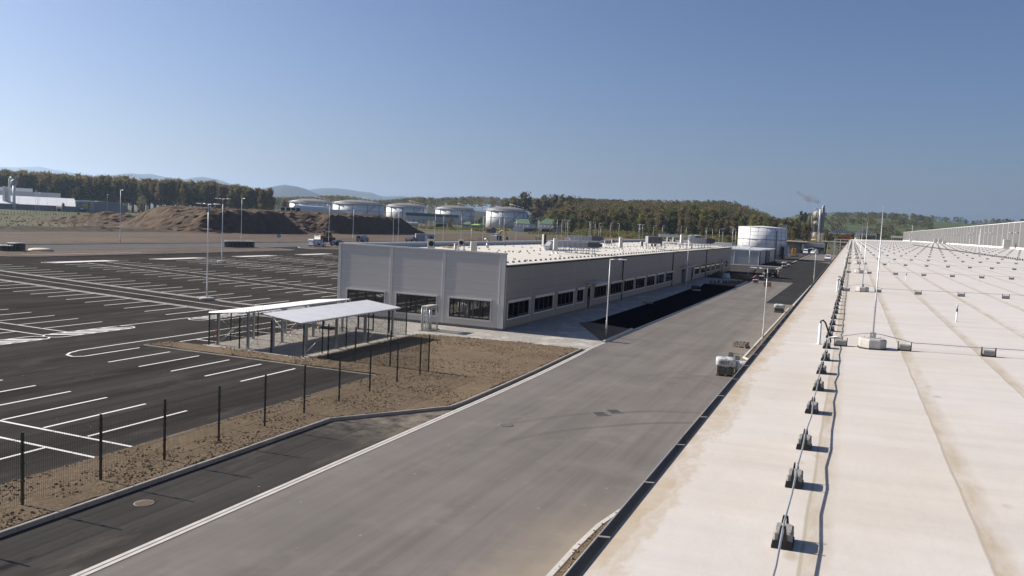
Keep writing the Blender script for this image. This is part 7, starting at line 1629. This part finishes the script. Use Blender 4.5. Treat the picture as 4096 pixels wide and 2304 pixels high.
def lattice(kL, kR, kTop, ybase, D, label):
    xl, yl, zl = onD(*px('k', *kL), D); xr_, yr_, zr2 = onD(*px('k', *kR), D); xt, yt, ztp = onD(*px('k', *kTop), D)
    o = (xl, yl, 0); u = Vector((xr_ - xl, yr_ - yl)); L = u.length; u.normalize(); nn = Vector((-u.y, u.x)); t = thing('lattice_shed', label, 'shed', o, 0)
    ze = (zl + zr2) / 2 - 1.5; hr = ztp - ze; P3_ = lambda s, q, z: (u.x * s + nn.x * q, u.y * s + nn.y * q, z)
    b = MB(); dd = 40
    b.rings([[P3_(-2, q, ze + 1.2), P3_(L + 2, q, ze + 1.2), P3_(L / 2, q, ztp), ][::1] for q in (-1, dd)][::-1]); b.build('roof', 'slate', t)
    for q in (-1.6,):
        b = MB(); b.bar(P3_(0, q, ze), P3_(L, q, ze), .35); b.bar(P3_(0, q, ze + .9), P3_(L / 2, q, ztp - .4), .3); b.bar(P3_(L, q, ze + .9), P3_(L / 2, q, ztp - .4), .3); n = 12
        for k in range(n):
            s0, s1 = L * k / n, L * (k + 1) / n; zt = lambda s: ze + .9 + (ztp - ze - 1.3) * (1 - abs(s / L - .5) * 2)
            b.bar(P3_(s0, q, ze), P3_((s0 + s1) / 2, q, zt((s0 + s1) / 2)),   .26); b.bar(P3_((s0 + s1) / 2, q, zt((s0 + s1) / 2)), P3_(s1, q, ze), .26)
        b.build('truss', 'joint', t)
    for s in (0, L):
        b = MB(); b.bar(P3_(s, -1.6, 0), P3_(s, -1.6, ze - .4), .5); b.build('column', 'joint', t)
    b = MB(); b.rings([[P3_(L * .45, dd * .6, z), P3_(L * .85, dd * .6, z), P3_(L * .85, dd * .6 + 1, z), P3_(L * .45, dd * .6 + 1, z)] for z in (0, ze - 2)]); b.build('back_wall', 'shade', t)
    return t
lattice((560, 400), (1350, 430), (965, 270), 660, 850, 'open lattice truss shed with dark gabled roof, the left one of two')
lattice((1385, 430), (2180, 455), (1800, 310), 660, 850, 'open lattice truss shed with dark gabled roof, the right one of two')
x, y, z = onD(*px('F', 690, 690), 640); z2 = onD(*px('F', 690, 635), 640)[2]; L = 225 / 3.45 / F_PX * 640 * .87; t = thing('long_shed', 'low cream long shed with dark open front behind the pale roof', 'shed', (x, y, 0), -.1)
b = MB(); b.box(-L / 2, 0, 0, L / 2, 8, z2 - 1.5); b.build('walls', 'brownband', t); b = MB(); b.box(-L / 2 - .5, -.8, z2 - 1.48, L / 2 + .5, 8.5, z2); b.build('roof', 'cream', t); b = MB(); [b.box(-L / 2 + k * L / 8, -.6, 0, -L / 2 + k * L / 8 + .4, -.1, z2 - 1.5) for k in range(9)]; b.build('columns', 'cream', t)
# smoke drifting left from the chimney
def smoke():
    n = NT('thin grey smoke'); n.t.nodes.remove(n.b); v = n.coord()
    pv = n.nd('ShaderNodeVolumePrincipled'); pv.inputs['Color'].default_value = (.55, .54, .57, 1); pv.inputs['Anisotropy'].default_value = .2
    f = n.noise(v, .085, 4, .6); n.put(pv.inputs['Density'], n.ramp(f, .30, .60, 0.0, .17))
    n.t.links.new(pv.outputs[0], n.t.nodes['Material Output'].inputs['Volume']); M['smoke'] = n.m
    b = MB()
    prev = None; R_ = []
    for k in range(11):
        f = k / 10; sx, sy = 830 - 720 * f + 40 * math.sin(f * 5), 245 - 330 * f ** 1.25 - 15 * math.sin(f * 7)
        x, y, z = onD(*px('s', sx, sy), DP + 6); r = (36 + 95 * math.sin(PI * min(1, f * .75 + .06)) * (.9 + .2 * math.sin(f * 13))) * m_px
        if k in (0,): r = 10 * m_px
        if k == 10: r *= .55
        R_.append(((x - CHX, y - CHY, z), r))
    pts = [p for p, _ in R_]; b.tube(pts, [r for _, r in R_], 14)
    o = b.build('smoke', 'smoke'); o.location = (CHX, CHY, 0); tag(o, 'thin grey smoke drifting left from the chimney top', 'smoke', kind='stuff')
smoke()
x, y, z = onD(1140, 740, 7000); z2 = onD(1140, 733, 7000)[2]; t = thing('transmitter_mast', 'tiny mast on top of the dark wooded peak', 'mast', (x, y, 0)); b = MB(); b.tube([(0, 0, z - 14), (0, 0, z2)], [3, 1.2], 6); b.build('mast', 'slate', t); b = MB(); b.lathe([(1.5, z2 - 6), (3, z2 - 5), (3, z2 - 3), (1, z2 - 2)], n=8); b.build('platform', 'slate', t)
# ================================================================== TREES
def tree_proto(kind, leaf, seed, shape):
    """20 m tall; shape: (crown bottom, width, spread law)"""
    random.seed(seed); t = thing(kind, None, 'tree'); bot, wid, mode = shape; Ht = 20.0
    b = MB(); lean = random.uniform(-.4, .4)
    b.tube([(0, 0, -.5), (lean * .2, 0, Ht * .3), (lean * .7, .2, Ht * .6), (lean, .3, Ht * .9)], [.38, .30, .18, .05], 7)
    tips = []
    for k in range(16 if mode != 'cone' else 6):
        h = random.uniform(bot * Ht, Ht * .8); a = random.uniform(0, 2 * PI); f = (1 - abs((h / Ht - .55) / .55)) ; L = wid * random.uniform(.6, 1.0) * max(.35, f)
        p0 = Vector((lean * h / Ht, .2, h)); p1 = p0 + Vector((math.cos(a) * L * .6, math.sin(a) * L * .6, L * .5)); p2 = p0 + Vector((math.cos(a) * L, math.sin(a) * L, L * .9 + 1))
        b.tube([p0, p1, p2], [.13, .09, .03], 5); tips += [p1, p2, (p1 + p2) / 2]
    b.build('trunk', 'bark', t)
    b = MB(); cl = []
    def rad(f):                                     # crown half width at relative crown height f
        if mode == 'cone': return wid * (1 - f) ** .9 + .15
        if mode == 'column': return wid * math.sin(PI * min(1, .12 + f * .86)) ** .5
        return wid * (math.sin(PI * (.08 + .88 * f)) ** .62)
    nclus = 52 if mode != 'cone' else 40
    for k in range(nclus):
        f = random.random() ** .85; a = random.uniform(0, 2 * PI); rr = rad(f) * math.sqrt(random.random()) * random.uniform(.75, 1.08)
        cl.append((Vector((rr * math.cos(a) + lean * f, rr * math.sin(a), Ht * (bot + (1 - bot) * f * .97))), random.uniform(.75, 1.6) * (1.0 if mode != 'cone' else .7)))
    twig = leaf == 'leaf_bare'
    for c, r in cl + [(p, .9) for p in tips]:
        for q in range(18 if not twig else 13):
            d = Vector((random.gauss(0, 1), random.gauss(0, 1), random.gauss(0, .8))); p = c + d * r * .55
            if p.z < bot * Ht * .55: continue
            if twig:
                u = Vector((random.gauss(0, .6) + p.x * .12, random.gauss(0, .6) + p.y * .12, random.uniform(.5, 1.3))).normalized() * random.uniform(.7, 1.5); v = u.cross(Vector((random.gauss(0, 1), random.gauss(0, 1), .1))).normalized() * random.uniform(.13, .26)
            else:
                s = random.uniform(.26, .50); u = Vector((random.gauss(0, 1), random.gauss(0, 1), random.gauss(0, .7))).normalized() * s; v = u.cross(Vector((random.gauss(0, 1), random.gauss(0, 1), random.gauss(0, 1)))).normalized() * s * .8
            b.quad(tuple(p - u - v * .6), tuple(p + u * .2 - v), tuple(p + u + v * .6), tuple(p - u * .2 + v))
    b.build('crown', leaf, t); return t
PT = [tree_proto('bare_tree', 'leaf_bare', 1, (.30, 3.6, 'round')), tree_proto('bare_tree', 'leaf_bare', 2, (.34, 3.0, 'round')), tree_proto('olive_tree', 'leaf_olive', 3, (.24, 3.7, 'round')), tree_proto('olive_tree', 'leaf_olive', 4, (.30, 3.2, 'round')),
      tree_proto('green_tree', 'leaf_green', 5, (.14, 4.0, 'round')), tree_proto('green_tree', 'leaf_green', 6, (.10, 3.4, 'column')), tree_proto('yellow_green_tree', 'leaf_yellow', 7, (.15, 3.8, 'round')), tree_proto('conifer', 'leaf_dark', 8, (.10, 2.8, 'cone')), tree_proto('blossom_tree', 'leaf_blossom', 9, (.2, 4.6, 'round')), tree_proto('shrub', 'leaf_olive', 10, (.03, 7.0, 'round'))]
BARE, BARE2, OLIVE, OLIVE2, GREEN, GREEN2, YEL, CON, BLOS, SHRUB = range(10)
LOOK = ['bare brown budding tree', 'slim bare brown budding tree', 'olive green budding tree', 'slim olive green budding tree', 'fresh green leafy tree', 'narrow fresh green tree', 'yellow green leafy tree', 'dark conifer', 'pale blossoming round tree', 'olive willow shrub']
tused = set(); random.seed(5)
def plant(i, x, y, z0, h, label, group, wide=1.0):
    s = h / 20.0; sc = (s * wide * random.uniform(.9, 1.12), s * wide * random.uniform(.9, 1.12), s); rz = random.uniform(0, 6.28)
    if i not in tused:
        tused.add(i); p = PT[i]; p.location = (x, y, z0); p.rotation_euler = (0, 0, rz); p.scale = sc; p['label'] = label; p['group'] = group; return p
    return dup(PT[i], (x, y, z0), rz, label, group, sc)
def prof(pts, x):
    for (a, ya), (b_, yb) in zip(pts, pts[1:]):
        if a <= x <= b_: return ya + (yb - ya) * (x - a) / (b_ - a)
    return pts[0][1] if x < pts[0][0] else pts[-1][1]
LEFTP = [(-80, 680), (0, 683), (90, 687), (180, 692), (300, 700), (400, 708), (480, 706), (560, 716), (640, 722), (700, 716), (760, 726), (850, 730), (905, 738), (980, 745), (1040, 752), (1085, 772)]
for r in range(4):
    x = -70 + r * 9
    while x < 1085 - r * 10:
        D = 772 + r * 34 + random.uniform(-10, 10); py = prof(LEFTP, x) + random.uniform(-4, 9) + (6 if r == 0 else 0)
        X, Y, z = onD(x, py, D); sp = random.choices((BARE, BARE2, OLIVE, OLIVE2, GREEN), (4, 4, 3, 3, .7))[0]
        plant(sp, X, Y, -.3, max(10, z), LOOK[sp] + ' in the wood behind the white tent hall', 'trees of the wood at left')
        x += random.uniform(19, 31)
# single trees in front of the left wood
for k, x, y, yt, D, sp, w, lb in (('u', 1632, 690, 478, 640, GREEN2, .9, 'slim dark green tree standing before the pale office'), ('u', 1168, 655, 508, 600, BARE2, .9, 'small thin tree before the porch of the white tent hall'), ('A', 1245, 440, 318, 700, BLOS, 1.25, 'pale blossoming round tree before the wood, above the left end of the mound'),
                             ('A', 2375, 445, 250, 690, BARE, 1.0, 'big bare tree at the right end of the left wood'), ('A', 2310, 445, 262, 690, BARE, .9, 'bare tree second from the right end of the left wood'), ('B', 330, 470, 370, 800, BARE, 1.0, 'brown tree left of the leftmost storage tank'), ('u', 1448, 760, 690, 420, GREEN2, 1.1, 'small shrub on the meadow below the pale office')):
    X, Y, z = onD(*px(k, x, yt), D); plant(sp, X, Y, -.3, max(3, z), lb, 'single trees', w)
for i, (xx, yb, yt, D) in enumerate(((340, 640, 560, 640), (560, 650, 600, 640), (760, 655, 602, 640), (950, 660, 608, 630))):
    X, Y, z = onD(*px('u', xx, yt), D); plant(SHRUB, X, Y, -.2, max(2.5, z), ('first', 'second', 'third', 'fourth')[i] + ' olive shrub from the left along the wall of the white tent hall', 'shrubs at the tent hall', 1.1)
# big trees right of the tanks
BIG = [(2030, 800, GREEN), (2062, 782, OLIVE), (2105, 765, OLIVE), (2150, 795, BARE), (2185, 778, OLIVE), (2215, 775, OLIVE), (2250, 780, OLIVE2), (2285, 782, OLIVE), (2320, 790, GREEN), (2010, 815, OLIVE2), (1985, 830, GREEN), (1950, 850, GREEN2), (1925, 868, GREEN), (1905, 880, GREEN), (2135, 830, GREEN), (2240, 815, OLIVE), (2170, 840, GREEN2)]
for x, py, sp in BIG:
    X, Y, z = onD(x, py + random.uniform(-2, 2), 1000 + random.uniform(-20, 50)); plant(sp, X, Y, -.3, z, 'tall ' + LOOK[sp] + ' behind the green roofed houses', 'tall trees behind the houses', 1.05)
# front rows of the wooded hill
HILLP = [(2180, 792), (2250, 790), (2400, 797), (2500, 800), (2550, 800), (2650, 797), (2750, 796), (2860, 800), (2950, 804), (3020, 812), (3080, 828), (3140, 848), (3200, 862), (3260, 868)]
FRONT = [(2230, 840), (2330, 842), (2420, 850), (2500, 838), (2570, 846), (2640, 830), (2720, 838), (2800, 832), (2880, 850), (2960, 862), (3040, 872), (3120, 882), (3220, 892)]
for r in range(4):
    x = 2200 + r * 8
    while x < 3195:
        D = (690, 735, 790, 850)[r] + random.uniform(-12, 12); py = prof(FRONT, x) + (30, 8, -6, -14)[r] + random.uniform(-7, 10)
        X, Y, z = onD(x, py, D); u = X / Y; zg = hillB(u, Y); sp = random.choices((BARE, BARE2, OLIVE, OLIVE2, GREEN, GREEN2, YEL), (2.2, 1.6, 3, 2, 2.6, 1.6, .9))[0]
        plant(sp, X, Y, zg - .3, max(6, z - zg), LOOK[sp] + ' at the foot of the wooded hill', 'trees at the foot of the wooded hill', 1.15)
        x += random.uniform(24, 40)
for x, y, yt, D, sp, w, lb in ((3010, 0, 872, 620, YEL, 1.2, 'yellow green tree right behind the water tank'), (2660, 0, 905, 600, GREEN, 1.3, 'bushy green tree in front of the wooded hill'), (3240, 0, 880, 700, BARE, .55, 'bare dark tree in front of the cream silo tower'), (3225, 0, 898, 640, BARE, 1.0, 'bare tree left of the cream silo tower'), (3310, 0, 934, 560, OLIVE, 1.2, 'olive shrub tree below the silo tower'), (3180, 0, 905, 560, OLIVE, 1.1, 'olive tree left of the gatehouse canopy'), (2915, 0, 942, 430, GREEN, 1.4, 'bright green bush left of the water tank'),
                         (3360, 0, 940, 450, OLIVE, 1.3, 'olive bush right of the gatehouse'), (3415, 0, 930, 700, GREEN, 1.2, 'green tree right of the grey chimney'),
                         (3206, 0, 843, 1000, CON, .8, 'tall dark conifer on the skyline left of the silo tower'), (3222, 0, 848, 1010, CON, .8, 'dark conifer just left of the silo tower on the skyline')):
    X, Y, z = onD(x, yt, D); plant(sp, X, Y, -.3, max(3, z), lb, 'single trees', w)
for k, x, yt, D, w, lb in (('C', 565, 535, 640, 1.0, 'big olive willow shrub in front of the green loading canopy'), ('C', 990, 575, 820, 1.1, 'round dark green bush between the two right hand storage tanks')):
    X, Y, z = onD(*px(k, x, yt), D); plant(SHRUB if 'willow' in lb else GREEN, X, Y, -.3, max(3, z), lb, 'single trees', w)

# the far wood: crowds of crowns too many to count
def blobs(b, X, Y, z, h, w, n, s0, m):
    for q in range(n):
        f = random.random(); rr = w * math.sin(PI * min(1, .12 + .84 * f)) ** .6 * math.sqrt(random.random()); a = random.uniform(0, 6.28); p = Vector((X + rr * math.cos(a), Y + rr * math.sin(a), z + h * (.22 + .78 * f)))
        s = s0 * random.uniform(.6, 1.2); u = Vector((random.gauss(0, 1), random.gauss(0, 1), random.gauss(0, .7))).normalized() * s; v = u.cross(Vector((random.gauss(0, 1), random.gauss(0, 1), random.gauss(0, 1)))).normalized() * s * .8
        b.quad(tuple(p - u - v * .6), tuple(p + u * .2 - v), tuple(p + u + v * .6), tuple(p - u * .2 + v), m)
LM = ['leaf_bare', 'leaf_olive', 'leaf_green', 'leaf_dark', 'leaf_yellow']
random.seed(21); b = MB()
for k in range(1150):
    pxx = random.uniform(2170, 3270); D = (880 if pxx < 3170 else 950) + 400 * random.random(); x, y, _ = onD(pxx, 900, D); zg = hillB(x / y, y)
    zmax = onD(pxx, prof(HILLP, pxx) + random.uniform(-3, 6), D)[2]; h = random.uniform(13, 19); zz = min(zg, zmax - h)
    if zz < -6: h = max(5, zmax + 1); zz = -1
    blobs(b, x, y, zz, h, random.uniform(4, 6.2), 110, .72, random.choices(range(5), (4, 4.5, 1.6, .4, .5))[0])
tag(b.build('hill_wood', LM), 'dense brown and green spring wood covering the hill behind the grey building', 'wood', kind='stuff')
b = MB(); LOWP = [(1040, 792), (1100, 788), (1200, 786), (1290, 782), (1340, 780), (1400, 784), (1450, 793), (1540, 800), (1570, 796), (1620, 790), (1680, 786), (1750, 790), (1850, 786), (1900, 784), (1990, 788), (2070, 792), (2250, 796)]
for k in range(900):
    pxx = random.uniform(1030, 2240); D = random.uniform(1250, 2300); x, y, _ = onD(pxx, 880, D); zmax = onD(pxx, prof(LOWP, pxx) + random.uniform(-3, 5) + (2300 - D) * .006, D)[2]; h = random.uniform(14, 22)
    blobs(b, x, y, max(-2, zmax - h), h, random.uniform(5, 8), 75, 1.0, random.choices(range(5), (2, 4, 2.5, 2.5, .8))[0])
tag(b.build('low_wood', LM), 'low dark wood on the skyline behind the storage tanks', 'wood', kind='stuff')
b = MB(); RIGHTP = [(3180, 862), (3250, 852), (3400, 850), (3500, 850), (3560, 852), (3600, 856), (3640, 852), (3690, 862), (3760, 876), (3800, 872), (3860, 880), (3890, 893), (3910, 888), (3960, 884), (4096, 884), (4300, 886)]
for k in range(1100):
    pxx = random.uniform(3170, 4250); r = random.random()
    if r < .45:
        D = random.uniform(2000, 2450); x, y, _ = onD(pxx, 890, D); zg = hillC(x / y, y); zmax = onD(pxx, prof(RIGHTP, pxx) + random.uniform(-3, 5), D)[2]; h = random.uniform(14, 24); zz = min(zg, zmax - h) if pxx < 3720 else zmax - h * .8
        if pxx > 3720 and random.random() < .45: continue
    else:
        band = random.choices((980, 1120, 1320, 1600), (3, 2.5, 2, 2))[0]; D = band + random.uniform(-30, 60); x, y, _ = onD(pxx, 900, D); zz = hillC(x / y, y); h = random.uniform(7, 14) * (1.15 if band > 1200 else 1)
        if pxx > 3600 and band < 1300 and random.random() < .8: continue
        if fbm(pxx * .012, band * .01, 3, 8) < .40: continue
    con = .9 if D > 1900 else .25
    blobs(b, x, y, zz, h, random.uniform(4, 7), 60, 1.1, random.choices(range(5), (1.8, 3, 2.2, 3.5 * con, .4))[0])
tag(b.build('field_hedges', LM), 'hedges and dark wood along the fields of the hill at right', 'wood', kind='stuff')
b = MB()
for k in range(1500):                                            # scrub between the country road and the wood
    pxx = random.uniform(1500, 3320); D = random.uniform(560, 700) if pxx < 2900 else random.uniform(480, 680); x, y, _ = onD(pxx, 930, D)
    if fbm(pxx * .01, D * .012, 3, 2) < .36: continue
    blobs(b, x, y, -.3, random.uniform(1.2, 4.2) * (1.3 if pxx > 2300 else .38), random.uniform(1.5, 3.5), 22, .55, random.choices(range(5), (2, 4, 3, .4, .5))[0])
tag(b.build('scrub', LM), 'low green and brown scrub between the country road and the wood', 'scrub', kind='stuff')
b = MB()                                                         # dry tufts on the open field at left
for k in range(900):
    pxx = random.uniform(-60, 900); py = random.uniform(852, 905); x, y = at(pxx, py)
    s = random.uniform(.12, .3); a = random.uniform(0, 3.14); b.quad((x - s * math.cos(a), y - s * math.sin(a), -.08), (x + s * math.cos(a), y + s * math.sin(a), -.08), (x + s * .8 * math.cos(a), y + s * .8 * math.sin(a), s * 1.2), (x - s * .8 * math.cos(a), y - s * .8 * math.sin(a), s * .9), random.choice((0, 0, 0, 2)))
tag(b.build('field_tufts', ['dryleaf', 'leaf_olive', 'leaf_green']), 'dry grass tufts on the open ground at left', 'grass', kind='stuff')
# wire fence across the meadow
A, Bq = at(*px('u', -40, 735)), at(*px('u', 2050, 760)); t = thing('meadow_fence', 'thin wire fence with posts across the meadow before the halls', 'fence', (A[0], A[1], 0)); n = 42
b = MB(); dv = Vector((Bq[0] - A[0], Bq[1] - A[1]))
for z in (.6, 1.3, 1.9): b.bar((0, 0, z), (dv.x, dv.y, z), .03)
b.build('wires', 'rust', t)
for k in range(n + 1): b = MB(); b.bar((dv.x * k / n, dv.y * k / n, 0), (dv.x * k / n, dv.y * k / n, 2.1), .09); b.build('post', 'rust', t)

# ================================================================== AIR
HZ = NT('haze'); HZ.t.nodes.remove(HZ.b); pv = HZ.nd('ShaderNodeVolumePrincipled'); pv.inputs['Color'].default_value = (.58, .76, 1.0, 1); pv.inputs['Density'].default_value = HAZE; pv.inputs['Anisotropy'].default_value = .55
HZ.t.links.new(pv.outputs[0], HZ.t.nodes['Material Output'].inputs['Volume']); M['haze'] = HZ.m
b = MB(); b.box(-16500, -16500, -4.0, 16500, 16500, 560); o = b.build('haze', 'haze'); o['kind'] = 'stuff'; o['label'] = 'thin blue haze of the distant air'; o['category'] = 'haze'
